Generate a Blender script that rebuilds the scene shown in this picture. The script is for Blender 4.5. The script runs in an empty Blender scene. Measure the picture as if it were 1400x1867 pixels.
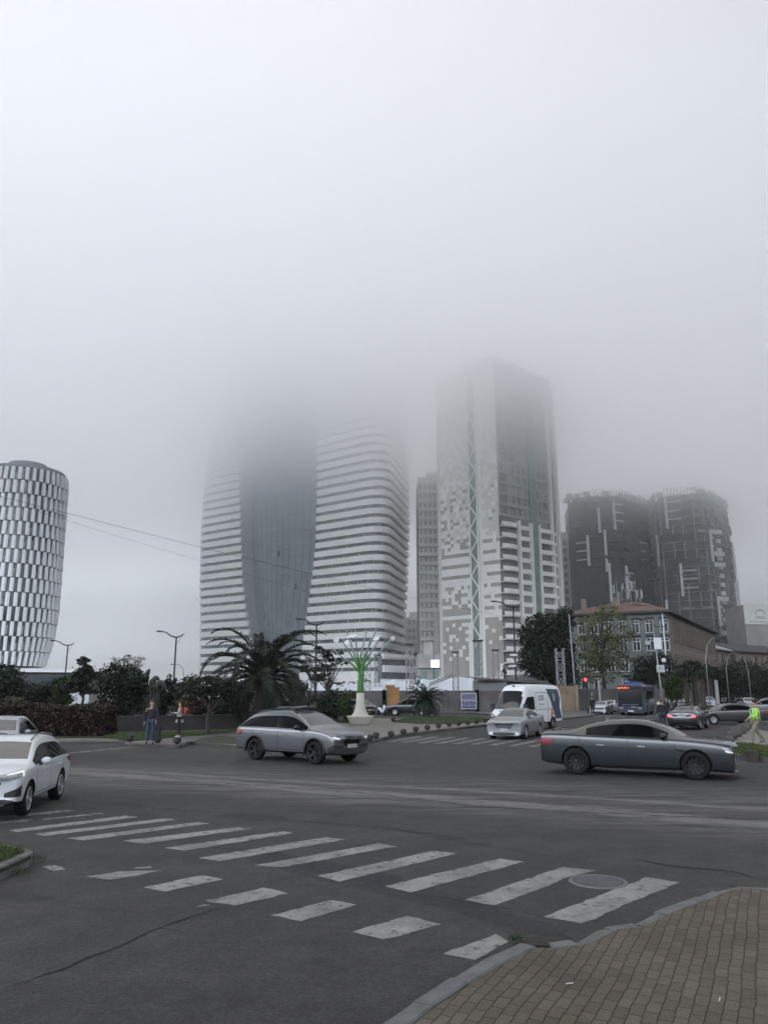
import bpy, bmesh, math, random
from mathutils import Vector, Matrix
from mathutils.bvhtree import BVHTree
from mathutils.geometry import tessellate_polygon
R = math.radians
SC = bpy.context.scene
COL = SC.collection
# ------------------------------------------------------------------ camera
PITCH = math.atan((1260 - 933.5) / 1400)      # horizon of the photo at row 1260
EYE = 2.3
cam = bpy.data.cameras.new('camera')
cam.sensor_fit = 'VERTICAL'; cam.sensor_height = 36; cam.lens = 1400 / 1867 * 36
cam.clip_start = 0.05; cam.clip_end = 9000
camo = bpy.data.objects.new('camera', cam); COL.objects.link(camo)
camo.location = (0, 0, EYE); camo.rotation_euler = (math.pi / 2 + PITCH, 0, 0)
SC.camera = camo
# ------------------------------------------------------------------ world
EXPOSURE = 0.79
SC.view_settings.view_transform = 'Standard'
SC.view_settings.look = 'None'
SC.view_settings.gamma = 1
SC.view_settings.exposure = EXPOSURE
SC.cycles.volume_bounces = 32
SC.cycles.max_bounces = 34
SC.cycles.diffuse_bounces = 4
SC.cycles.glossy_bounces = 4
SC.cycles.use_denoising = True
W = bpy.data.worlds.new('World'); SC.world = W; W.use_nodes = True
nt = W.node_tree; bg = nt.nodes['Background']
sky = nt.nodes.new('ShaderNodeTexSky'); sky.sky_type = 'NISHITA'; sky.sun_disc = False
sky.sun_elevation = R(76); sky.sun_rotation = R(-16); sky.dust_density = 6; sky.air_density = 1.2
tc = nt.nodes.new('ShaderNodeTexCoord')
sep = nt.nodes.new('ShaderNodeSeparateXYZ'); nt.links.new(tc.outputs['Generated'], sep.inputs[0])
ramp = nt.nodes.new('ShaderNodeValToRGB'); nt.links.new(sep.outputs['Z'], ramp.inputs[0])
cr = ramp.color_ramp
cr.elements[0].position = 0.0; cr.elements[0].color = (0.215, 0.230, 0.247, 1)
cr.elements[1].position = 0.75; cr.elements[1].color = (0.06, 0.065, 0.075, 1)
e = cr.elements.new(0.155); e.color = (0.235, 0.251, 0.270, 1)
e = cr.elements.new(0.25); e.color = (2.05, 2.20, 2.48, 1)
e = cr.elements.new(0.36); e.color = (1.15, 1.23, 1.370, 1)
e = cr.elements.new(0.50); e.color = (0.24, 0.26, 0.289, 1)
# the cloud cover is thinner (brighter) towards the left
dirx = nt.nodes.new('ShaderNodeMath'); dirx.operation = 'MULTIPLY_ADD'
nt.links.new(sep.outputs['X'], dirx.inputs[0]); dirx.inputs[1].default_value = -0.60; dirx.inputs[2].default_value = 1.0
nz = nt.nodes.new('ShaderNodeTexNoise'); nz.inputs['Scale'].default_value = 2.6; nz.inputs['Detail'].default_value = 4
nt.links.new(tc.outputs['Generated'], nz.inputs['Vector'])
nm = nt.nodes.new('ShaderNodeMath'); nm.operation = 'MULTIPLY_ADD'; nm.inputs[1].default_value = 1.5; nm.inputs[2].default_value = 0.25
nt.links.new(nz.outputs['Fac'], nm.inputs[0])
# and brighter over the open side behind the camera
diry = nt.nodes.new('ShaderNodeMath'); diry.operation = 'MULTIPLY_ADD'
nt.links.new(sep.outputs['Y'], diry.inputs[0]); diry.inputs[1].default_value = -0.55; diry.inputs[2].default_value = 1.45
dxy = nt.nodes.new('ShaderNodeMath'); dxy.operation = 'MULTIPLY'; nt.links.new(dirx.outputs[0], dxy.inputs[0]); nt.links.new(diry.outputs[0], dxy.inputs[1])
mm = nt.nodes.new('ShaderNodeMath'); mm.operation = 'MULTIPLY'
nt.links.new(dxy.outputs[0], mm.inputs[0]); nt.links.new(nm.outputs[0], mm.inputs[1])
cloud = nt.nodes.new('ShaderNodeVectorMath'); cloud.operation = 'SCALE'
nt.links.new(ramp.outputs[0], cloud.inputs[0]); nt.links.new(mm.outputs[0], cloud.inputs['Scale'])
dim = nt.nodes.new('ShaderNodeVectorMath'); dim.operation = 'SCALE'; dim.inputs['Scale'].default_value = 0.10
nt.links.new(sky.outputs[0], dim.inputs[0])
mixw = nt.nodes.new('ShaderNodeMixRGB'); mixw.inputs[0].default_value = 0.93
nt.links.new(dim.outputs[0], mixw.inputs[1]); nt.links.new(cloud.outputs[0], mixw.inputs[2])
nt.links.new(mixw.outputs[0], bg.inputs[0]); bg.inputs[1].default_value = 1.0
sun = bpy.data.lights.new('sun', 'SUN'); sun.energy = 0.6; sun.angle = R(60); sun.color = (1, .985, .97)
suno = bpy.data.objects.new('sun', sun); COL.objects.link(suno)
suno.rotation_euler = (R(14), 0, R(192))

# ------------------------------------------------------------------ helpers
CP, SP = math.cos(PITCH), math.sin(PITCH)
def at(px, py, Y):
    """point of the place that the photo shows at pixel px, py, at distance Y ahead"""
    cx, cy = (px - 700) / 1400, (933.5 - py) / 1400
    t = Y / (CP - cy * SP)
    return Vector((cx * t, Y, EYE + t * (SP + cy * CP)))
def gr(px, py, z=0.0):
    """point on the level z"""
    cx, cy = (px - 700) / 1400, (933.5 - py) / 1400
    t = (z - EYE) / (SP + cy * CP)
    return Vector((cx * t, t * (CP - cy * SP), z))
def foot(px, Y, z=0.0):
    """point at height z at distance Y in the column px has at eye level"""
    return Vector(((px - 700) / 1400 * Y * CP + 0.0, Y, z)) if False else Vector((at(px, 1260, Y).x, Y, z))

def tag(o, label=None, cat=None, group=None, kind=None):
    if label: o['label'] = label
    if cat: o['category'] = cat
    if group: o['group'] = group
    if kind: o['kind'] = kind
    return o
def empty(name, loc=(0, 0, 0), rz=0.0, label=None, cat=None, group=None, scale=1.0):
    o = bpy.data.objects.new(name, None); COL.objects.link(o)
    o.location = loc; o.rotation_euler = (0, 0, rz); o.scale = (scale,) * 3
    return tag(o, label, cat, group)
def link(name, me, parent=None, loc=None):
    o = bpy.data.objects.new(name, me); COL.objects.link(o)
    if parent: o.parent = parent
    if loc is not None: o.location = loc
    return o
def copy_tree(o, parent=None):
    c = o.copy(); COL.objects.link(c)
    if parent: c.parent = parent
    for ch in list(o.children): copy_tree(ch, c)
    return c

MATS = {}
def mat(name, col, rough=.6, var=.12, vs=3.0, bump=0.0, bs=40.0, metal=0.0, coat=0.0, emit=None, es=1.0, spec=.5, stretch=None):
    if name in MATS: return MATS[name]
    m = bpy.data.materials.new(name); m.use_nodes = True; t = m.node_tree
    b = t.nodes['Principled BSDF']
    b.inputs['Roughness'].default_value = rough; b.inputs['Metallic'].default_value = metal
    b.inputs['Coat Weight'].default_value = coat; b.inputs['Coat Roughness'].default_value = .04
    b.inputs['Specular IOR Level'].default_value = spec
    tcn = t.nodes.new('ShaderNodeTexCoord')
    src = tcn.outputs['Object']
    if stretch:
        mp = t.nodes.new('ShaderNodeMapping'); mp.inputs['Scale'].default_value = stretch
        t.links.new(src, mp.inputs[0]); src = mp.outputs[0]
    n = t.nodes.new('ShaderNodeTexNoise'); n.inputs['Scale'].default_value = vs; n.inputs['Detail'].default_value = 5
    t.links.new(src, n.inputs['Vector'])
    r = t.nodes.new('ShaderNodeValToRGB'); t.links.new(n.outputs['Fac'], r.inputs[0])
    r.color_ramp.elements[0].position = .3; r.color_ramp.elements[1].position = .7
    r.color_ramp.elements[0].color = (*[max(0, c * (1 - var)) for c in col], 1)
    r.color_ramp.elements[1].color = (*[min(1, c * (1 + var)) for c in col], 1)
    t.links.new(r.outputs[0], b.inputs['Base Color'])
    if bump:
        n2 = t.nodes.new('ShaderNodeTexNoise'); n2.inputs['Scale'].default_value = bs; n2.inputs['Detail'].default_value = 4
        t.links.new(src, n2.inputs['Vector'])
        bm_ = t.nodes.new('ShaderNodeBump'); bm_.inputs['Strength'].default_value = bump; bm_.inputs['Distance'].default_value = .02
        t.links.new(n2.outputs['Fac'], bm_.inputs['Height']); t.links.new(bm_.outputs[0], b.inputs['Normal'])
    if emit:
        b.inputs['Emission Color'].default_value = (*emit, 1); b.inputs['Emission Strength'].default_value = es
    MATS[name] = m
    return m

class MB:
    """collects shapes and links them as ONE mesh object"""
    def __init__(s): s.v = []; s.f = []; s.m = []
    def add(s, vs, fs, mi=0):
        n = len(s.v); s.v += [tuple(v) for v in vs]
        for f in fs: s.f.append(tuple(i + n for i in f)); s.m.append(mi)
    def box(s, c, d, rz=0.0, mi=0, M=None, top=None):
        x, y, z = d[0] / 2, d[1] / 2, d[2] / 2
        tx, ty = (x, y) if top is None else (x * top, y * top)
        P = [(-x, -y, -z), (x, -y, -z), (x, y, -z), (-x, y, -z), (-tx, -ty, z), (tx, -ty, z), (tx, ty, z), (-tx, ty, z)]
        if M is None: M = Matrix.Translation(c) @ Matrix.Rotation(rz, 4, 'Z')
        s.add([M @ Vector(p) for p in P], [(0, 3, 2, 1), (4, 5, 6, 7), (0, 1, 5, 4), (1, 2, 6, 5), (2, 3, 7, 6), (3, 0, 4, 7)], mi)
    def bar(s, a, b, w, h=None, mi=0):
        """box beam from a to b"""
        a, b = Vector(a), Vector(b); h = h or w; d = b - a
        if d.length < 1e-6: return
        q = d.to_track_quat('Z', 'Y').to_matrix().to_4x4()
        s.box((0, 0, 0), (w, h, d.length), M=Matrix.Translation((a + b) / 2) @ q, mi=mi)
    def tube(s, pts, rad, n=8, mi=0, cap=True):
        pts = [Vector(p) for p in pts]
        rads = rad if isinstance(rad, (list, tuple)) else [rad] * len(pts)
        base = len(s.v); up = Vector((0, 0, 1)); prev = None
        for i, p in enumerate(pts):
            d = (pts[min(i + 1, len(pts) - 1)] - pts[max(i - 1, 0)]).normalized()
            if prev is None:
                a = d.cross(up)
                if a.length < 1e-3: a = d.cross(Vector((1, 0, 0)))
            else:
                a = prev - d * prev.dot(d)
            a.normalize(); prev = a; b = d.cross(a)
            for k in range(n):
                t = 2 * math.pi * k / n
                s.v.append(tuple(p + (a * math.cos(t) + b * math.sin(t)) * rads[i]))
        for i in range(len(pts) - 1):
            for k in range(n):
                q = base + i * n; k2 = (k + 1) % n
                s.f.append((q + k, q + k2, q + n + k2, q + n + k)); s.m.append(mi)
        if cap:
            s.f.append(tuple(base + k for k in range(n))[::-1]); s.m.append(mi)
            q = base + (len(pts) - 1) * n
            s.f.append(tuple(q + k for k in range(n))); s.m.append(mi)
    def lathe(s, prof, c=(0, 0, 0), n=24, mi=0, M=None):
        """prof: (radius, z) list"""
        M = M or Matrix.Translation(c); base = len(s.v)
        for r, z in prof:
            for k in range(n):
                t = 2 * math.pi * k / n
                s.v.append(tuple(M @ Vector((r * math.cos(t), r * math.sin(t), z))))
        for i in range(len(prof) - 1):
            for k in range(n):
                q = base + i * n; k2 = (k + 1) % n
                s.f.append((q + k, q + k2, q + n + k2, q + n + k)); s.m.append(mi)
    def ball(s, c, r, n=12, mi=0, sz=(1, 1, 1)):
        M = Matrix.Translation(c) @ Matrix.Diagonal((*sz, 1))
        s.lathe([(max(1e-4, r * math.sin(math.pi * i / (n // 2))), -r * math.cos(math.pi * i / (n // 2))) for i in range(n // 2 + 1)], n=n, mi=mi, M=M)
    def prism(s, poly, z0, z1, mi=0, mi_side=None):
        n = len(poly); A = [(p[0], p[1], z0) for p in poly]; B = [(p[0], p[1], z1) for p in poly]
        tris = tessellate_polygon([[Vector((p[0], p[1], 0)) for p in poly]])
        area = sum(poly[i][0] * poly[(i + 1) % n][1] - poly[(i + 1) % n][0] * poly[i][1] for i in range(n))
        fs = []
        for t in tris:
            a, b, c_ = [Vector((poly[i][0], poly[i][1])) for i in t]
            if (b - a).cross(c_ - a) < 0: t = (t[0], t[2], t[1])
            fs.append(tuple(i + n for i in t)); fs.append((t[2], t[1], t[0]))
        s.add(A + B, fs, mi)
        k = len(s.v) - 2 * n
        for i in range(n):
            j = (i + 1) % n
            f = (k + i, k + j, k + n + j, k + n + i)
            s.f.append(f if area > 0 else f[::-1]); s.m.append(mi if mi_side is None else mi_side)
    def mesh(s, name, mats, smooth=False):
        me = bpy.data.meshes.new(name); me.from_pydata(s.v, [], s.f)
        for m in (mats if isinstance(mats, (list, tuple)) else [mats]): me.materials.append(m)
        me.polygons.foreach_set('material_index', s.m)
        if smooth: me.polygons.foreach_set('use_smooth', [True] * len(s.f))
        me.update(); return me
    def build(s, name, mats, parent=None, smooth=False, loc=None):
        return link(name, s.mesh(name, mats, smooth), parent, loc)

def flat(name, poly, z, m, parent=None, kind='structure'):
    b = MB(); b.prism([(p[0], p[1]) for p in poly], z - .05, z)
    o = b.build(name, m, parent)
    if kind and not parent: o['kind'] = kind
    return o
# ------------------------------------------------------------------ ground
def node_line_mask(t, pos, a, b, half, soft):
    """1 near the world line a-b, 0 away"""
    d = (Vector(b) - Vector(a)); d.z = 0; d.normalize(); n = Vector((-d.y, d.x, 0))
    vm = t.nodes.new('ShaderNodeVectorMath'); vm.operation = 'DOT_PRODUCT'; vm.inputs[1].default_value = n
    t.links.new(pos, vm.inputs[0])
    s1 = t.nodes.new('ShaderNodeMath'); s1.operation = 'SUBTRACT'; s1.inputs[1].default_value = n.dot(Vector(a)); t.links.new(vm.outputs['Value'], s1.inputs[0])
    s2 = t.nodes.new('ShaderNodeMath'); s2.operation = 'ABSOLUTE'; t.links.new(s1.outputs[0], s2.inputs[0])
    mr = t.nodes.new('ShaderNodeMapRange'); mr.inputs[1].default_value = half + soft; mr.inputs[2].default_value = half; t.links.new(s2.outputs[0], mr.inputs[0])
    mr.interpolation_type = 'SMOOTHSTEP'
    return mr.outputs[0]
def asphalt(name, base, dusty=True):
    m = bpy.data.materials.new(name); m.use_nodes = True; t = m.node_tree; b = t.nodes['Principled BSDF']
    g = t.nodes.new('ShaderNodeNewGeometry'); pos = g.outputs['Position']
    def noise(sc, det=6, rough=.6, vec=pos, dist=0):
        n = t.nodes.new('ShaderNodeTexNoise'); n.inputs['Scale'].default_value = sc; n.inputs['Detail'].default_value = det
        n.inputs['Roughness'].default_value = rough; n.inputs['Distortion'].default_value = dist; t.links.new(vec, n.inputs['Vector']); return n.outputs['Fac']
    def ramp(f, *st):
        r = t.nodes.new('ShaderNodeValToRGB'); t.links.new(f, r.inputs[0]); e = r.color_ramp.elements
        while len(e) < len(st): e.new(.5)
        for el, (p, c) in zip(e, st):
            el.position = p; el.color = (c, c, c, 1) if not isinstance(c, tuple) else (*c, 1)
        return r.outputs[0]
    def mul(a, c):
        x = t.nodes.new('ShaderNodeVectorMath'); x.operation = 'MULTIPLY'; t.links.new(a, x.inputs[0]); t.links.new(c, x.inputs[1]); return x.outputs[0]
    def mix(f, a, c):
        x = t.nodes.new('ShaderNodeMixRGB'); t.links.new(f, x.inputs[0])
        for i, q in ((1, a), (2, c)):
            if isinstance(q, tuple): x.inputs[i].default_value = (*q, 1)
            else: t.links.new(q, x.inputs[i])
        return x.outputs[0]
    lo = tuple(c * .80 for c in base); hi = tuple(c * 1.22 for c in base)
    c = ramp(noise(.35, 8, .65), (.35, lo), (.65, hi))
    c = mul(c, ramp(noise(1.6, 7, .7), (.36, .78), (.64, 1.22)))
    c = mul(c, ramp(noise(85, 3, .8), (.40, .55), (.5, .98), (.60, 1.6)))      # aggregate
    c = mul(c, ramp(noise(21, 5, .85), (.40, .70), (.5, 1.), (.60, 1.38)))
    c = mul(c, ramp(noise(6, 6, .8), (.38, .84), (.5, 1.), (.62, 1.18)))
    vo = t.nodes.new('ShaderNodeTexVoronoi'); vo.inputs['Scale'].default_value = 22; t.links.new(pos, vo.inputs['Vector'])
    vr = ramp(vo.outputs['Distance'], (.0, 1.0), (.10, 0.0))
    wn = t.nodes.new('ShaderNodeSeparateColor'); t.links.new(vo.outputs['Color'], wn.inputs[0])
    sp = mul(vr, ramp(wn.outputs[0], (.80, 0.), (.84, 1.)))
    c = mix(sp, c, (.24, .24, .23))                                        # light stone chips
    if dusty:
        wob = t.nodes.new('ShaderNodeTexNoise'); wob.inputs['Scale'].default_value = .35; wob.inputs['Detail'].default_value = 3
        t.links.new(pos, wob.inputs['Vector'])
        ws = t.nodes.new('ShaderNodeVectorMath'); ws.operation = 'MULTIPLY_ADD'; ws.inputs[1].default_value = (1.1, 1.1, 0)
        t.links.new(wob.outputs['Color'], ws.inputs[0]); t.links.new(pos, ws.inputs[2])
        wp = ws.outputs[0]; off = Vector((.55, .55, 0))
        streak = t.nodes.new('ShaderNodeMapping'); t.links.new(pos, streak.inputs[0])
        A, B = gr(150, 1408), gr(1400, 1502); ang = math.atan2(B.y - A.y, B.x - A.x)
        streak.inputs['Rotation'].default_value = (0, 0, -ang); streak.inputs['Scale'].default_value = (.18, 1.3, 1)
        sn = noise(2.0, 8, .7, streak.outputs[0])
        d = ramp(sn, (.42, 0.), (.62, 1.))
        m1 = node_line_mask(t, wp, A + off, B + off, .22, .45)
        m2 = node_line_mask(t, wp, gr(300, 1432) + off, gr(1400, 1518) + off, .0, 1.6)
        m3 = node_line_mask(t, wp, gr(150, 1402) + off, gr(1300, 1468) + off, .0, .35)
        m4 = node_line_mask(t, wp, gr(300, 1415) + off, gr(1000, 1448) + off, .8, 3.2)
        def sc(f, k):
            x = t.nodes.new('ShaderNodeMath'); x.operation = 'MULTIPLY'; t.links.new(f, x.inputs[0]); x.inputs[1].default_value = k; return x.outputs[0]
        def mulf(a, k):
            x = t.nodes.new('ShaderNodeMath'); x.operation = 'MULTIPLY'; t.links.new(a, x.inputs[0]); t.links.new(k, x.inputs[1]); return x.outputs[0]
        dust = (.165, .157, .148)
        c = mix(sc(mulf(m4, d), .42), c, dust)
        c = mix(sc(mulf(m2, d), .42), c, dust)
        brk = ramp(noise(1.3, 6, .7), (.35, .35), (.6, 1.))
        c = mix(sc(mulf(m1, brk), .80), c, dust)
        c = mix(sc(mulf(m3, brk), .72), c, dust)
    t.links.new(c, b.inputs['Base Color'])
    b.inputs['Roughness'].default_value = .82; b.inputs['Specular IOR Level'].default_value = .35
    bp = t.nodes.new('ShaderNodeBump'); bp.inputs['Strength'].default_value = .6; bp.inputs['Distance'].default_value = .012
    t.links.new(noise(60, 4, .7), bp.inputs['Height']); t.links.new(bp.outputs[0], b.inputs['Normal'])
    return m
ASPH = asphalt('asphalt', (.0305, .0296, .0282))
b = MB()
# one sheet, finer near the camera
for (x0, x1, y0, y1) in [(-2500, 2500, -2500, -10), (-2500, 2500, 60, 2500), (-2500, -60, -10, 60), (60, 2500, -10, 60), (-60, 60, -10, 60)]:
    b.add([(x0, y0, 0), (x1, y0, 0), (x1, y1, 0), (x0, y1, 0)], [(0, 1, 2, 3)])
tag(b.build('road', ASPH), kind='structure')

# worn white paint
def paint_mat(name, keep):
    m = bpy.data.materials.new(name); m.use_nodes = True; t = m.node_tree; b = t.nodes['Principled BSDF']
    g = t.nodes.new('ShaderNodeNewGeometry')
    n = t.nodes.new('ShaderNodeTexNoise'); n.inputs['Scale'].default_value = 7; n.inputs['Detail'].default_value = 9; n.inputs['Roughness'].default_value = .75
    t.links.new(g.outputs['Position'], n.inputs['Vector'])
    r = t.nodes.new('ShaderNodeValToRGB'); t.links.new(n.outputs['Fac'], r.inputs[0]); e = r.color_ramp.elements
    e[0].position = keep; e[0].color = (.05, .05, .05, 1); e[1].position = keep + .05; e[1].color = (.195, .195, .183, 1)
    x = e.new(.75); x.color = (.245, .245, .232, 1)
    n2 = t.nodes.new('ShaderNodeTexNoise'); n2.inputs['Scale'].default_value = 90; n2.inputs['Detail'].default_value = 3
    t.links.new(g.outputs['Position'], n2.inputs['Vector'])
    r2 = t.nodes.new('ShaderNodeValToRGB'); t.links.new(n2.outputs['Fac'], r2.inputs[0]); e = r2.color_ramp.elements
    e[0].position = .3; e[0].color = (.75, .75, .75, 1); e[1].position = .6; e[1].color = (1.08, 1.08, 1.08, 1)
    v = t.nodes.new('ShaderNodeVectorMath'); v.operation = 'MULTIPLY'; t.links.new(r.outputs[0], v.inputs[0]); t.links.new(r2.outputs[0], v.inputs[1])
    n3 = t.nodes.new('ShaderNodeTexNoise'); n3.inputs['Scale'].default_value = 1.3; n3.inputs['Detail'].default_value = 6; t.links.new(g.outputs['Position'], n3.inputs['Vector'])
    r3 = t.nodes.new('ShaderNodeValToRGB'); t.links.new(n3.outputs['Fac'], r3.inputs[0]); e = r3.color_ramp.elements
    e[0].position = .36; e[0].color = (.68, .68, .67, 1); e[1].position = .6; e[1].color = (1.08, 1.08, 1.06, 1)
    v3 = t.nodes.new('ShaderNodeVectorMath'); v3.operation = 'MULTIPLY'; t.links.new(v.outputs[0], v3.inputs[0]); t.links.new(r3.outputs[0], v3.inputs[1])
    t.links.new(v3.outputs[0], b.inputs['Base Color']); b.inputs['Roughness'].default_value = .75
    return m
PAINT = paint_mat('road_paint', .40); FADED = paint_mat('faded_road_paint', .47)
rnd = random.Random(5)
def sheet(mb, px, z=.004, rag=.018):
    pts = [gr(*p) for p in px]; out = []
    for i, p in enumerate(pts):      # ragged outline
        q = pts[(i + 1) % len(pts)]; n = max(1, int((q - p).length / .12))
        for k in range(n):
            c = p.lerp(q, k / n); out.append((c.x + rnd.uniform(-rag, rag), c.y + rnd.uniform(-rag, rag)))
    n0 = len(mb.v); tr = tessellate_polygon([[Vector((x, y, 0)) for x, y in out]])
    mb.add([(x, y, z) for x, y in out], [t if (Vector(out[t[1]]) - Vector(out[t[0]])).cross(Vector(out[t[2]]) - Vector(out[t[0]])) > 0 else t[::-1] for t in tr])
def z5(*p): return [(x / 2, 1400 + y / 2) for x, y in p]
def z6(*p): return [(700 + x / 2, 1400 + y / 2) for x, y in p]
b = MB()
for q in [z5((30, 229), (60, 236), (505, 180), (465, 174)),
          z5((123, 242), (165, 249), (645, 190), (600, 185)), z5((245, 258), (305, 266), (768, 203), (722, 198)),
          z5((448, 267), (525, 277), (922, 222), (868, 217)), z5((598, 293), (672, 303), (1075, 238), (1030, 232)),
          z5((720, 330), (805, 340), (1258, 262), (1190, 253)), z5((925, 357), (1030, 363), (1448, 287), (1382, 276)),
          z5((1155, 395), (1240, 415), (1665, 313), (1580, 304)), z6((0, 433), (100, 455), (508, 343), (418, 332)),
          z6((298, 483), (403, 502), (560, 447), (660, 405), (690, 394), (778, 375), (655, 362), (520, 405)),
          z6((585, 543), (722, 570), (930, 478), (1078, 420), (958, 400), (870, 432), (780, 468))]: sheet(b, q)
for q in [z5((320, 397), (400, 410), (500, 393), (595, 375), (500, 377), (440, 378)), z5((478, 369), (550, 367), (548, 361), (505, 363)),
          z5((520, 437), (602, 452), (818, 407), (735, 392)), z5((745, 485), (855, 502), (1055, 458), (962, 438)),
          z5((988, 538), (1100, 559), (1305, 500), (1208, 483)), z5((1282, 598), (1404, 630), (1605, 570), (1482, 542)),
          z6((215, 678), (330, 700), (392, 668), (455, 636), (408, 607)), z5((155, 360), (195, 377), (245, 370), (203, 357))]: sheet(b, q)
tag(b.build('road_markings', PAINT), kind='structure')
b = MB()
for q in [z5((-40, 181), (-40, 186), (140, 172), (276, 157), (250, 153)), z5((155, 187), (165, 190), (385, 168), (360, 164)),
          z5((-60, 203), (-50, 209), (130, 192), (120, 188)), z5((712, 508), (765, 502), (768, 499), (740, 501))]: sheet(b, q)
def z3(x, y): return (660 + x / 3.684, 1150 + y / 3.684)
LB = [(155, 745), (250, 750), (362, 754), (478, 758), (595, 760), (715, 763), (845, 768), (975, 774), (1110, 779), (1245, 783)]
RT = [(395, 710), (500, 712), (610, 715), (710, 719), (825, 722), (925, 727), (1065, 729), (1195, 732), (1300, 738), (1430, 742)]
for (x0, y0), (x1, y1) in zip(LB, RT):
    sheet(b, [z3(x0, y0), z3(x0 + 48, y0 + 3), z3(x1 + 18, y1 + 3), z3(x1 - 18, y1 - 1)], rag=.02)
for i in range(8):                                   # the crossing by the hedge
    x = 118 + i * 26; y = 1372.5 - i * 2.6
    sheet(b, [(x, y), (x + 14, y + .8), (x + 76, y - 3.4), (x + 64, y - 4.1)], rag=.03)
for i in range(9):                                   # the far crossing by the bus
    x = 1052 + i * 24; sheet(b, [(x, 1307.2 - i * .12), (x + 8, 1307.6 - i * .12), (x + 34, 1303.6 - i * .1), (x + 26, 1303.2 - i * .1)], rag=.02)
tag(b.build('road_markings', FADED), kind='structure')

# cracks and a tar patch
CRK = mat('crack', (.006, .006, .006), .95)
TAR = asphalt('tar_patch', (.020, .020, .0205), False)
b = MB()
def crack(px, w=.02, seed=1, br=True):
    r = random.Random(seed); P = [gr(*p) for p in px]; L = []
    for i in range(len(P) - 1):
        n = max(2, int((P[i + 1] - P[i]).length / .09))
        for k in range(n): L.append(P[i].lerp(P[i + 1], k / n))
    o = Vector((0, 0, 0)); Q = []
    for p in L:
        o = o * .93 + Vector((r.gauss(0, .014), r.gauss(0, .014), 0)); Q.append(p + o)
    n0 = len(b.v); vs = []
    for i, p in enumerate(Q):
        d = (Q[min(i + 1, len(Q) - 1)] - Q[max(i - 1, 0)]); d.z = 0; d.normalize(); nn = Vector((-d.y, d.x, 0))
        h = w * r.uniform(.15, .9) * min(1, .25 + min(i, len(Q) - 1 - i) * .2)
        vs += [p + nn * h + Vector((0, 0, .006)), p - nn * h + Vector((0, 0, .006))]
    b.add(vs, [(2 * i, 2 * i + 1, 2 * i + 3, 2 * i + 2) for i in range(len(Q) - 1)])
    if br:
        for k in range(int(len(Q) / 25)):
            p = r.choice(Q); a = r.uniform(0, 6.3); l = r.uniform(.2, .7)
            e2 = p + Vector((math.cos(a), math.sin(a), 0)) * l; m_ = p.lerp(e2, .5) + Vector((r.gauss(0, .04), r.gauss(0, .04), 0))
            for s_, t_ in ((p, m_), (m_, e2)):
                d = (t_ - s_).normalized(); nn = Vector((-d.y, d.x, 0)) * w * .35; z = Vector((0, 0, .0065))
                b.add([s_ + nn + z, s_ - nn + z, t_ - nn * .4 + z, t_ + nn * .4 + z], [(0, 1, 2, 3)])
crack([(0, 1806), (55, 1787), (115, 1767), (190, 1737), (245, 1712), (310, 1684), (400, 1652)], .022, 1)
crack([(1157, 1565), (1175, 1571), (1210, 1577), (1260, 1581), (1330, 1587), (1400, 1602), (1450, 1615)], .028, 2)
crack([(120, 1460), (230, 1466), (350, 1478), (470, 1488), (600, 1501), (700, 1509), (850, 1530)], .03, 3)
crack([(785, 1634), (860, 1648), (960, 1664), (1040, 1683)], .02, 4)
crack([(125, 1404), (250, 1412), (360, 1424), (520, 1436), (700, 1449), (860, 1470), (1080, 1482), (1400, 1497)], .05, 5)
crack([(330, 1532), (400, 1541), (560, 1575), (610, 1620)], .014, 6)
crack([(800, 1534), (835, 1530), (850, 1525)], .02, 7)
crack([(610, 1591), (660, 1600), (700, 1622), (860, 1660)], .012, 8)
crack([(700, 1510), (900, 1545), (1100, 1575), (1157, 1565)], .012, 9)
crack([(700, 1460), (900, 1458), (1150, 1478), (1400, 1488)], .03, 10, False)
tag(b.build('road_crack', CRK), kind='structure')
b = MB()
sheet(b, [(388, 1487), (420, 1493), (480, 1497), (521, 1495), (520, 1490), (490, 1485), (440, 1482)], z=.0035, rag=.03)
sheet(b, [(66, 1636), (80, 1640), (98, 1637), (90, 1633), (72, 1633)], z=.0035, rag=.03)
sheet(b, [(700, 1590), (1010, 1690), (1040, 1712), (940, 1700), (820, 1660), (560, 1600), (380, 1545), (470, 1548)], z=.002, rag=.03)
tag(b.build('road_patch', TAR), kind='structure')

# manhole
MET = mat('cast_iron', (.115, .115, .12), .6, .25, 20, .5, 60, metal=.3)
MET2 = mat('cast_iron_dark', (.045, .045, .046), .8)
c = gr(1090, 1608); rad = (gr(1142, 1608).x - gr(1038, 1608).x) / 2
t = empty('manhole_cover', c, 0, 'round cast iron manhole cover between the last two long crossing stripes', 'manhole cover')
b = MB(); b.lathe([(rad * .86, .002), (rad * .86, .012), (rad, .012), (rad * 1.02, .0)], n=48); b.build('frame', MET, t)
b = MB(); b.lathe([(.001, .009), (rad * .835, .009), (rad * .835, .001)], n=48); b.build('lid', MET2, t)
b = MB()
for i in range(-9, 10):
    for j in range(-9, 10):
        x, y = i * rad / 10.5, j * rad / 10.5
        if x * x + y * y < (rad * .8) ** 2: b.box((x, y, .0115), (rad / 10.5 * .62, rad / 10.5 * .62, .007), rz=.4 * ((i + j) % 2))
b.build('tread', MET, t)

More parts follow.
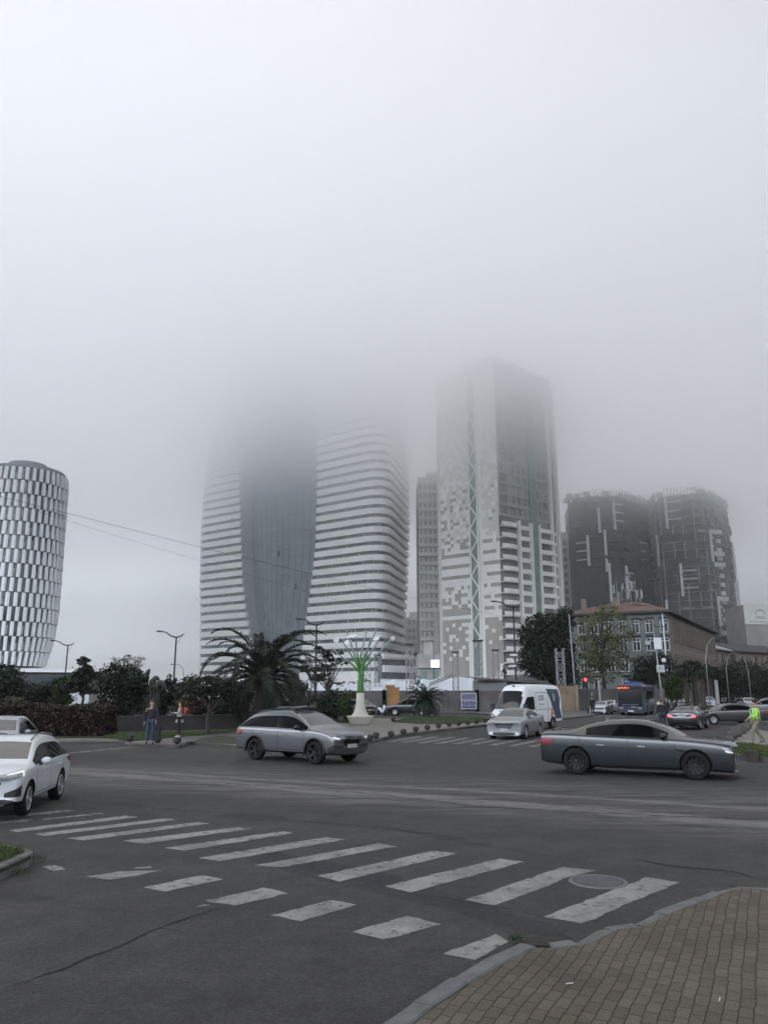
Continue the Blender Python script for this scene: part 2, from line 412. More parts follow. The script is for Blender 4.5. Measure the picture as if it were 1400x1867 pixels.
# ---------------------------------------------------------------- near pavement, kerb stones
def brick_mat():
    m = bpy.data.materials.new('brick_paving'); m.use_nodes = True; t = m.node_tree; b = t.nodes['Principled BSDF']
    g = t.nodes.new('ShaderNodeNewGeometry'); mp = t.nodes.new('ShaderNodeMapping')
    wob = t.nodes.new('ShaderNodeTexNoise'); wob.inputs['Scale'].default_value = .9; wob.inputs['Detail'].default_value = 2; t.links.new(g.outputs['Position'], wob.inputs['Vector'])
    ad = t.nodes.new('ShaderNodeVectorMath'); ad.operation = 'MULTIPLY_ADD'; ad.inputs[1].default_value = (.07, .07, 0); t.links.new(wob.outputs['Color'], ad.inputs[0]); t.links.new(g.outputs['Position'], ad.inputs[2])
    wob2 = t.nodes.new('ShaderNodeTexNoise'); wob2.inputs['Scale'].default_value = 9; wob2.inputs['Detail'].default_value = 3; t.links.new(g.outputs['Position'], wob2.inputs['Vector'])
    ad2 = t.nodes.new('ShaderNodeVectorMath'); ad2.operation = 'MULTIPLY_ADD'; ad2.inputs[1].default_value = (.022, .022, 0); t.links.new(wob2.outputs['Color'], ad2.inputs[0]); t.links.new(ad.outputs[0], ad2.inputs[2])
    t.links.new(ad2.outputs[0], mp.inputs[0])
    mp.inputs['Rotation'].default_value = (0, 0, -R(90 - 26))
    def br(mortar, c1, c2, mc, bias=0.):
        k = t.nodes.new('ShaderNodeTexBrick'); t.links.new(mp.outputs[0], k.inputs['Vector'])
        k.inputs['Scale'].default_value = 1; k.inputs['Brick Width'].default_value = .20; k.inputs['Row Height'].default_value = .10
        k.inputs['Mortar Size'].default_value = mortar; k.inputs['Mortar Smooth'].default_value = .35; k.inputs['Bias'].default_value = bias
        k.inputs['Color1'].default_value = c1; k.inputs['Color2'].default_value = c2; k.inputs['Mortar'].default_value = mc; return k
    k = br(.005, (.104, .091, .070, 1), (.074, .064, .050, 1), (.024, .023, .018, 1))
    n = t.nodes.new('ShaderNodeTexNoise'); n.inputs['Scale'].default_value = 55; n.inputs['Detail'].default_value = 6; t.links.new(g.outputs['Position'], n.inputs['Vector'])
    r = t.nodes.new('ShaderNodeValToRGB'); t.links.new(n.outputs['Fac'], r.inputs[0]); r.color_ramp.elements[0].position = .3; r.color_ramp.elements[1].position = .75
    r.color_ramp.elements[0].color = (.68, .68, .68, 1); r.color_ramp.elements[1].color = (1.28, 1.28, 1.28, 1)
    n3 = t.nodes.new('ShaderNodeTexNoise'); n3.inputs['Scale'].default_value = 1.1; n3.inputs['Detail'].default_value = 6; t.links.new(g.outputs['Position'], n3.inputs['Vector'])
    r3 = t.nodes.new('ShaderNodeValToRGB'); t.links.new(n3.outputs['Fac'], r3.inputs[0]); r3.color_ramp.elements[0].position = .3; r3.color_ramp.elements[1].position = .7
    r3.color_ramp.elements[0].color = (.78, .80, .74, 1); r3.color_ramp.elements[1].color = (1.15, 1.13, 1.13, 1)
    v = t.nodes.new('ShaderNodeVectorMath'); v.operation = 'MULTIPLY'; t.links.new(k.outputs['Color'], v.inputs[0]); t.links.new(r.outputs[0], v.inputs[1])
    v2 = t.nodes.new('ShaderNodeVectorMath'); v2.operation = 'MULTIPLY'; t.links.new(v.outputs[0], v2.inputs[0]); t.links.new(r3.outputs[0], v2.inputs[1])
    t.links.new(v2.outputs[0], b.inputs['Base Color']); b.inputs['Roughness'].default_value = .8; b.inputs['Specular IOR Level'].default_value = .3
    inv = t.nodes.new('ShaderNodeMath'); inv.operation = 'MULTIPLY_ADD'; inv.inputs[1].default_value = -1; inv.inputs[2].default_value = 1; t.links.new(k.outputs['Fac'], inv.inputs[0])
    ma = t.nodes.new('ShaderNodeMath'); ma.operation = 'MULTIPLY_ADD'; ma.inputs[1].default_value = .22; t.links.new(n.outputs['Fac'], ma.inputs[0]); t.links.new(inv.outputs[0], ma.inputs[2])
    bp = t.nodes.new('ShaderNodeBump'); bp.inputs['Strength'].default_value = .9; bp.inputs['Distance'].default_value = .012
    t.links.new(ma.outputs[0], bp.inputs['Height']); t.links.new(bp.outputs[0], b.inputs['Normal'])
    return m
BRICK = brick_mat()
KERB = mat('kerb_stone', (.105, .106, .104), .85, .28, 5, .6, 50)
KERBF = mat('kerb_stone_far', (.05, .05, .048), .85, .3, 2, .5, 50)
zk = .085
edge = [(640, 1905), (700, 1862), (752, 1826), (822, 1782), (880, 1750), (948, 1716)]
edge2 = [(1000, 1722), (1040, 1717), (1085, 1697), (1100, 1690), (1152, 1683), (1190, 1664), (1265, 1637), (1300, 1622), (1345, 1615), (1400, 1620), (1560, 1638)]
O = [gr(x, y, zk) for x, y in edge] + [gr(x, y, zk - .03) for x, y in edge2]
def offset(P, w):
    out = []
    for i, p in enumerate(P):
        d = P[min(i + 1, len(P) - 1)] - P[max(i - 1, 0)]; d.z = 0; d.normalize()
        out.append(p + Vector((d.y, -d.x, 0)) * w)
    return out
inner = offset(O, .17)
near = [Vector((inner[-1].x + 3, 2.0, 0)), Vector((inner[0].x + .1, 2.0, 0))]
# paving mesh: a fan of strips so that the sunk corner really dips
bmv = [(p.x, p.y, (zk if i < 6 else zk - .03)) for i, p in enumerate(inner)]
b = MB(); b.prism([(p[0], p[1]) for p in bmv] + [(inner[-1].x + 9, inner[-1].y - 1.2), (inner[-1].x + 9, 0.5), (inner[0].x - .9, 0.5)], -.1, zk - .012)
tag(b.build('pavement', BRICK), kind='structure')
def kerb_run(P, w, z, m, name='kerb', stone=1.0, seed=0, gap=.012, bev=.015, drop=-.1, tilt=.01, parent=None):
    """separate kerb stones laid along P (outer edge), one mesh"""
    r = random.Random(seed); b = MB(); L = []
    for i in range(len(P) - 1):
        seg = P[i + 1] - P[i]; n = max(1, round(seg.length / stone))
        for k in range(n): L.append((P[i].lerp(P[i + 1], k / n), P[i].lerp(P[i + 1], (k + 1) / n)))
    for p, q in L:
        d = (q - p); d.z = 0; ln = d.length; d.normalize(); nrm = Vector((d.y, -d.x, 0))
        zz = [(z if isinstance(z, (int, float)) else z(p)) + r.uniform(-tilt, tilt), (z if isinstance(z, (int, float)) else z(q)) + r.uniform(-tilt, tilt)]
        a0 = p + d * gap / 2; a1 = q - d * gap / 2; sh = nrm * r.uniform(-tilt, tilt)
        vs = []
        for a, h in ((a0, zz[0]), (a1, zz[1])):
            for (o_, hh) in ((0, drop), (0, h - bev), (bev, h), (w - bev, h), (w, h - bev), (w, drop)):
                v = a + nrm * o_ + sh; vs.append((v.x, v.y, hh))
        b.add(vs, [(i, i + 1, i + 7, i + 6) for i in range(5)] + [(5, 4, 3, 2, 1, 0), (6, 7, 8, 9, 10, 11)])
    o = b.build(name, m, parent)
    if not parent: o['kind'] = 'structure'
    return o
kerb_run(O[:6], .165, zk, KERB, stone=1.1, seed=1)
kerb_run(O[6:], .165, zk - .035, KERB, stone=.9, seed=2, tilt=.022)
# dark dirt in the broken joint and grit on the dropped kerb
DIRT = mat('soil', (.022, .018, .013), .95, .4, 12, .8, 50)
b = MB(); b.prism([tuple(gr(x, y, .05).xy) for x, y in [(948, 1712), (985, 1708), (1010, 1712), (1035, 1718), (1000, 1724), (960, 1722)]], -.05, .05)
tag(b.build('dirt_patch', DIRT), kind='structure')

# ---------------------------------------------------------------- park plaza, islands
PAVE = mat('plaza_paving', (.15, .142, .125), .8, .14, .6, .3, 30)
PATH = mat('path_paving', (.092, .092, .088), .8, .14, .9, .3, 30)
def grassmat(name, col):
    return mat(name, col, .9, .45, 1.2, .6, 60)
GRS = grassmat('grass_soil', (.022, .030, .010))
ZP = .13
plz = [(-700, 1356), (0, 1351), (213, 1350), (231, 1356), (330, 1359), (345, 1352), (441, 1361), (560, 1361), (640, 1361), (663, 1354), (683, 1349.5), (742, 1338), (800, 1331), (885, 1321.5), (915, 1318)]
PE = [gr(x, y, ZP) for x, y in plz]
far = [Vector((PE[-1].x + 1.5, PE[-1].y + 6, 0)), Vector((8, 64, 0)), Vector((-4, 66, 0)), Vector((-130, 84, 0))]
flat('plaza', [(p.x, p.y) for p in offset(PE, -.2)] + [(p.x, p.y) for p in far], ZP - .012, PAVE)
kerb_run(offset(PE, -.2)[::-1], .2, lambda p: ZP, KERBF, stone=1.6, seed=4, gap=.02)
tag(bpy.context.scene.objects['kerb.002'] if 'kerb.002' in bpy.context.scene.objects else bpy.context.scene.objects['kerb'], kind='structure')
def gpoly(px, z): return [tuple(gr(x, y, z).xy) for x, y in px]
flat('lawn', gpoly([(-600, 1348), (0, 1346), (208, 1346), (232, 1351), (300, 1347), (440, 1331), (440, 1323), (-600, 1320)], ZP), ZP + .02, GRS)
flat('lawn', gpoly([(352, 1352), (441, 1357), (520, 1357), (520, 1345), (400, 1343), (372, 1346)], ZP), ZP + .02, GRS)
flat('lawn', gpoly([(716, 1316.5), (760, 1319.5), (830, 1320), (905, 1314), (880, 1308.5), (800, 1306.5), (745, 1308.5)], ZP), ZP + .04, GRS)
flat('lawn', gpoly([(440, 1318), (640, 1318), (650, 1308), (440, 1306)], ZP), ZP + .02, GRS)
flat('path', gpoly([(236, 1355.5), (326, 1358), (345, 1350), (372, 1345), (441, 1338), (441, 1331), (300, 1347)], ZP), ZP + .012, PATH)
# far pavement along the walls and beyond the junction
flat('pavement', [tuple(gr(x, y, .1).xy) for x, y in [(640, 1299.5), (860, 1299), (905, 1303), (1030, 1309), (1075, 1304.5), (1095, 1301)]] + [(24, 104), (20, 108), (-10, 108)], .1, PATH)
flat('pavement', [tuple(gr(x, y, .12).xy) for x, y in [(1195, 1296), (1240, 1289), (1700, 1289)]] + [(60, 150), (90, 210), (36, 200), (28, 130)], .12, PATH)
# right island with its kerb
ir = [(1336, 1384), (1352, 1375), (1400, 1379), (1560, 1394)]
IR = [gr(1322, 1370, .16), gr(1345, 1377, .16), gr(1400, 1381, .16), gr(1600, 1393, .16)]
flat('lawn', [tuple(gr(x, y, .16).xy) for x, y in [(1326, 1369), (1345, 1375), (1400, 1379), (1600, 1391), (1600, 1368), (1400, 1362), (1345, 1356)]], .17, GRS)
flat('plaza', [tuple(gr(x, y, .14).xy) for x, y in [(1318, 1356), (1345, 1356), (1400, 1361), (1600, 1368), (1600, 1338), (1400, 1334), (1362, 1326), (1340, 1338)]], .14, PAVE)
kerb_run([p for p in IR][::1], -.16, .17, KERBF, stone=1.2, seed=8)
# left island near the camera
LI = [gr(x, y, .15) for x, y in [(-260, 1690), (-120, 1640), (0, 1583), (40, 1566), (58, 1557), (60, 1551), (40, 1546), (8, 1541), (-60, 1540), (-300, 1546)]]
flat('lawn', [(p.x, p.y) for p in offset(LI, .0)[:]], .135, GRS)
kerb_run(LI[::-1], .16, .16, KERB, stone=.8, seed=9, gap=.02)
# ------------------------------------------------------------------ large buildings
def proj(p):
    x, y, z = p; z -= EYE
    d = y * CP + z * SP; u = -y * SP + z * CP
    return 700 + 1400 * x / d, 933.5 - 1400 * u / d
def on_line(px, py, A, B):
    """plan point where the photo column px (at row py) meets the plan line A-B"""
    cx, cy = (px - 700) / 1400, (933.5 - py) / 1400
    dx, dy = cx, CP - cy * SP
    ex, ey = B[0] - A[0], B[1] - A[1]
    # A + s e = t d
    det = ex * (-dy) + dx * ey
    s = ((-A[0]) * (-dy) + dx * (-A[1])) / det
    return (A[0] + s * ex, A[1] + s * ey), s
def interp(x, T):
    if x <= T[0][0]: return T[0][1]
    for (a, u), (b_, v) in zip(T, T[1:]):
        if x <= b_: return u + (v - u) * (x - a) / (b_ - a)
    return T[-1][1]
def round_path(P, rads, n=7):
    """plan polyline with rounded inner corners"""
    out = [Vector(P[0])]
    for i in range(1, len(P) - 1):
        a, b_, c = Vector(P[i - 1]), Vector(P[i]), Vector(P[i + 1]); r = rads[i - 1]
        u, v = (a - b_).normalized(), (c - b_).normalized()
        s, e_ = b_ + u * r, b_ + v * r
        for k in range(n + 1):
            t = k / n; out.append(s * (1 - t) ** 2 + b_ * 2 * t * (1 - t) + e_ * t * t)
    out.append(Vector(P[-1])); return out
def inset(P, w, closed=False):
    out = []; n = len(P)
    for i, p in enumerate(P):
        a = P[(i - 1) % n] if closed or i else P[0]; c = P[(i + 1) % n] if closed or i < n - 1 else P[-1]
        d = (Vector(c) - Vector(a)).normalized(); out.append(Vector(p) + Vector((-d.y, d.x)) * w)
    return out
def band(mb, P, z0, z1, th, mi=0, off=0.0):
    """wall strip along plan path P (outer face on the right of travel), thickness th inwards"""
    A = inset(P, off) if off else [Vector(p) for p in P]; B = inset(P, off + th); n = len(A)
    vs = [(p.x, p.y, z) for z in (z0, z1) for p in A] + [(p.x, p.y, z) for z in (z0, z1) for p in B]
    fs = []
    for i in range(n - 1):
        fs += [(i, i + 1, n + i + 1, n + i), (n + i, n + i + 1, 3 * n + i + 1, 3 * n + i), (i + 1, i, 2 * n + i, 2 * n + i + 1), (2 * n + i + 1, 2 * n + i, 3 * n + i, 3 * n + i + 1)]
    fs += [(0, n, 3 * n, 2 * n), (n - 1, 2 * n - 1 + n, 4 * n - 1, 2 * n - 1)]
    mb.add(vs, fs, mi)

WHT = mat('white_cladding', (.84, .85, .85), .5, .05, .15)
WINDOWS = mat('strip_windows', (.085, .095, .105), .25, .5, .35, stretch=(1, 1, 2.2))
CURT = mat('curtain', (.30, .31, .31), .6, .2, 1)
GLB = mat('blue_curtain_glass', (.19, .228, .252), .45, .2, .12)
GLB2 = mat('open_window', (.008, .014, .02), .2)
GLL = mat('glass_joint', (.085, .105, .12), .4)
GREV = mat('grey_reveal', (.20, .215, .235), .5, .1, .3)
rt = random.Random(11)
# ---- the striped tower
A0 = at(352, 1215, 305).xy; C0 = at(697, 1215, 253).xy; R0 = at(734, 1215, 284).xy
T = empty('striped_tower', (0, 0, 0), 0, 'broad tower with white and dark stripes round a tall blue glass front', 'tower')
back = Vector((R0 - C0)).normalized()
BL = Vector(A0) + back * 34; BR = Vector(R0) + back * 6
cen = (Vector(A0) + Vector(R0) + BL + Vector(C0)) / 4
ST = [(0, .985), (9, .99), (25, 1.0), (45, 1.03), (65, 1.045), (82, 1.04), (100, 1.01), (120, .96), (140, .90)]
GT = [(600, (438, 573)), (700, (438, 575)), (900, (438, 577.5)), (1000, (440, 575)), (1050, (442, 570)), (1100, (446, 563)), (1150, (453, 556)), (1200, (461, 548)), (1240, (466, 542))]
def gx(py):
    return interp(py, [(a, b_[0]) for a, b_ in GT]), interp(py, [(a, b_[1]) for a, b_ in GT])
FH = 3.22; z = 8.6; floors = []
rows = []
while z < 136:
    s = interp(z + 1, ST)
    sc = lambda p: cen + (Vector(p) - cen) * s
    a, c, r_, bl, br_ = sc(A0), sc(C0), sc(R0), sc(BL), sc(BR)
    py = proj((-20, 275, z + 1))[1]
    g1, g2 = gx(py)
    p1 = Vector(on_line(g1, py, a, c)[0]); p2 = Vector(on_line(g2, py, a, c)[0])
    Lp = round_path([bl, a, p1], [7]); Rp = round_path([p2, c, r_, br_], [10, 3])
    rows.append((z, Lp, Rp, p1, p2)); z += FH
core = MB()
for i, (z, Lp, Rp, p1, p2) in enumerate(rows):
    for P in (Lp, Rp):
        mb = MB(); band(mb, P, z + 1.28, z + FH + .02, 1.0); mb.build('spandrel_band', WHT, T, smooth=False)
    for P in (Lp, Rp):
        band(core, P, z, z + 1.3, .5, 0, 1.0)
        I = inset(P, .75)
        for q, w in zip(I, I[1:]):
            n = max(1, int((w - q).length / 1.6))
            for k in range(n):
                m_ = q.lerp(w, k / n)
                if rt.random() < .30: core.bar((m_.x, m_.y, z + .1), (m_.x, m_.y, z + 1.25), .5, .12, 1)
                elif rt.random() < .5: core.box((m_.x, m_.y, z + .65), (.16, .16, 1.2), mi=2)
core.build('window_band', [WINDOWS, CURT, GREV], T)
z, Lp, Rp, p1, p2 = rows[0]
mb = MB(); band(mb, Lp, 0, 8.6 + .02, 1.0, 0, .3); band(mb, Rp, 3.5, 8.7, 1.0, 0, .3); band(mb, Rp, 0, 3.4, .8, 1, .9); mb.build('base_wall', [WHT, WINDOWS], T)
# glass front set back between the wings, with its two grey reveals
nrm = Vector((-(Vector(C0) - Vector(A0)).y, (Vector(C0) - Vector(A0)).x)).normalized()
mb = MB(); NG = 22; vs = []; rev = MB(); joint = MB(); op = MB()
for (z, Lp, Rp, p1, p2) in rows + [(rows[-1][0] + FH,) + rows[-1][1:]]:
    q1, q2 = p1 + nrm * 4.5 + (p2 - p1) * .07, p2 + nrm * 4.5 - (p2 - p1) * .07
    for k in range(NG + 1):
        t = k / NG; p = q1.lerp(q2, t) - nrm * (math.sin(math.pi * t) * 2.6); vs.append((p.x, p.y, z))
n = NG + 1
mb.add(vs, [(i * n + k, i * n + k + 1, (i + 1) * n + k + 1, (i + 1) * n + k) for i in range(len(rows)) for k in range(NG)])
mb.build('glass_front', GLB, T, smooth=True)
for i in range(len(rows)):
    for k in range(NG):
        a, b_, c, d = [Vector(vs[j]) for j in (i * n + k, i * n + k + 1, (i + 1) * n + k + 1, (i + 1) * n + k)]
        nn = Vector((-nrm.x, -nrm.y, 0)) * .06
        joint.bar(a + nn, b_ + nn, .28, .10)
        if k % 2 == 0: joint.bar(a + nn, d + nn, .12, .10)
        u = rt.random()
        if i < 17 and 1 < k < NG - 2 and (u < .012 or (.05 < u < .6 and i < 11)):
            t = .22; m1 = a.lerp(c, .5); f = [m1 + (x - m1) * .62 + nn * 1.2 for x in (a, b_, c, d)]
            if u < .012 and i > 1: op.add(f, [(0, 1, 2, 3)])
            else:
                for x, y in ((0, 1), (1, 2), (2, 3), (3, 0)): joint.bar(f[x], f[y], .10, .06)
joint.build('glazing_bars', GLL, T); op.build('open_window', GLB2, T)
for side in (0, 1):
    vs2 = []
    for (z, Lp, Rp, p1, p2) in rows + [(rows[-1][0] + FH,) + rows[-1][1:]]:
        o, sgn = ((p1, 1), (p2, -1))[side]
        q = o + nrm * 4.5 + (p2 - p1) * .07 * sgn; vs2 += [(o.x, o.y, z), (q.x, q.y, z)]
    mb = MB(); mb.add(vs2, [(2 * i, 2 * i + 1, 2 * i + 3, 2 * i + 2) for i in range(len(rows))]); mb.build('reveal', GREV, T)
# body behind everything so that nothing is hollow
mb = MB(); a, c, r_ = [cen + (Vector(p) - cen) * .93 for p in (A0, C0, R0)]; mb.prism([tuple(p) for p in (a + nrm * 6, c + nrm * 6, r_, BR * .98 + cen * .02, BL * .98 + cen * .02)], 0, 137)
mb.build('roof', GREV, T)
# low striped annex at its foot
X = empty('podium_block', (0, 0, 0), 0, 'low block with three white bands at the foot of the striped tower', 'building')
pa, pb = at(700, 1230, 250), at(768, 1230, 262)
PB = [Vector(pa.xy), Vector(pb.xy), Vector(pb.xy) + Vector((3, 22))]
mb = MB()
for z0, z1 in ((3.6, 6.1), (8.2, 10.4), (12.3, 13.9)): band(mb, PB, z0, z1, 1.2)
mb.build('white_band', WHT, X)
mb = MB(); band(mb, PB, 0, 13.2, 2, 0, .7); mb.prism([tuple(p) for p in PB] + [(pa.x, pa.y + 22)], 12.4, 13.0); mb.build('wall', WINDOWS, X)

# ---- barrel shaped tower at the left
DR = 182; PRW = mat('white_panel', (.74, .75, .76), .45, .06, .5); PGL = mat('dark_glazing', (.085, .10, .11), .15, .55, .25)
cx0 = foot(9 + 0, DR).x
B = empty('barrel_tower', (at(5, 1215, DR).x, DR + 9, 0), 0, 'barrel shaped tower with staggered white panels between dark glazing', 'tower')
pr = [(8.0, 8.1), (10.0, 8.7), (14, 9.7), (18, 10.3), (24, 10.75), (30, 10.8), (38, 10.7), (46, 10.4), (54, 9.95), (58, 9.6)]
ztop = at(60, 857, DR + 3).z; NF = 14; z0 = at(5, 1214, DR).z; fh = (ztop - z0) / NF
BC = Vector((foot(9, DR + 9).x - .3, DR + 9)); B.location = (BC.x, BC.y, 0)
def edge_rad(pe, py):
    lo, hi = 4.0, 16.0
    z = at(pe, py, DR + 9).z
    for _ in range(30):
        m_ = (lo + hi) / 2
        mx = max(proj((BC.x + m_ * math.cos(t), BC.y + m_ * math.sin(t), z))[0] for t in (0, -.1, -.2, -.3, .1, .2))
        lo, hi = (m_, hi) if mx < pe else (lo, m_)
    return z, lo
ED = sorted(edge_rad(pe, py) for pe, py in ((80, 1212), (88, 1190), (97, 1160), (103.5, 1120), (108.5, 1060), (113, 1000), (118, 933), (121.5, 890), (122, 862)))
rad = lambda z: interp(z, ED)
mb = MB(); mb.lathe([(rad(z0 + fh * i / 2) - .25, z0 + fh * i / 2) for i in range(NF * 2 + 1)] + [(9.3, ztop + .1), (.01, ztop + .1)], n=96); glz = mb
NP = 38; sl = MB(); curtn = MB()
for f in range(NF):
    za, zb = z0 + f * fh, z0 + (f + 1) * fh; mb = MB(); sh = (-f * .5 + .04 * f) * 2 * math.pi / NP + rt.uniform(-.03, .03)
    for k in range(NP):
        t0 = 2 * math.pi * k / NP + sh; w = 2 * math.pi / NP * .50
        if k % 9 == 4 and f % 3: w *= .9
        vs = []
        for (t, dr) in ((t0, .38), (t0 + w * .5, .36), (t0 + w, .10)):
            for zz, o in ((za + .08, .14), (zb - .09, .0)):
                r = rad(zz) + dr + o; vs.append((r * math.cos(t), r * math.sin(t), zz))
        for (t, dr) in ((t0, -.3), (t0 + w, -.3)):
            for zz in (za + .08, zb - .09):
                r = rad(zz) + dr; vs.append((r * math.cos(t), r * math.sin(t), zz))
        mb.add(vs, [(0, 2, 3, 1), (2, 4, 5, 3), (6, 0, 1, 7), (4, 8, 9, 5), (6, 8, 4, 2, 0), (1, 3, 5, 9, 7)])
        if rt.random() < .25:
            t = t0 + w * 1.25; r = rad(za + fh * .5) - .18
            glz.bar((r * math.cos(t), r * math.sin(t), za + .4), (r * math.cos(t), r * math.sin(t), zb - rt.uniform(.5, 2)), .5, .12, 1)
    mb.build('panel_row', PRW, B)
    sl.lathe([(rad(zb) + .05, zb - .12), (rad(zb) + .16, zb), (rad(zb) - .5, zb + .05)], n=96)
sl.build('floor_edge', GREV, B); glz.build('glazing', [PGL, CURT], B)
mb = MB(); mb.lathe([(9.2, ztop), (9.25, ztop + .9), (8.8, ztop + .9)], n=64); mb.lathe([(4.6, ztop), (4.6, ztop + 3.0), (.01, ztop + 3.0)], n=40); mb.build('roof', GREV, B)
# its dark podium with white lettering
DKW = mat('dark_podium', (.045, .05, .052), .4, .2, .4); TEAL = mat('teal_glass', (.03, .055, .058), .2, .4, .3)
P = empty('podium_building', (0, 0, 0), 0, 'low dark building with a flat roof line at the foot of the barrel tower', 'building')
a, c = at(-90, 1216, 168), at(137, 1222, 176)
mb = MB(); mb.prism([(a.x, a.y), (c.x, c.y), (c.x, c.y + 26), (a.x, a.y + 26)], 0, c.z - .5); mb.build('wall', DKW, P)
mb = MB(); mb.prism([(a.x, a.y - 1), (c.x + 1, c.y - 1), (c.x + 1, c.y + 27), (a.x, a.y + 27)], c.z - .5, c.z); mb.build('roof', PRW, P)
ga, gc = at(55, 1290, 171), at(108, 1290, 174)
mb = MB(); mb.prism([(ga.x, ga.y), (gc.x, gc.y - .8), (gc.x, gc.y), (ga.x, ga.y + 2)], .2, 5.2); mb.build('glass_wall', TEAL, P)
def text_mesh(s, size, ext=.01):
    cu = bpy.data.curves.new('t', 'FONT'); cu.body = s; cu.size = size; cu.extrude = ext; cu.align_x = 'CENTER'; cu.align_y = 'CENTER'; cu.resolution_u = 2
    o = bpy.data.objects.new('t', cu); COL.objects.link(o); dg = bpy.context.evaluated_depsgraph_get()
    me = bpy.data.meshes.new_from_object(o.evaluated_get(dg)); bpy.data.objects.remove(o); bpy.data.curves.remove(cu); return me
def lettering(s, size, m, parent, M, name='lettering', ext=.01):
    me = text_mesh(s, size, ext); me.transform(M); me.materials.clear(); me.materials.append(m); me.name = name
    return link(name, me, parent)
LW = mat('white_letters', (.6, .6, .6), .5)
# ---- pixel panelled tower
def plane_xf(A, B):
    A, B = Vector(A), Vector(B); d = (B - A); L = d.length; d.normalize(); out = Vector((d.y, -d.x))
    def f(u, z, o=0.0): return (A.x + d.x * u + out.x * o, A.y + d.y * u + out.y * o, z)
    return f, L
def quad(mb, f, u0, u1, z0, z1, o, mi=0): mb.add([f(u0, z0, o), f(u1, z0, o), f(u1, z1, o), f(u0, z1, o)], [(0, 1, 2, 3)], mi)
def slab(mb, f, u0, u1, z0, z1, o0, o1, mi=0):
    vs = [f(u, z, o) for o in (o0, o1) for u, z in ((u0, z0), (u1, z0), (u1, z1), (u0, z1))]
    mb.add(vs, [(4, 5, 6, 7), (0, 3, 2, 1), (0, 1, 5, 4), (1, 2, 6, 5), (2, 3, 7, 6), (3, 0, 4, 7)], mi)
BEI = mat('beige_panel', (.56, .545, .51), .7, .08, .2); TAU = mat('taupe_panel', (.31, .295, .27), .7, .1, .2); GRNG = mat('green_glass', (.14, .20, .175), .35, .15, .3)
CPN = mat('cream_panel', (.68, .68, .65), .6, .06, .3); DKO = mat('dark_opening', (.17, .175, .18), .6, .4, .2); CON = mat('raw_concrete', (.30, .295, .285), .85, .18, .3)
GRW = mat('grey_glazing', (.27, .28, .28), .3, .3, .5)
K0 = at(919, 1230, 221).xy; K1 = at(803, 1230, 235).xy; K2 = at(1030, 1230, 236).xy; H = 102
C = empty('pixel_tower', (0, 0, 0), 0, 'tall pale tower with mosaic of cream and taupe panels, green lattice strip and curved balconies', 'tower')
mb = MB(); bk = Vector((6, 26)); mb.prism([tuple(Vector(p) * 1.0 + Vector((0, .4))) for p in (K1, K0, K2)] + [tuple(K2 + bk), tuple(K1 + bk)], 0, H); mb.build('wall', BEI, C)
f, L = plane_xf(K1, K0); mb = MB()
cw = 1.15; ch = 1.1; ncol = int(L / cw); cw = L / ncol
us = {'lat0': on_line(861, 1130, K1, K0)[1] * L, 'lat1': on_line(876, 1130, K1, K0)[1] * L}
for i in range(ncol):
    u0 = i * cw; mid = u0 + cw / 2
    if us['lat0'] < mid < us['lat1']: continue
    left = mid < us['lat0']
    for j in range(int(H / ch)):
        z0 = j * ch; zz = z0; fl = int(zz / 3.3); ph = (zz / 3.3) % 1; u = rt.random()
        if zz < 12: mi = 1 if u < .93 else 0
        elif zz < 22: mi = 1 if (u < .72 if left else u < .86) else 0
        elif zz < 46:
            mi = 1 if ph > .45 else 0
            if left and fl in (8, 9, 13): mi = 1 if u < .5 else 0
            if left and fl == 7: mi = 1 if ph > .3 else 0
            if not left and ph > .45 and (i + fl) % 6 == 0: mi = 0
        elif zz < 62: mi = 1 if u < (.22 if left else .06) else (2 if u < .6 else 0)
        else: mi = 2 if u < .55 else 0
        if left and us['lat0'] - mid < 1.3 * cw and zz < 22: mi = 0
        if left and i == 0: mi = 2
        if (not left) and mid - us['lat1'] < cw * 1.2: mi = 0
        quad(mb, f, u0, u0 + cw, z0, z0 + ch, .05 + .05 * (mi == 0) + .02 * (mi == 2), mi)
mb.build('panel_mosaic', [CPN, TAU, BEI], C)
mb = MB(); slab(mb, f, us['lat0'], us['lat1'], 0, H - 2, .0, .15); mb.build('lattice_strip', GRNG, C)
mb = MB(); z = 14; w = us['lat1'] - us['lat0']; s = 0
while z < H - 6:
    a = f(us['lat0'] + .2, z, .3) if s % 2 == 0 else f(us['lat1'] - .2, z, .3); b_ = f(us['lat1'] - .2, z + 3.6, .3) if s % 2 == 0 else f(us['lat0'] + .2, z + 3.6, .3)
    mb.bar(a, b_, .32); z += 3.6; s += 1
for u in (us['lat0'], us['lat1']): mb.bar(f(u, 0, .25), f(u, H - 2, .25), .45)
mb.build('lattice', CPN, C)
for u in (-.1, L * .99): pass
mb = MB(); slab(mb, f, -1.6, 0, 0, 26, -1, .6); mb.build('corner_pier', CON, C)
f, L = plane_xf(K0, K2)
U = lambda px: on_line(px, 1100, K0, K2)[1] * L
fins = [U(918), U(948), U(970), U(986), U(1009), U(1019)]
mb = MB(); quad(mb, f, 0, L, 0, H, .06, 0); mb.build('recess', DKO, C)
